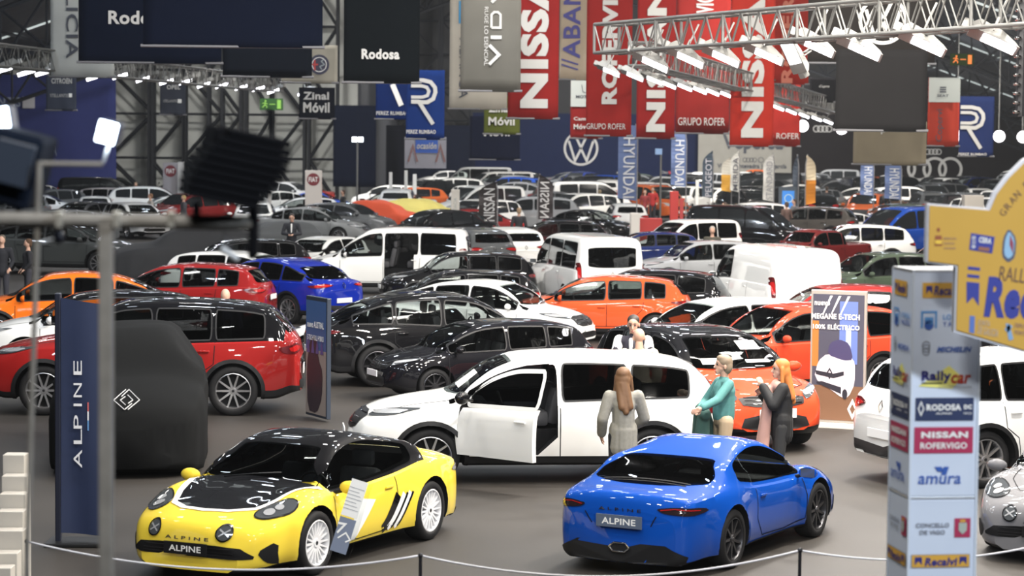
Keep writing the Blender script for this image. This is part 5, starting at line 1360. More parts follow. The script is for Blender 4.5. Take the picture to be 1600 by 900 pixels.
# red SUV behind the dark covered car, black roofed
place_anchor('suv', 'suv', 364, 650, (-1.33, .88), 184, (.27, .012, .011), 'red SUV with black roof standing behind the dark covered car', rim='ten', roof=BLACKP, sc=1.06)
place('hatch', 'car', 150, 452, 190, WH, 'white hatchback with black roof, nose showing between red and orange cars', roof=BLACKP, sc=1.0)
place('coupesuv', 'car', 105, 423, 188, (.85, .17, .012), 'orange car with black roof strip at the frame edge behind the thin steel pole', roof=None, sc=.95)
place('hatch', 'car', 283, 409, 172, (.26, .012, .012), 'red hatchback with large tail lamp beside the white hatchback, above the red SUV', sc=.98)
place('hatch', 'car', 385, 398, 341, WH, 'white hatchback nosing out from behind the red hatchback', rim='dark', sc=.98)
place('coupesuv', 'car', 432, 398, 140, BL, 'deep blue hatchback seen from behind next to the white open-sided van', sc=.92)
place('hatch', 'car', 500, 371, 244, WH, 'white hatchback with pale yellow reflection on its windscreen, in front of the white open-sided van', sc=.9)
kang = [(.02, .36), (.02, 1.60), (-.10, 1.68), (-.72, 1.70), (-.80, 1.60), (-.80, .36)]
place('mpv', 'van', 607, 354, 177, WH, 'white people carrier with its side door slid open on a dark cabin', sc=.97, open_sides=((kang, 1, .5),), rim='steel')
place('suv', 'suv', 735, 353, 112, GY, 'grey SUV seen from behind right beside the white open-sided van', sc=.9)
place('suv', 'suv', 792, 355, 108, WH, 'white SUV seen from behind between the grey SUV and the white minibus', sc=.86)
place('suv', 'suv', 716, 392, 190, BK, 'glossy black SUV in front of the grey and white SUVs', sc=.84)
place('hatch', 'car', 712, 420, 186, BK, 'glossy black hatchback directly behind the white coupe-backed car', sc=.9)
place('coupesuv', 'car', 765, 436, 337, WH, 'white coupe-backed car with dark windows, nose towards the orange hatchback', sc=.90, glassy=True)
place('hatch', 'car', 590, 470, 150, WH, 'white hatchback mostly hidden by the black coupe-backed car', sc=.85)
place_anchor('coupesuv', 'car', 590, 603, (-1.30, -.85), 14, BK, 'black coupe-backed SUV with pale windows in the middle of the hall', glassy=True, rim='dark')
place('hatch', 'car', 752, 497, 203, (.004, .004, .006), 'black car with glossy bonnet wedged behind the white open-doored SUV', rim='dark', sc=.88)
place('hatch', 'car', 935, 428, 176, (.56, .075, .018), 'bright orange hatchback with roof rails behind the white coupe-backed car', sc=.94, glassy=True)
place('suv', 'suv', 1000, 420, 168, BK, 'glossy black SUV half hidden behind the bright orange hatchback', sc=.86)
place('van', 'van', 914, 364, 104, WH, 'white minibus seen from behind with two rear windows', sc=.95, rim='steel')
place('van', 'van', 1207, 381, 103, WH, 'white panel van with a blank rear door and a raised front door', sc=.95, rim='steel', text='cargo')
place('suv', 'suv', 1092, 375, 196, SV, 'silver grey SUV with roof rails between the minibus and the panel van', sc=.86)
place('hatch', 'car', 1010, 361, 188, NB, 'dark blue hatchback behind the roof of the white minibus', sc=.85)
place('mpv', 'van', 1072, 343, 216, WH, 'small white delivery van with blank sides behind the silver grey SUV', sc=.84, rim='steel')
place('suv', 'suv', 1165, 326, 262, (.42, .36, .34), 'pale pinkish silver SUV facing forward behind the white panel van', sc=.95)
place('suv', 'suv', 862, 344, 186, (.05, .008, .01), 'dark wine red SUV behind the white minibus', sc=.85, roof=BLACKP)
place('sedan', 'car', 921, 327, 332, BK, 'black saloon next to the white hatchback seen from behind', sc=.85)
place('hatch', 'car', 977, 317, 95, WH, 'white hatchback seen squarely from behind with a dark rear window', sc=.95)
place('suv', 'suv', 1262, 322, 160, (.06, .055, .05), 'dark brown-grey SUV behind the maroon pickup', sc=.9)
place('sedan', 'car', 1318, 331, 184, WH, 'white saloon between the brown-grey SUV and the olive SUV', sc=.8)
place('pickup', 'pickup', 1274, 358, 222, (.13, .012, .012), 'maroon pickup truck behind the white panel van', sc=.80)
place('suv', 'suv', 1330, 350, 183, WH, 'long white estate car with wide dark side windows behind the green SUV', sc=.9)
place('suv', 'suv', 1395, 319, 200, GN, 'olive green SUV beside the yellow arch board', sc=.9)
place('suv', 'suv', 1372, 392, 203, GN, 'muted green SUV between the panel van and the sponsor column', sc=.9)
place('mpv', 'van', 1505, 374, 196, WH, 'white people carrier mostly hidden behind the yellow arch board', sc=.95)
place('hatch', 'car', 1440, 341, 190, WH, 'small white car just clearing the edge of the yellow arch board', sc=.8)
place('suv', 'suv', 1305, 446, 184, (.28, .016, .014), 'red SUV behind the tall poster of a white car', sc=.93)
place('hatch', 'car', 1125, 463, 207, WH, 'white hatchback with sheets in its windscreen behind the orange SUV', sc=.98)
place('suv', 'suv', 1240, 473, 207, (.46, .045, .018), 'orange-red SUV with white sheets in its windscreen beside the tall poster', sc=.93)
meg, mbd = place('hatch', 'car', 1098, 509, 292, (.50, .052, .018), 'orange hatchback with black roof facing forward, white patches for reflections on its windscreen', roof=BLACKP, sc=1.08, text='MEGANE')
for q, (y0, y1, z0, z1) in enumerate(((.18, .48, 1.20, 1.30), (.15, .50, 1.05, 1.085), (-.48, -.20, 1.04, 1.11))):
    sh = MB(); sh.add([mbd.shoot(y, z, 'F', .012) for y, z in ((y0, z0), (y1, z0), (y1, z1), (y0, z1))], [(0, 1, 2, 3)], PAPER); o = sh.obj('windscreen_reflection', meg)  # white patches laid on the glass to imitate its reflections
place('hatch', 'car', 1600, 540, 190, (.80, .16, .012), 'orange car with black roof behind the sponsor column', roof=BLACKP, sc=1.02)
place('suv', 'suv', 1585, 470, 196, BK, 'black SUV under the lower edge of the yellow arch board', sc=.9)
place_anchor('suv', 'suv', 1540, 758, (-1.33, -.88), 24, (.74, .74, .73), 'white SUV seen from behind, split in view by the sponsor column', rim='ten', sc=1.0)
# left middle distance
place('sedan', 'car', 95, 345, 350, (.05, .055, .055), 'dark grey saloon facing the covered dark car, behind the steel crossbar', sc=1.12)
place('sedan', 'car', 488, 323, 346, (.20, .21, .215), 'silver grey saloon nosing towards the orange-red covered car', sc=.98)
place('sedan', 'car', 40, 302, 184, (.7, .72, .74), 'white saloon at the frame edge behind the thin steel pole', sc=1.0)
place('hatch', 'car', 182, 293, 352, (.45, .42, .42), 'silver hatchback with dark glass behind the white car with a light plate', sc=1.0)
place('suv', 'suv', 185, 276, 0, BK, 'black estate car in front of the violet-blue curtain', sc=.9)
place('suv', 'suv', 238, 272, 350, BK, 'black SUV with bright roof edge near the small crest signs', sc=1.0)
place('hatch', 'car', 212, 316, 300, (.72, .72, .72), 'white hatchback facing forward above the steel crossbar', sc=.98)
place('hatch', 'car', 128, 315, 250, (.04, .04, .045), 'dark hatchback with a white bonnet card, above the steel crossbar', sc=.95)
place('hatch', 'car', 262, 306, 200, WH, 'white hatchback with an open dark doorway beside two visitors', sc=.9)
place('hatch', 'car', 372, 372, 200, BK, 'black hatchback beside the dark covered car in the second aisle', sc=.95)
place('sedan', 'car', 428, 298, 200, WH, 'white saloon just right of the black stage lamp', sc=.9)
place('hatch', 'car', 470, 308, 190, WH, 'white hatchback with a card on its roof beside the bright blue car', sc=.9)
place('sedan', 'car', 497, 300, 350, (.01, .06, .40), 'bright blue saloon behind the white hatchback', sc=.8)
place('sedan', 'car', 474, 290, 185, (.35, .03, .02), 'red saloon beside the white crest sign', sc=.8)
place('sedan', 'car', 610, 298, 182, WH, 'long white car with black roof behind the two coloured covers', roof=BLACKP, sc=1.0)

# ------------------------------------------------------------------ covered cars
def sheet(t, name, loc, head, m, label, sc=1.0, flare=.10, emblem=None, N=56, amp=.012, cat='car cover', mirrors=False):
    bd = Body(t); V, Fc, mi = bd.grid(N); M_ = (len(V)) // N; out = []
    for i, (x, y, z) in enumerate(V):
        s_ = 1 if y >= 0 else -1
        zt = bd.prof(np.array([min(max(x, -bd.hl), bd.hl)]))[3][0]
        k_ = 1.03 + flare * max(0, (1.0 - z)) * .5
        fold = amp * (math.sin(x * 9 + z * 2) + .7 * math.sin(x * 17 + y * 3 + 1)) * max(0, 1.2 - z)
        if mirrors: k_ *= 1 - .30 * max(0, z - 1.1) / .6
        if mirrors: k_ += .16 * math.exp(-((x - .75) / .28) ** 2) * math.exp(-((z - 1.08) / .13) ** 2) if abs(y) > .55 else 0; k_ += .02 * max(0, 1 - z)
        out.append(Vector((x * 1.035 + .03 * math.sin(z * 6), y * k_ + s_ * fold, max(.02, (z - .22) * 1.02 if z < .55 else z + .03 + amp * .8 * math.sin(x * 5 + y * 4)))))
    o = mk(name, out, [f for f in Fc], m, smooth=True); o.location = (loc[0], loc[1], 0); o.rotation_euler = (0, 0, R_(head)); o.scale = (sc,) * 3
    tag(o, label, cat); PLACED.append((loc[0], loc[1], SPECS[t]['L'] * sc, SPECS[t]['W'] * sc, R_(head), o.name)); return o, bd
darkcloth = mat('cover_black_cloth', (.0065, .0068, .007), .9, bump=.2, nscale=3, spec=.1)
g = at_z(198, 745); o, bd = sheet('suv', 'car_cover', (g.x - .28, g.y + 2.25), 277, darkcloth, 'dark fitted cover with a pale linked-diamond emblem over a car, behind the navy flag', sc=1.03, flare=.02, mirrors=True)
bb = BVHTree.FromPolygons([v.co.copy() for v in o.data.vertices], [tuple(p.vertices) for p in o.data.polygons])
def proj(y, z, off=.02):
    h = bb.ray_cast(Vector((6, y, z)), Vector((-1, 0, 0)))[0]; return (h or Vector((2.2, y, z))) + Vector((off, 0, 0))
mb = MB(); e = mat('emblem_pale', (.45, .45, .45), .5)
def fl(pts, wd=.016):
    for a, b in zip(pts[:-1], pts[1:]):
        A = proj(*a); B = proj(*b); mb.tube([A, A.lerp(B, .5), B], wd / 2, e, 5)
cz = .93
fl([(-.02, cz + .10), (-.155, cz), (-.02, cz - .10), (.065, cz - .035)]); fl([(.02, cz - .10), (.155, cz), (.02, cz + .10), (-.065, cz + .035)]); fl([(-.02, cz + .035), (-.075, cz), (-.01, cz - .05)]); fl([(.02, cz - .035), (.075, cz), (.01, cz + .05)])
mb.obj('emblem', o)
def sheet_px(t, px, py, head, m, label, sc=1.0, **k):
    h = height(t) * sc; p = at_z(px, py, h); q = p.copy(); q.y -= .5; q.x *= q.y / p.y; return sheet(t, 'car_cover', (q.x, q.y), head, m, label, sc=sc, **k)
sheet_px('sedan', 310, 350, 188, mat('cover_charcoal', (.017, .018, .021), .8), 'charcoal fabric cover over a low car behind the steel crossbar', 1.1)
sheet_px('sedan', 590, 313, 346, mat('cover_orange_red', (.58, .07, .02), .75, bump=.3, nscale=2), 'orange-red fabric cover draped over a car in the middle distance', .98, amp=.03)
sheet_px('hatch', 662, 311, 350, mat('cover_yellow', (.72, .62, .17), .75, bump=.3, nscale=2), 'pale yellow fabric cover draped over a car behind the orange-red one', .88, amp=.03)
sheet_px('hatch', 430, 345, 200, mat('cover_anthracite', (.06, .065, .07), .8), 'anthracite fabric cover over a small car behind the man in the suit', .75)

_v = at_y(742, 262, 172); place_at('van', 'van', (_v.x, 172), 186, (.35, .36, .36), 'grey box van in front of the navy emblem wall near its closer end', sc=1.0, lite=True)
_v = at_y(779, 262, 165); place_at('van', 'van', (_v.x, 165), 200, WH, 'white box van in front of the navy emblem wall near its closer end', sc=.9, lite=True)
# keep neighbours from touching: slide the farther one back along its own sight line
def corners(q):
    c, s_ = math.cos(q[4]), math.sin(q[4]); a, b = q[2] / 2 * 1.0, q[3] + .04
    return [(q[0] + i * a * c - j * b * s_, q[1] + i * a * s_ + j * b * c) for i, j in ((1, 1), (-1, 1), (-1, -1), (1, -1))]
def hit(p, q):
    P, Q = corners(p), corners(q)
    for ang in (p[4], p[4] + PI / 2, q[4], q[4] + PI / 2):
        u = (math.cos(ang), math.sin(ang)); A_ = [a * u[0] + b * u[1] for a, b in P]; B_ = [a * u[0] + b * u[1] for a, b in Q]
        if max(A_) < min(B_) or max(B_) < min(A_): return False
    return True
PL = [list(q) for q in PLACED]; FIXED = 4; start = [q[1] for q in PL]
PL_fix = set(range(5))
for it in range(160):
    moved = False
    for i in range(len(PL)):
        for j in range(i):
            a, b = (i, j) if PL[i][1] > PL[j][1] else (j, i)
            if abs(PL[i][0] - PL[j][0]) < 6 and abs(PL[i][1] - PL[j][1]) < 6 and hit(PL[i], PL[j]):
                moved = True
                for n, d in ((a, .12), (b, -.05)):
                    if n in PL_fix: continue
                    PL[n][0] *= (PL[n][1] + d) / PL[n][1]; PL[n][1] += d
    if not moved: break
for i, q in enumerate(PL):
    o = C.objects[q[5]]; o.location.x = q[0]; o.location.y = q[1]
    if abs(q[1] - start[i]) > .8: print('slid', q[5], round(start[i], 1), '->', round(q[1], 1), o['label'][:50])
PLACED[:] = [tuple(q) for q in PL]

# ------------------------------------------------------------------ rows in the far half of the hall
FC = [('white', WH, 36), ('black', BK, 26), ('grey', GY, 16), ('silver', SV, 12), ('red', (.20, .012, .012), 4), ('dark blue', NB, 6), ('blue', (.01, .06, .35), 1), ('brown', (.08, .05, .03), 2), ('green', GN, 2), ('orange', (.5, .10, .02), 2)]
FT = [('hatch', 'hatchback', 30), ('suv', 'SUV', 34), ('sedan', 'saloon', 16), ('coupesuv', 'coupe-backed SUV', 10), ('mpv', 'people carrier', 6), ('pickup', 'pickup', 2), ('van', 'van', 3)]
def pick(L):
    t = rnd.uniform(0, sum(a[-1] for a in L))
    for a in L:
        t -= a[-1]
        if t <= 0: return a
    return L[-1]
def project(p):
    v = CAM_R.transposed() @ (Vector(p) - EYE); return 800 + F * v.x / -v.z, 450 - F * v.y / -v.z
LM = [(0, 'at the frame edge under the violet-blue curtain'), (75, 'under the violet-blue curtain'), (190, 'before the first lattice columns'), (290, 'behind the black stage lamp'), (450, 'near the slim lit floodlight mast'), (590, 'below the blue hanging banners'), (690, 'at the near end of the navy emblem wall'), (790, 'below the tallest red banner'), (865, 'below the white round emblem'), (955, 'below the red rounded-lettering banner'), (1060, 'beyond the blue vertical flags'), (1110, 'before the off-white exhibition wall'), (1240, 'before the black wall by the orange feather flag'), (1330, 'below the beige banner'), (1440, 'above the yellow arch board')]
rows = []
for _p, _y in ((762, 92), (852, 94), (979, 101.5), (1059, 112), (1354, 112), (1394, 108), (1105, 120), (1134, 120), (1147, 118), (1200, 116), (1266, 110), (1242, 111), (490, 104), (267, 122), (283, 121), (711, 92), (610, 125), (634, 126), (648, 122), (421, 108), (1089, 118), (1053, 96), (1065, 97), (992, 90), (1016, 90.6), (1520, 98), (1230, 108), (558, 118), (1032, 120)):
    PLACED.append(((_p - 800) / F * _y, _y, .7, .35, 0.0, ''))
Y = 88.0; ri = 0
while Y < 190:
    half = 800 / F * Y + 2; x = -half + rnd.uniform(0, 2); maxY = 143 if True else 0
    while x < half:
        t = pick(FT); c = pick(FC); a = rnd.choice([-90, -75, 90, 180, 175, 0, 200, 215, 160, -30, -60, -115, -140, 240]) + rnd.uniform(-8, 8)
        ext = abs(math.cos(R_(a))) * SPECS[t[0]]['L'] + abs(math.sin(R_(a))) * 2.05
        cx = x + ext / 2; cy = Y + rnd.uniform(-.4, .4)
        ok = True
        if cx < -5.5 and cy > 141: ok = False
        exy = abs(math.sin(R_(a))) * SPECS[t[0]]['L'] / 2 + abs(math.cos(R_(a))) * .95
        for q in PLACED:
            qx = abs(math.cos(q[4])) * q[2] / 2 + abs(math.sin(q[4])) * q[3]; qy = abs(math.sin(q[4])) * q[2] / 2 + abs(math.cos(q[4])) * q[3]
            if abs(q[0] - cx) < qx + ext / 2 + .1 and abs(q[1] - cy) < qy + exy + .1: ok = False; break
        if ok and rnd.random() > .04:
            rows.append((t, c, cx, cy, a, ri)); PLACED.append((cx, cy, SPECS[t[0]]['L'], SPECS[t[0]]['W'], R_(a), ''))
        x += ext + rnd.uniform(.35, 1.1)
    Y += 5.9; ri += 1
labs = {}
for (t, c, cx, cy, a, r_) in rows:
    px = project((cx, cy, 1))[0]; lm = [n for x0, n in LM if x0 <= max(px, 0)][-1]
    va = (a - math.degrees(math.atan2(cy, cx)) + 180 + 360) % 360   # 0 = faces the camera
    view = 'front-on' if va < 40 or va > 320 else ('tail-on' if 140 < va < 220 else 'side-on')
    labs.setdefault((c[0], t[1], view, lm), []).append((cy, t, c, cx, a))
NUMW = ['nearest', 'second nearest', 'third nearest', 'fourth nearest', 'fifth nearest', 'sixth nearest', 'seventh nearest', 'eighth nearest', 'ninth nearest']
for (cn, tn, view, lm), L in labs.items():
    L.sort(key=lambda q: q[0])
    for i, (cy, t, c, cx, a) in enumerate(L):
        o = inst('suv' if 'SUV' in tn else ('van' if tn == 'van' else 'pickup' if tn == 'pickup' else 'car'), far_mesh(t[0]), None); o.location = (cx, cy, 0); o.rotation_euler = (0, 0, R_(a)); o.color = (*c[1], 1)
        pre = '' if len(L) == 1 else NUMW[i] + ' '
        tag(o, '%s%s %s standing %s %s' % (pre, cn, tn, view, lm), 'car', 'parked show cars in the far rows')
print('far cars', len(rows), 'placed', len(PLACED))

# ------------------------------------------------------------------ visitors
person(at_z(975, 575, 1.66), 100, 1.66, 'person with straight brown hair in a pale grey coat, seen from behind', hair=(.16, .08, .035), hairstyle='long', coat=((.27, .26, .225), .78, .0), trousers=(.02, .02, .025), female=True,
       R=((.04, -.27, 1.13), (.20, -.20, 1.02)), L=((-.02, .26, 1.13), (.12, .24, .93)), look=-25, matn='greycoat')
tp_ = at_z(1132, 556, 1.68)
tr_ = person(tp_, 196, 1.68, 'person with short fair hair in a teal jumper pointing at the orange hatchback', hair=(.24, .18, .12), hairstyle='bob', top=(.07, .22, .21), trousers=(.45, .34, .22), female=True,
       L=((.20, .30, 1.22), (.44, .40, 1.14)), R=((.16, -.24, 1.14), (.30, -.04, 1.08)), look=-5, tilt=-4, matn='teal')
blob('held_coat', [('c', (.25, -.12, 1.06), (.30, .14, 1.02), .09, .08), ('c', (.26, -.10, 1.0), (.22, -.20, .56), .10, .13), ('c', (.30, .08, 1.0), (.31, .06, .60), .08, .11), ('c', (.20, -.16, .98), (.06, -.27, .54), .09, .13), ('c', (.16, -.18, .9), (.16, -.22, .56), .09, .13)], mat('green_coat', (.035, .09, .075), .85), tr_, .014, 3)
person(at_z(1222, 562, 1.68), 178, 1.68, 'person with long red hair in a black leather jacket over a pink scarf', hair=(.60, .20, .045), hairstyle='long', coat=((.010, .010, .011), .80, .0), trousers=(.03, .03, .03), female=True,
       L=((.12, .26, 1.20), (.24, .10, 1.42)), R=((.10, -.26, 1.16), (.24, -.10, 1.30)), look=12, matn='redhead')
r = C.objects['person.002']
blob('scarf', [('c', (.06, .10, 1.42), (.06, -.10, 1.42), .07, .07), ('c', (.15, .08, 1.38), (.23, .12, .66), .05, .08), ('c', (.15, -.05, 1.38), (.23, -.02, .70), .05, .08)], mat('pink_scarf', (.52, .30, .25), .9), r, .014, 3)
person(at_z(990, 493, 1.80), 262, 1.80, 'person with dark hair and beard in a black waistcoat over a white shirt', hair=(.02, .015, .012), top=(.020, .018, .03), trousers=(.02, .02, .03), R=((.10, -.25, 1.15), (.26, -.14, 1.08)), L=((.08, .26, 1.15), (.25, .16, 1.08)), tilt=14, matn='waistcoat')
blob('shirt_front', [('c', (.13, -.02, 1.42), (.14, -.02, 1.12), .03, .025), ('c', (0, -.19, 1.40), (.07, -.245, 1.17), .078, .066), ('c', (0, .19, 1.40), (.05, .25, 1.17), .078, .066)], PAPER, C.objects['person.003'], .012, 2)
person(at_z(998, 512, 1.74) + Vector((0, -.15, 0)), 96, 1.74, 'bald person in a pale beige jacket, seen from behind beside the black waistcoat', hairstyle='bald', coat=((.50, .45, .34), .84, .01), trousers=(.05, .05, .06), L=((.04, .26, 1.14), (.20, .16, 1.04)), matn='beige')
person(at_z(456, 334, 1.78), 270, 1.78, 'person in a dark suit and white shirt looking down at a phone', hair=(.02, .015, .012), top=(.014, .015, .022), trousers=(.014, .015, .022), R=((.06, -.27, 1.14), (.26, -.07, 1.12)), L=((.06, .27, 1.14), (.26, .07, 1.12)), tilt=22, fine=False, matn='suit')
s_ = C.objects['person.005']; blob('shirt_front', [('c', (.13, 0, 1.42), (.145, 0, 1.18), .028, .02)], PAPER, s_, .012, 1); MB().box((.34, 0, 1.14), (.14, .07, .012), INK, bev=.003).obj('phone', s_)
far_person(352, 452, 1.75, 90, 'bald person whose head shows above the red SUV roof', (.012, .014, .03), bald=True)
far_person(3, 368, 1.78, 270, 'person in black cut off by the frame edge', (.012, .013, .018), hair=(.1, .08, .06))
far_person(44, 374, 1.66, 200, 'person with tied dark hair in black beside the thin steel pole', (.014, .014, .018), hair=(.08, .04, .02))
far_person(937, 297, 1.72, 90, 'person in a mustard jacket among the far cars', (.42, .32, .12), hair=(.15, .12, .07))
far_person(1020, 293, 1.72, 270, 'person in a bright red jacket near the red kiosk', (.50, .03, .03))
far_person(1008, 297, 1.66, 250, 'shorter person in dark red beside the bright red jacket', (.25, .03, .03), hair=(.2, .12, .06))
far_person(1113, 355, 1.74, 265, 'grey-haired person in a dark olive coat by the small delivery van', (.06, .055, .04), hair=(.35, .33, .3))
far_person(536, 297, 1.72, 200, 'person in black behind the orange-red cover', (.02, .02, .02))
far_person(212, 285, 1.76, 270, 'person in a white shirt by the silver hatchback', (.6, .6, .58), hair=(.25, .18, .1))
far_person(235, 303, 1.68, 200, 'person with brown hair in a pale top by the white hatchback doorway', (.35, .33, .3), hair=(.2, .1, .05))
far_person(287, 305, 1.68, 190, 'blond person in dark clothes beside the white hatchback', (.05, .05, .06), hair=(.45, .33, .14))
far_person(1292, 292, 1.74, 90, 'person in dark clothes before the black ringed wall', (.03, .03, .035))
far_person(1229, 316, 1.7, 120, 'person with a brown coat at the blue screen', (.10, .06, .05))
far_person(1241, 314, 1.7, 200, 'person in grey at the blue screen', (.14, .14, .15))
far_person(1132, 322, 1.70, 200, 'person in red among cars behind the silver grey SUV', (.35, .04, .04))
far_person(811, 325, 1.74, 90, 'person in black near the dark feather flag', (.02, .02, .025), hair=(.3, .2, .12))
# ------------------------------------------------------------------ feather flags, totems and boards standing on the floor
def feather(px0, py0, px1, py1, Y, col, label, text=None, tcol=None, rot=90, mirror=False, split=None, side=1, tail=True):
    a = at_y((px0 + px1) / 2, py1, Y); k = Y / F; w_ = (px1 - px0) * k; h = (py1 - py0) * k; z0 = a.z
    root = empty('feather_flag', (a.x, a.y, 0)); tag(root, label, 'flag')
    L = []; Rr = []
    for i in range(15):
        t = i / 14; zz = z0 + h * t; cut = w_ * (1 - max(0, (t - .72) / .28) ** 2.2 * .92) if tail else w_
        xs = -side * w_ / 2
        L.append((xs, zz)); Rr.append((xs + side * cut, zz + (0 if t else h * .04)))
    mb = MB(); poly = L + Rr[::-1]; m = mat('flag_%02x%02x%02x' % tuple(int(c * 255) for c in col), col, .8)
    m2 = mat('flag_lower_%02x%02x%02x' % tuple(int(c * 255) for c in split), split, .8) if split else m
    n = 15; vs = [(p[0], .02 * math.sin(i * .6), p[1]) for i, p in enumerate(L)] + [(p[0], .05 * math.sin(i * .8), p[1]) for i, p in enumerate(Rr)]
    vs += [(v[0], v[1] + .012, v[2]) for v in vs]
    for i in range(n - 1):
        mm = m2 if i < 7 else m
        q = (i, n + i, n + i + 1, i + 1) if side > 0 else (i, i + 1, n + i + 1, n + i); b = len(mb.v)
        mb.add([vs[j] for j in q] + [vs[j + 2 * n] for j in q], [(0, 1, 2, 3), (7, 6, 5, 4), (0, 4, 5, 1), (2, 6, 7, 3)], mm)
    mb.obj('cloth', root)
    MB().tube([(-side * (w_ / 2 + .03), .02, 0), (-side * (w_ / 2 + .03), .02, z0 + h * .8), (-side * (w_ / 2 - .05), .02, z0 + h * 1.02)], .025, mat('flag_pole', (.25, .25, .26), .4, .5), 6).obj('pole', root)
    MB().lathe([(0, .06), (.22, .05), (.25, 0)], PLAST, 16, axis='Z').obj('base', root)
    if text:
        t = MB(); add_text(t, text, -side * w_ * .08, z0 + h * .44, h * .80, w_ * .62, mat('flag_text_%02x%02x%02x' % tuple(int(c * 255) for c in (tcol or (.75, .75, .75))), tcol or (.75, .75, .75), .7), rot=rot, bold=.01, y=-.08, mirror=mirror); t.obj('lettering', root)
    return root
HB = srgb(104, 124, 170)
feather(748, 284, 776, 348, 92, srgb(52, 46, 46), 'dark feather flag with pale sideways letters before the far cars', 'NISSAN', (.6, .6, .6), side=-1)
feather(841, 273, 864, 343, 94, srgb(54, 48, 50), 'dark feather flag with mirrored letters near the mustard jacket', 'NISSAN', (.6, .6, .6), mirror=True, side=1)
feather(965, 196, 994, 314, 101.5, HB, 'tall blue vertical flag nearest the white round emblem', 'HYUNDAI', (.75, .78, .82), rot=-90, side=-1, tail=False)
feather(1048, 205, 1071, 292, 112, HB, 'blue vertical flag beside the red kiosk', 'HYUNDAI', (.75, .78, .82), rot=-90, side=-1, tail=False)
feather(1344, 252, 1364, 306, 112, HB, 'narrow blue vertical flag below the beige banner', 'HYUNDAI', (.75, .78, .82), rot=-90, side=-1, tail=False)
feather(1382, 254, 1407, 312, 108, HB, 'wider blue vertical flag next to the narrow one below the beige banner', 'HYUNDAI', (.75, .78, .82), rot=-90, side=-1, tail=False)
feather(1097, 236, 1113, 310, 120, srgb(64, 78, 92), 'slate blue feather flag before the off-white wall', 'PEUGEOT', (.5, .5, .55), side=-1)
feather(1127, 246, 1142, 300, 120, srgb(196, 192, 180), 'pale feather flag with an orange lower half before the off-white wall', None, split=srgb(214, 160, 60), side=-1)
feather(1141, 236, 1154, 300, 118, srgb(196, 196, 190), 'pale feather flag with dark lettering before the off-white wall', 'MERIDA', (.1, .1, .12), side=-1)
feather(1192, 240, 1208, 315, 116, srgb(190, 190, 186), 'pale feather flag with grey lettering at the end of the off-white wall', 'STANDARD', (.25, .25, .27), side=-1)
feather(1259, 243, 1274, 320, 110, srgb(216, 200, 170), 'slanted orange feather flag before the black ringed wall', None, split=srgb(222, 140, 40), side=1)
feather(1238, 243, 1246, 322, 111, srgb(60, 70, 84), 'thin dark feather flag beside the blue screen', None, side=-1)
def totem(px0, py0, px1, Y, col, label, name='totem_sign', draw=None, d=.25, cat='sign', yaw=0):
    a = at_y((px0 + px1) / 2, py0, Y); w_ = (px1 - px0) * Y / F
    root = empty(name, (a.x, a.y, 0), R_(yaw)); tag(root, label, cat)
    MB().box((0, 0, a.z / 2), (w_, d, a.z), mat('totem_%02x%02x%02x' % tuple(int(c * 255) for c in col), col, .6), bev=.02).obj('body', root)
    if draw: mb = MB(); draw(mb, w_, a.z, -d / 2 - .012); mb.obj('emblem', root)
    return root
crest = mat('crest_maroon', srgb(110, 30, 40), .6)
def fiat(mb, w_, h, y): disc(mb, 0, h - w_ * .55, w_ * .38, crest, y); add_text(mb, 'FIAT', 0, h - w_ * .55, w_ * .55, w_ * .3, TXW, y=y - .01)
totem(477, 266, 503, 104, srgb(196, 190, 184), 'white sign with a round maroon crest beside the bright blue saloon', draw=fiat)
totem(255, 254, 279, 122, srgb(150, 146, 150), 'pale sign with a round dark crest in front of the lattice columns', draw=fiat)
totem(278, 253, 288, 121, srgb(180, 178, 176), 'narrow pale sign touching the round-crest sign', draw=None)
totem(705, 296, 718, 92, srgb(196, 192, 184), 'slim white totem with faint marks beside the yellow cover', draw=lambda mb, w_, h, y: add_text(mb, 'DACIA', 0, h * .75, h * .22, w_ * .4, mat('faint_grey', (.35, .37, .36), .8), rot=90, y=y))
totem(608, 269, 613, 125, WH, 'thin white totem among dark cars below the blue banners', d=.1); totem(632, 266, 637, 126, WH, 'thin white post under the event poster', d=.1)
totem(645, 272, 651, 122, WH, 'short white totem beside the thin white post', d=.1); totem(419, 298, 424, 108, srgb(190, 188, 185), 'slim pale post in front of the white saloon', d=.1)
totem(1087, 281, 1092, 118, WH, 'slim white totem behind the red kiosk', d=.1)
totem(1047, 299, 1060, 96, srgb(176, 48, 44), 'red kiosk column under the blue vertical flag', name='kiosk', cat='kiosk'); totem(1062, 310, 1068, 97, srgb(170, 60, 60), 'thin pinkish post touching the red kiosk', d=.1)
r = totem(985, 333, 999, 90, srgb(210, 206, 200), 'white counter block in front of the white hatchback seen from behind', name='counter', cat='counter', d=.8); totem(998, 341, 1034, 90.6, srgb(176, 46, 42), 'red counter next to the white counter block', name='counter', cat='counter', d=.7)
totem(1505, 305, 1535, 98, srgb(170, 165, 158), 'pale grey counter behind the yellow arch board', name='counter', cat='counter', d=.7)
s_ = Panel('screen', (1216, 292, 1244, 367), 108, srgb(120, 130, 140), 'blue display screen in a grey frame under the off-white wall', 'screen', thick=.15)
sg_ = mat('screen_blue', srgb(40, 110, 180), .4, emit=srgb(40, 120, 200), estr=.8); s_.rectm(1221, 298, 1240, 333, sg_, 'screen_picture'); s_.draw(lambda mb, s: ring(mb, *s.xz(1231, 310), 6 * s.k, 1.5 * s.k, mat('screen_light', (.5, .75, .9), .5), s.y), 'screen_graphic')

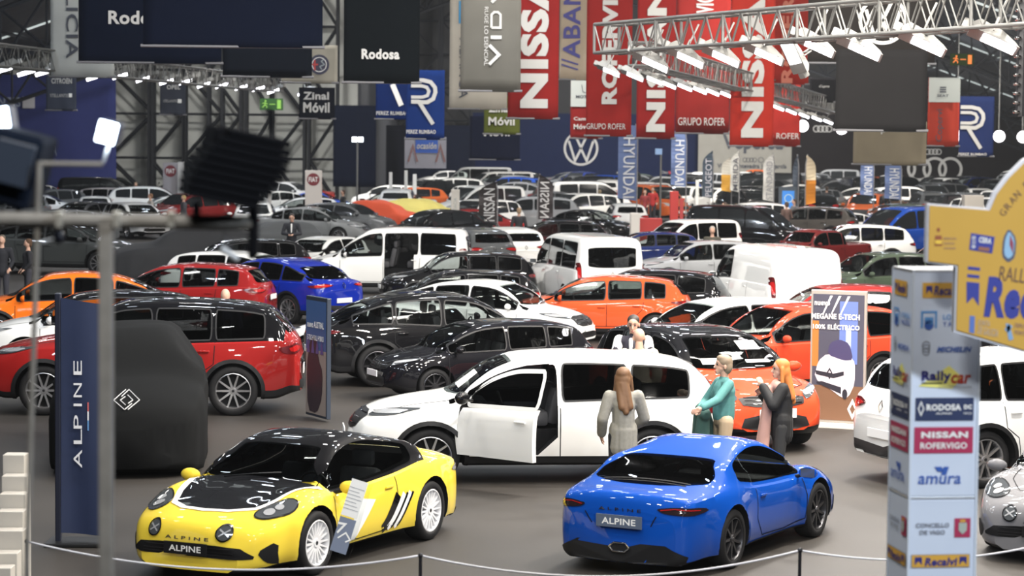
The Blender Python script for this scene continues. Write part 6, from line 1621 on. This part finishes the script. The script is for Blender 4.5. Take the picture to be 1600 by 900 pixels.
# tall poster board of a white car
def zlen(Y, dpx): return dpx * Y / F
Yb = 36.2
a = at_y(1308, 668, Yb); root = empty('display_board', (a.x, a.y, 0), R_(-24)); tag(root, 'tall free-standing poster showing a white car, with bold white wording, beside the red-haired person', 'display board')
h = at_y(1308, 460, Yb).z; w_ = .86
MB().box((0, 0, .06 + h / 2), (w_, .06, h), mat('board_alu', (.45, .42, .38), .4, .4), bev=.01).obj('frame', root)
MB().box((.1, -.05, .02), (1.1, .5, .04), mat('board_base', (.6, .58, .54), .6), bev=.01).obj('base', root)
mb = MB(); pw = w_ - .07
quad(mb, -pw / 2, .10, pw / 2, .62, mat('poster_ground', srgb(116, 84, 62), .5), -.034); quad(mb, -pw / 2, .62, pw / 2, h, mat('poster_dark', srgb(70, 70, 84), .5), -.034)
quad(mb, .02, .95, .30, h - .1, mat('poster_bluelight', srgb(96, 116, 176), .5), -.036); quad(mb, .12, .95, .20, h - .5, mat('poster_pale', srgb(176, 190, 214), .5), -.037); quad(mb, -.40, .9, -.30, h - .4, mat('poster_amber', srgb(170, 110, 50), .5), -.036)
for x0 in (-.25, -.12, .02): mb.add([(x0, -.038, h - .30), (x0 + .02, -.038, h - .30), (x0 + .16, -.038, h - .02), (x0 + .12, -.038, h - .02)], [(0, 1, 2, 3)], PAPER)
cw = mat('poster_carwhite', srgb(214, 206, 214), .5)
mb.add([(p[0], -.040, p[1]) for p in chaikin([(-.36, .72), (-.30, .98), (-.16, 1.10), (.20, 1.06), (.27, .98), (.27, .66), (.18, .46), (.08, .44), (-.10, .56)], 1)], [tuple(range(18))], cw)
mb.add([(p[0], -.041, p[1]) for p in chaikin([(-.16, 1.08), (-.12, 1.26), (.02, 1.32), (.18, 1.26), (.24, 1.02), (.1, 1.0)], 1)], [tuple(range(12))], mat('poster_glass', srgb(66, 62, 96), .4))
mb.add([(p[0], -.043, p[1]) for p in [(-.34, .84), (-.06, .80), (.10, .84), (.10, .78), (-.06, .73), (-.33, .78)]], [tuple(range(6))], mat('poster_black', (.02, .02, .03), .5))
mb.add([(p[0], -.043, p[1]) for p in [(-.33, .66), (-.24, .62), (.06, .50), (.06, .60), (-.24, .68)]], [tuple(range(5))], mat('poster_black', (.02, .02, .03), .5))
strip(mb, [(-.12, .87), (-.085, .81), (-.12, .73), (-.155, .81)], .018, mat('poster_black', (.02, .02, .03), .5), -.045, close=True); disc(mb, .12, .50, .075, mat('poster_black', (.02, .02, .03), .5), -.045, rx=.04)
strip(mb, [(.24, .40), (.30, .28), (.24, .16), (.18, .28)], .035, PAPER, -.04, close=True)
mb.obj('poster', root)
mb = MB(); add_text(mb, 'nuevo', -.25, h - .14, .24, .06, PAPER, y=-.045, bold=.03); add_text(mb, 'MEGANE E-TECH', -.04, h - .33, .74, .085, PAPER, y=-.045, bold=.04); add_text(mb, '100% ELÉCTRICO', -.03, h - .48, .72, .09, PAPER, y=-.045, bold=.03); mb.obj('lettering', root)

# narrow blue poster board seen at an angle
Yb = 36.5
a = at_y(497, 664, Yb); root = empty('display_board', (a.x, a.y, 0), R_(58)); root.rotation_euler.z = R_(-62); tag(root, 'tall poster board turned edge-on, blue above and brown below, before the black coupe-backed SUV', 'display board')
h = at_y(497, 468, Yb).z
MB().box((0, 0, .04 + h / 2), (.80, .07, h), mat('board_dark', (.03, .04, .06), .4), bev=.01).obj('frame', root)
mb = MB()
quad(mb, -.38, .08, .38, 1.05, mat('poster_sand', srgb(150, 138, 130), .5), -.040); quad(mb, -.38, 1.05, .38, h - .02, mat('poster_sky', srgb(60, 92, 140), .5), -.040)
mb.add([(p[0], -.044, p[1]) for p in chaikin([(-.30, .12), (-.34, .8), (-.22, 1.2), (0, 1.28), (.12, .9), (.26, .75), (.24, .35), (.05, .10)], 1)], [tuple(range(16))], mat('poster_figure', srgb(58, 46, 52), .5))
for q in range(4): mb.add([(-.34 + q * .17, -.046, 1.0), (-.22 + q * .17, -.046, 1.0), (-.28 + q * .17, -.046, 1.25)], [(0, 1, 2)], mat('poster_violet', srgb(86, 76, 130), .5))
mb.obj('poster', root)
mb = MB(); add_text(mb, 'nuevo AUSTRAL', 0, h - .38, .62, .10, PAPER, y=-.05, bold=.03); add_text(mb, 'E-TECH FULL HYBRID', 0, h - .58, .62, .08, PAPER, y=-.05); mb.obj('lettering', root)

# navy upright flag with sideways letters
Yf = 25.2; k = Yf / F
a = at_y(136, 833, Yf); zt = at_y(136, 466, Yf).z; w_ = 82 * k
root = empty('banner_flag', (a.x, a.y, 0)); tag(root, 'navy upright flag with white sideways letters between the steel poles', 'flag')
nv = mat('flag_navy', srgb(34, 46, 78), .7, noise=.08, nscale=2)
vs = []; fs = []
for s_ in (0, 1):
    for j in range(13):
        for i in range(9):
            u, v = i / 8, j / 12; vs.append(((u - .5) * w_, .03 * math.sin(u * 6 + v * 2) * (1 - v * .5) + s_ * .012, a.z - .03 * u + (zt - a.z) * v - (.05 * u if j == 12 else 0)))
for j in range(12):
    for i in range(8): q = j * 9 + i; fs += [(q, q + 1, q + 10, q + 9), (117 + q, 117 + q + 9, 117 + q + 10, 117 + q + 1)]
mk('cloth', vs, fs, nv, root, smooth=True)
MB().box((-w_ / 2 - .03, .03, (zt + .05) / 2), (.06, .09, zt + .05), mat('pole_navy_black', (.012, .015, .03), .4), bev=.01).obj('pole', root)
MB().box((-w_ / 2 + .15, .05, .02), (.6, .5, .04), PLAST, bev=.01).obj('base', root)
mb = MB(); LT = mat('letter_white', (.8, .8, .82), .6); X = lambda px: (px - 136) * k; Z = lambda py: at_y(136, py, Yf).z
for ch, y0, y1 in (('A', 702, 730), ('L', 670, 693), ('P', 648, 669), ('I', 630, 634), ('N', 598, 620), ('E', 563, 585)):
    add_text(mb, ch, X(123), (Z(y0) + Z(y1)) / 2, abs(Z(y0) - Z(y1)), 13 * k, LT, rot=90, y=-.05, bold=.0)
mb.obj('lettering', root)
mb = MB(); x = X(138)
for y0, y1, m in ((628, 642, mat('stripe_red', (.55, .12, .12), .6)), (642, 656, LT), (656, 672, mat('stripe_blue', (.12, .3, .6), .6))): quad(mb, x, Z(y1), x + 2.2 * k, Z(y0), m, -.045)
mb.obj('colour_stripe', root)

# white stepped stand at the frame edge
Ys = 22.5; k = Ys / F
a = at_y(38, 700, Ys); root = empty('stepped_stand', (at_y(38, 900, Ys).x, Ys, 0)); tag(root, 'white stepped leaflet stand at the frame edge beside the steel poles', 'stand')
lv = [(8, 42, 709), (14, 53, 742), (18, 58, 770), (22, 62, 797), (26, 69, 827), (24, 68, 862), (22, 66, 885)]
for i, (x0, x1, yt) in enumerate(lv):
    z1 = at_y(38, yt, Ys - i * .22).z; x_ = ((x0 + x1) / 2 - 38) * k
    MB().box((x_, -i * .22, z1 / 2), ((x1 - x0) * k, .20, z1), mat('stand_white', srgb(196, 190, 180), .6), bev=.006).obj('step', root)

# rope barrier
RO = mat('rope_white', (.62, .62, .66), .7); PB = mat('post_black', (.015, .015, .02), .4, .3)
posts = []
for i, (px, py) in enumerate(((42, 846), (657, 868), (1250, 860), (1640, 848))):
    zz = .98; p = at_z(px, py, zz); posts.append(p); r = empty('barrier_post', (p.x, p.y, 0)); tag(r, 'black barrier post carrying the white rope, %s' % ('hidden by the thin steel pole', 'between the two coupes', 'in front of the blue coupe', 'beyond the frame edge by the silver coupe')[i], 'barrier post')
    MB().tube([(0, 0, 0), (0, 0, zz)], .014, PB, 8).obj('post', r); MB().lathe([(0, .03), (.14, .022), (.16, 0)], PB, 20, axis='Z').obj('base', r); MB().ball((0, 0, zz), .022, PB, 8).obj('cap', r)
for i, sag in enumerate((.17, .19, .11)):
    a, b = posts[i], posts[i + 1]; pts = [a.lerp(b, t) - Vector((0, 0, 4 * sag * t * (1 - t))) for t in np.linspace(0, 1, 25)]
    o = MB().tube(pts, .0085, RO, 6).obj('barrier_rope', smooth=True); tag(o, 'white barrier rope sagging in front of %s' % ('the yellow coupe', 'the blue coupe', 'the sponsor column and the silver coupe')[i], 'rope')

# clear lectern sign with printed sheets
Yl = 21.6; k = Yl / F
p = at_y(527, 870, Yl); r = empty('sign_stand', (p.x + .01, Yl, 0), R_(-20)); tag(r, 'clear acrylic sign stand with two printed sheets before the yellow coupe', 'sign')
zb, zt = at_y(520, 870, Yl).z, at_y(520, 745, Yl).z
M = Matrix.Translation((0, 0, zb)) @ Matrix.Rotation(R_(13), 4, 'Y') @ Matrix.Rotation(R_(-14), 4, 'X')
MB().box((0, .01, (zt - zb) / 2), (.20, .006, zt - zb + .02), ACRYL, M).obj('acrylic_plate', r)
hh = zt - zb
MB().box((-.02, 0, hh * .745), (.16, .003, hh * .47), PAPER, M).obj('printed_sheet', r)
mb = MB(); mb.box((-.02, 0, hh * .27), (.16, .003, hh * .44), mat('sheet_navy', srgb(120, 130, 150), .5), M); strip(mb, [(-.10, hh * .40), (-.03, hh * .41), (-.08, hh * .28)], .02, PAPER, -.004, M); strip(mb, [(-.06, hh * .22), (.0, hh * .31), (.06, hh * .24), (.02, hh * .20)], .014, PAPER, -.004, M); mb.obj('printed_picture', r)
mb = MB()
for q in range(7): quad(mb, -.10, hh * (.60 + q * .045), .05 - .02 * (q % 3), hh * (.60 + q * .045) + .006, mat('print_grey', (.4, .42, .45), .7), -.004)
mb.v = [M @ v for v in mb.v]; mb.obj('print_lines', r)
MB().tube([(.02, .02, 0), (.02, .02, zb + .05)], .006, ACRYL, 6).obj('stem', r); MB().box((.02, .02, .01), (.28, .24, .02), mat('sign_foot', (.5, .52, .55), .3, .3), bev=.004).obj('base', r)

# ------------------------------------------------------------------ steel scaffold with stage lamps close to the camera
Yp = 8.2; k = Yp / F
STL = mat('scaffold_steel', (.22, .21, .19), .6, .2, noise=.15, nscale=12); 
root = empty('lamp_scaffold', (at_y(166, 700, Yp).x, Yp, 0)); tag(root, 'steel scaffold of square tubes with crossbar close to the camera', 'scaffold')
ox = root.location.x
def bar(n, pts, r, m=STL, sq=False):
    P = [at_y(a, b, Yp + (c if len(q) > 2 else 0)) - root.location for q in pts for a, b, c in [(*q, 0)[:3]]]
    return MB().tube(P, r, m, 4 if sq else 10).obj(n, root)
zb = at_y(167, 350, Yp).z
MB().box((0, 0, zb / 2), (21 * k, .05, zb), STL, bev=.004).obj('upright', root)
bar('thin_upright', [(62, 252), (52, 560), (41, 905)], 4.6 * k); 
bar('crossbar', [(-30, 342), (395, 349)], 12 * k); bar('upper_bar', [(64, 256), (160, 257)], 4 * k)
bar('lamp_arm', [(330, 342), (395, 346)], 5 * k, mat('arm_blue_grey', srgb(130, 150, 180), .4, .3))
for q in (93, 183, 268): mb = MB(); c = at_y(q, 343, Yp - .02) - root.location; mb.box(c, (10 * k, .06, 26 * k), mat('clamp', (.5, .48, .42), .4, .6), bev=.004); mb.obj('clamp', root)
kb = mat('knob_black', (.01, .011, .02), .4)
bar('clamp_lever', [(93, 352), (88, 372), (66, 378)], 2.2 * k, mat('lever_steel', (.7, .75, .8), .3, .5)); mb = MB(); mb.ball(tuple(at_y(92, 370, Yp) - root.location), (9 * k, .02, 12 * k), kb, 10); mb.obj('clamp_knob', root, smooth=True)
bar('clamp_handle', [(346, 388), (372, 406)], 5 * k, mat('lever_steel', (.7, .75, .8), .3, .5)); bar('cable', [(348, 350), (352, 372), (362, 395), (385, 392), (392, 370)], 1.2 * k, kb)
# black stage lamp with stepped louvres on its post
lr = empty('stage_lamp', at_y(370, 255, Yp)); tag(lr, 'black blurred stage lamp with stepped louvres standing on the crossbar', 'lamp')
BKM = mat('lamp_black', (.003, .0035, .005), .9, spec=.1)
M = Matrix.Rotation(R_(12), 4, 'Y') @ Matrix.Rotation(R_(20), 4, 'Z')
for q in range(9):
    w_ = (78 + 44 * math.sin(PI * (q + 1) / 11)) * k; zc = (46 - q * 13) * k
    MB().box(((q - 4) * -4.5 * k, 0, zc), (w_ * 1.1, .22 - .008 * abs(q - 3), 11.5 * k), BKM, M, bev=.005).obj('louvre', lr)
MB().box((0, .05, -6 * k), (96 * k, .18, 112 * k), BKM, M, bev=.02).obj('lamp_body', lr)
P = lambda a, b: at_y(a, b, Yp) - lr.location
MB().tube([P(420, 205), P(424, 190), P(421, 170)], 3 * k, BKM, 6).obj('cable', lr); MB().tube([P(307, 345), P(307, 315)], 6 * k, mat('spigot', srgb(70, 90, 120), .4, .4), 8).obj('spigot', lr); MB().tube([P(394, 405), P(396, 300)], 7 * k, BKM, 8).obj('side_post', lr)
MB().box(P(398, 350), (12 * k, .05, 100 * k), BKM, bev=.006).obj('side_bracket', lr)
# the two blazing floods on the scaffold
for (cx, cy, w_, h_, rt, lab) in ((167, 207, 30, 34, 14, 'blazing white floodlight against the violet-blue curtain, on the near scaffold'), (2, 190, 26, 44, -8, 'blazing white floodlight cut by the frame edge on the near scaffold')):
    fr = empty('floodlight', at_y(cx, cy, Yp + .3), 0); tag(fr, lab, 'floodlight'); M = Matrix.Rotation(R_(rt), 4, 'Y')
    MB().box((0, .07, 0), (w_ * k * 1.15, .12, h_ * k * 1.15), mat('flood_shell', (.03, .04, .07), .5), M, bev=.01).obj('housing', fr)
    mb = MB(); quad(mb, -w_ * k / 2, -h_ * k / 2, w_ * k / 2, h_ * k / 2, GLB, 0); mb.v = [M @ (v + Vector((0, -.002, 0))) for v in mb.v]; mb.obj('glowing_front', fr)
    Q = at_y(cx, 340 if cx > 100 else 340, Yp + .3) - fr.location if cx < 100 else at_y(160, 257, Yp) - fr.location
    MB().tube([(0, .08, -h_ * k * .4), Q], 2.5 * k, kb, 6).obj('bracket', fr)
fr = empty('stage_lamp', at_y(28, 262, Yp + .2)); tag(fr, 'dark blue-black stage lamp body at the frame edge above the crossbar', 'lamp')
dk = mat('lamp_navy_black', (.006, .010, .020), .9, spec=.1); mb = MB(); mb.box((0, 0, 0), (84 * k, .3, 118 * k), dk, Matrix.Rotation(R_(14), 4, 'Y'), bev=.02); mb.obj('housing', fr); MB().box((6 * k, -.17, 10 * k), (60 * k, .04, 70 * k), mat('lamp_fins', (.02, .03, .05), .5), Matrix.Rotation(R_(14), 4, 'Y'), bev=.006).obj('heat_sink', fr); MB().tube([(0, 0, -50 * k), (0, 0, -84 * k)], 5 * k, dk, 8).obj('spigot', fr)

# ------------------------------------------------------------------ sponsor column and yellow arch board
Yc = 14.0; k = Yc / F
pa, pb, pc = at_y(1389, 420, Yc + .25), at_y(1428, 424, Yc), at_y(1536, 414, Yc)
wf = (pc.x - pb.x); ztop = at_y(1480, 424, Yc).z; zmid = at_y(1470, 779, Yc).z
root = empty('sponsor_column', (pb.x, Yc, 0), 0); tag(root, 'white square sponsor column covered with coloured company logos', 'column')
wht = mat('column_white', srgb(206, 216, 232), .55)
yaw = R_(8); MR = Matrix.Rotation(yaw, 4, 'Z'); sw_ = wf / math.cos(yaw)
for z0, z1 in ((0, zmid - .008), (zmid + .008, ztop)):
    MB().box((sw_ / 2, sw_ / 2, (z0 + z1) / 2), (sw_, sw_, z1 - z0), wht, MR, bev=.006).obj('column_section', root)
tr = mat('column_trim', (.45, .47, .5), .4, .5)
for z in (zmid, ztop): MB().box((sw_ / 2, sw_ / 2, z), (sw_ * 1.02, sw_ * 1.02, .014), tr, MR, bev=.003).obj('trim_frame', root)
for (x, y) in ((0, 0), (0, sw_), (sw_, 0)): MB().box((x, y, ztop / 2), (.014, .014, ztop), mat('corner_trim', srgb(205, 214, 226), .4), MR).obj('corner_trim', root)
cB = lambda n, *c: mat('logo_' + n, srgb(*c), .6)
YEL, LB, MB_, NV, GR, MG, DB, RV = cB('yellow', 214, 164, 60), cB('lightblue', 90, 150, 210), cB('midblue', 50, 90, 170), cB('navy', 34, 48, 86), cB('grey', 130, 136, 148), cB('magenta', 172, 44, 84), cB('darkblue', 44, 44, 120), cB('redviolet', 170, 50, 40)
def zpx(py): return at_y(1480, py, Yc).z
def face(front):
    mbs = []
    def U(u): return u * sw_
    def item(fn, name='logo'):
        mb = MB(); fn(mb)
        if front: M = MR
        else: M = MR @ Matrix(((0, 1, 0, 0), (-1, 0, 0, sw_), (0, 0, 1, 0), (0, 0, 0, 1)))
        mb.v = [M @ v for v in mb.v]; mb.obj(name, root)
    y = -.006
    def bx(u0, p0, u1, p1, m, l=0): return lambda mb: quad(mb, U(u0), zpx(p1), U(u1), zpx(p0), m, y - l * .002)
    def tx(t, u0, p0, u1, p1, m, l=1, **q): return lambda mb: add_text(mb, t, U((u0 + u1) / 2), (zpx(p0) + zpx(p1)) / 2, U(u1 - u0), zpx(p0) - zpx(p1), m, y=y - l * .002, **q)
    def many(*L): return lambda mb: [f(mb) for f in L]
    s_ = 0 if front else 4
    castle = lambda u, p, w_: (lambda mb: mb.add([(U(a), y - .005, zpx(b)) for a, b in ((u, p), (u + w_, p), (u + w_, p + 13), (u + w_ * .6, p + 7), (u + w_ * .4, p + 7), (u, p + 13))], [tuple(range(6))], DB))
    item(many(bx(.13, 442, .72, 466, YEL), castle(.18, 447, .09), tx('Recalvi', .30, 447, .68, 462, DB, shear=.15, bold=.03)), 'logo')
    item(many(lambda mb: strip(mb, [(U(.13), zpx(513)), (U(.13), zpx(488)), (U(.34), zpx(488)), (U(.34), zpx(513))], .012, LB, y), lambda mb: mb.add([(U(.235) + .028 * math.cos(t) , y, zpx(508) + .03 * math.sin(t)) for t in np.linspace(0, 2 * PI, 17)[:-1]], [tuple(range(16))], MB_), bx(.17, 496, .30, 508, LB), tx('LOTERÍAS', .44, 490, .90, 500, LB), tx('Y APUESTAS', .44, 503, .90, 511, MB_)), 'logo')
    item(many(tx('MICHELIN', .36, 542, .88, 551, MB_, shear=.3, bold=.04), lambda mb: [ring(mb, U(.20), zpx(540 + q * 5), (.022 - q * .001), .006, GR, y) for q in range(3)]), 'logo')
    item(many(lambda mb: mb.add([(U(a), y, zpx(b)) for a, b in ((.10, 604), (.55, 572), (.75, 590), (.60, 608))], [(0, 1, 2, 3)], cB('lemon', 232, 226, 120)), tx('Rally', .14, 580, .58, 600, DB, bold=.04), tx('car', .58, 586, .88, 600, RV, bold=.03, shear=.2), tx('COMPETICION', .40, 603, .88, 607, GR, bold=0), bx(.14, 598, .45, 600, cB('ink', 30, 30, 40), 3)), 'logo')
    item(many(bx(.06, 622, .93, 658, NV), lambda mb: strip(mb, [(U(.14), zpx(629)), (U(.18), zpx(639)), (U(.14), zpx(649)), (U(.10), zpx(639))], .007, TXW, y - .004, close=True), tx('RODOSA', .22, 632, .74, 642, TXW, 2, bold=.05), tx('DC', .78, 633, .90, 640, TXW, 2, bold=.06), tx('ALPINE', .36, 645, .60, 648, TXW, 2), tx('DACIA', .78, 645, .90, 648, TXW, 2)), 'logo')
    item(many(bx(.05, 668, .93, 709, MG), tx('NISSAN', .15, 675, .85, 685, TXW, 2, bold=.05), tx('ROFERVIGO', .14, 692, .84, 702, TXW, 2, bold=.03)), 'logo')
    item(many(lambda mb: [mb.add([(U(a), y, zpx(b)) for a, b in q], [(0, 1, 2, 3)], MB_) for q in (((.36, 730), (.47, 730), (.50, 738), (.41, 738)), ((.50, 730), (.58, 730), (.54, 743), (.46, 743)))], tx('amura', .12, 744, .76, 757, MB_, shear=.12, bold=.01)), 'logo')
    item(many(tx('CONCELLO', .10, 818, .60, 825, GR, bold=.03), tx('DE VIGO', .16, 829, .54, 836, GR, bold=.03), bx(.68, 811, .92, 841, MG), lambda mb: mb.add([(U(a), y - .006, zpx(b)) for a, b in ((.74, 818), (.86, 818), (.86, 830), (.80, 836), (.74, 830))], [tuple(range(5))], cB('shield', 170, 180, 170)), bx(.76, 813, .84, 817, YEL, 2)), 'logo')
    item(many(bx(.04, 867, .92, 888, GR), bx(.05, 868, .91, 887, YEL, 1), castle(.09, 871, .11), castle(.76, 871, .11), tx('Recalvi', .24, 872, .73, 885, DB, 3, shear=.15, bold=.04)), 'logo')
face(True); face(False)
# yellow arch board
Ya = 13.55; k = Ya / F
A = lambda px, py: at_y(px, py, Ya)
root = empty('arch_board', (A(1447, 500).x, Ya, 0), R_(0)); tag(root, 'yellow cut-out arch board with blue lettering overlapping the top of the sponsor column', 'board')
o0 = root.location
pts = [(1448, 410), (1450, 318), (1545, 326), (1556, 300), (1575, 275), (1600, 250), (1640, 226), (1700, 210), (1760, 206), (1760, 590), (1600, 551), (1491, 519), (1494, 417)]
poly = [((A(a, b) - o0).x, (A(a, b)).z) for a, b in pts]
yb = mat('board_yellow', srgb(206, 162, 66), .6, noise=.03, nscale=2)
mb = MB(); mb.prism(poly, .006, .10, mat('board_white_edge', srgb(208, 212, 222), .5)); mb.obj('board_core', root)
cen = (sum(p[0] for p in poly) / len(poly), sum(p[1] for p in poly) / len(poly))
ins = [(1450.5, 408), (1452.5, 321), (1547, 329), (1558, 303), (1577, 278), (1602, 253.5), (1641, 229.5), (1700, 214), (1756, 210), (1756, 586), (1600, 547), (1494, 515.5), (1497, 414)]
mb = MB(); mb.prism([((A(a, b) - o0).x, A(a, b).z) for a, b in ins], -.004, .004, yb); mb.obj('yellow_face', root)
DBL = mat('board_blue', srgb(52, 62, 150), .6); MAU = mat('board_mauve', srgb(150, 120, 120), .6)
def bt(t, x0, y0, x1, y1, m, rot=0, **q):
    mb = MB(); P0, P1 = A(x0, y1) - o0, A(x1, y0) - o0; add_text(mb, t, (P0.x + P1.x) / 2, (A(x0, y0).z + A(x1, y1).z) / 2, P1.x - P0.x, A(x0, y0).z - A(x0, y1).z, m, y=-.008, rot=rot, **q); mb.obj('lettering', root)
def bp(L, m, name='printed_shape', l=0):
    mb = MB()
    for q in L: mb.add([((A(a, b) - o0).x, -.007 - l * .002, A(a, b).z) for a, b in q], [tuple(range(len(q)))], m)
    mb.obj(name, root)
for i, ch in enumerate('GRAN PREMIO'):
    px, py = 1567 + i * 7.4 - max(0, i - 5) * .2, 332 - i * 10.5 + i * i * .35
    if ch != ' ': bt(ch, px - 4.5, py - 5.5, px + 4.5, py + 5.5, mat('board_brown', srgb(112, 84, 70), .6), rot=52 - i * 3.2, bold=.0)
bt('RALLYE', 1561, 419, 1622, 441, mat('board_brown', srgb(112, 84, 70), .6), rot=-6, bold=.0); bt('Recalvi', 1538, 436, 1690, 500, DBL, rot=-3, bold=.05, shear=.1)
bp([[(1512, 416), (1531, 418), (1531, 423), (1512, 421)], [(1511, 428), (1530, 430), (1530, 435), (1511, 433)], [(1510, 440), (1530, 442), (1529, 478), (1520, 464), (1510, 474)]], DBL, 'emblem')
bp([[(1517, 364), (1554, 370), (1550, 396), (1514, 390)]], DBL, 'badge'); bp([[(1529, 385), (1546, 387), (1545, 393), (1528, 391)]], mat('badge_brown', srgb(150, 100, 80), .6), 'badge_strip', 1); bt('CERA', 1529, 371, 1549, 380, TXW, rot=-7, bold=.05); bt('2023', 1518, 368, 1524, 388, TXW, bold=.02)
bp([chaikin([(1576, 356), (1588, 372), (1586, 402), (1575, 411), (1565, 400), (1567, 372)], 1)], mat('drop_grey', srgb(86, 92, 110), .6), 'crest'); bp([chaikin([(1576, 360), (1585, 374), (1583, 398), (1575, 405), (1568, 397), (1570, 374)], 1)], mat('drop_blue', srgb(150, 190, 220), .6), 'crest_field', 1); bp([[(1578, 366), (1583, 380), (1582, 396), (1577, 382)]], mat('drop_red', srgb(150, 60, 80), .6), 'crest_stripe', 2)
bp([ell(1466, 359, 2.6, 3.4), [(1460, 384), (1472, 384), (1471, 368), (1461, 368)]], mat('fig_brown', srgb(150, 84, 50), .6), 'figure'); bp([[(1461, 375), (1471, 375), (1471, 381), (1461, 381)]], mat('fig_yellow', srgb(236, 196, 70), .6), 'figure_band', 1)
for q, (t, x1) in enumerate((('FEDERACION', 1494), ('GALEGA DE', 1491), ('AUTOMOVILISMO', 1493))): bt(t, 1474, 371 + q * 7.5, x1, 374.5 + q * 7.5, MAU, bold=0)
bp([[(1515, 493), (1523, 494), (1522, 521), (1514, 519)]], mat('xunta_blue', srgb(90, 120, 190), .6), 'emblem'); bt('XUNTA', 1527, 500, 1547, 509, mat('board_pale', srgb(196, 176, 150), .6), rot=-8); bt('DE GALICIA', 1527, 512, 1560, 524, mat('board_pale', srgb(196, 176, 150), .6), rot=-10)
bp([[(1571, 505), (1577, 506), (1583, 530), (1576, 532)], [(1577, 506), (1582, 510), (1574, 520), (1569, 514)]], mat('dep_blue', srgb(130, 170, 210), .6), 'emblem', 0); bt('DEPUTACION', 1585, 507, 1622, 514, MAU, rot=-8, bold=0); bt('PONTEVEDRA', 1585, 518, 1622, 525, MAU, rot=-8, bold=0)
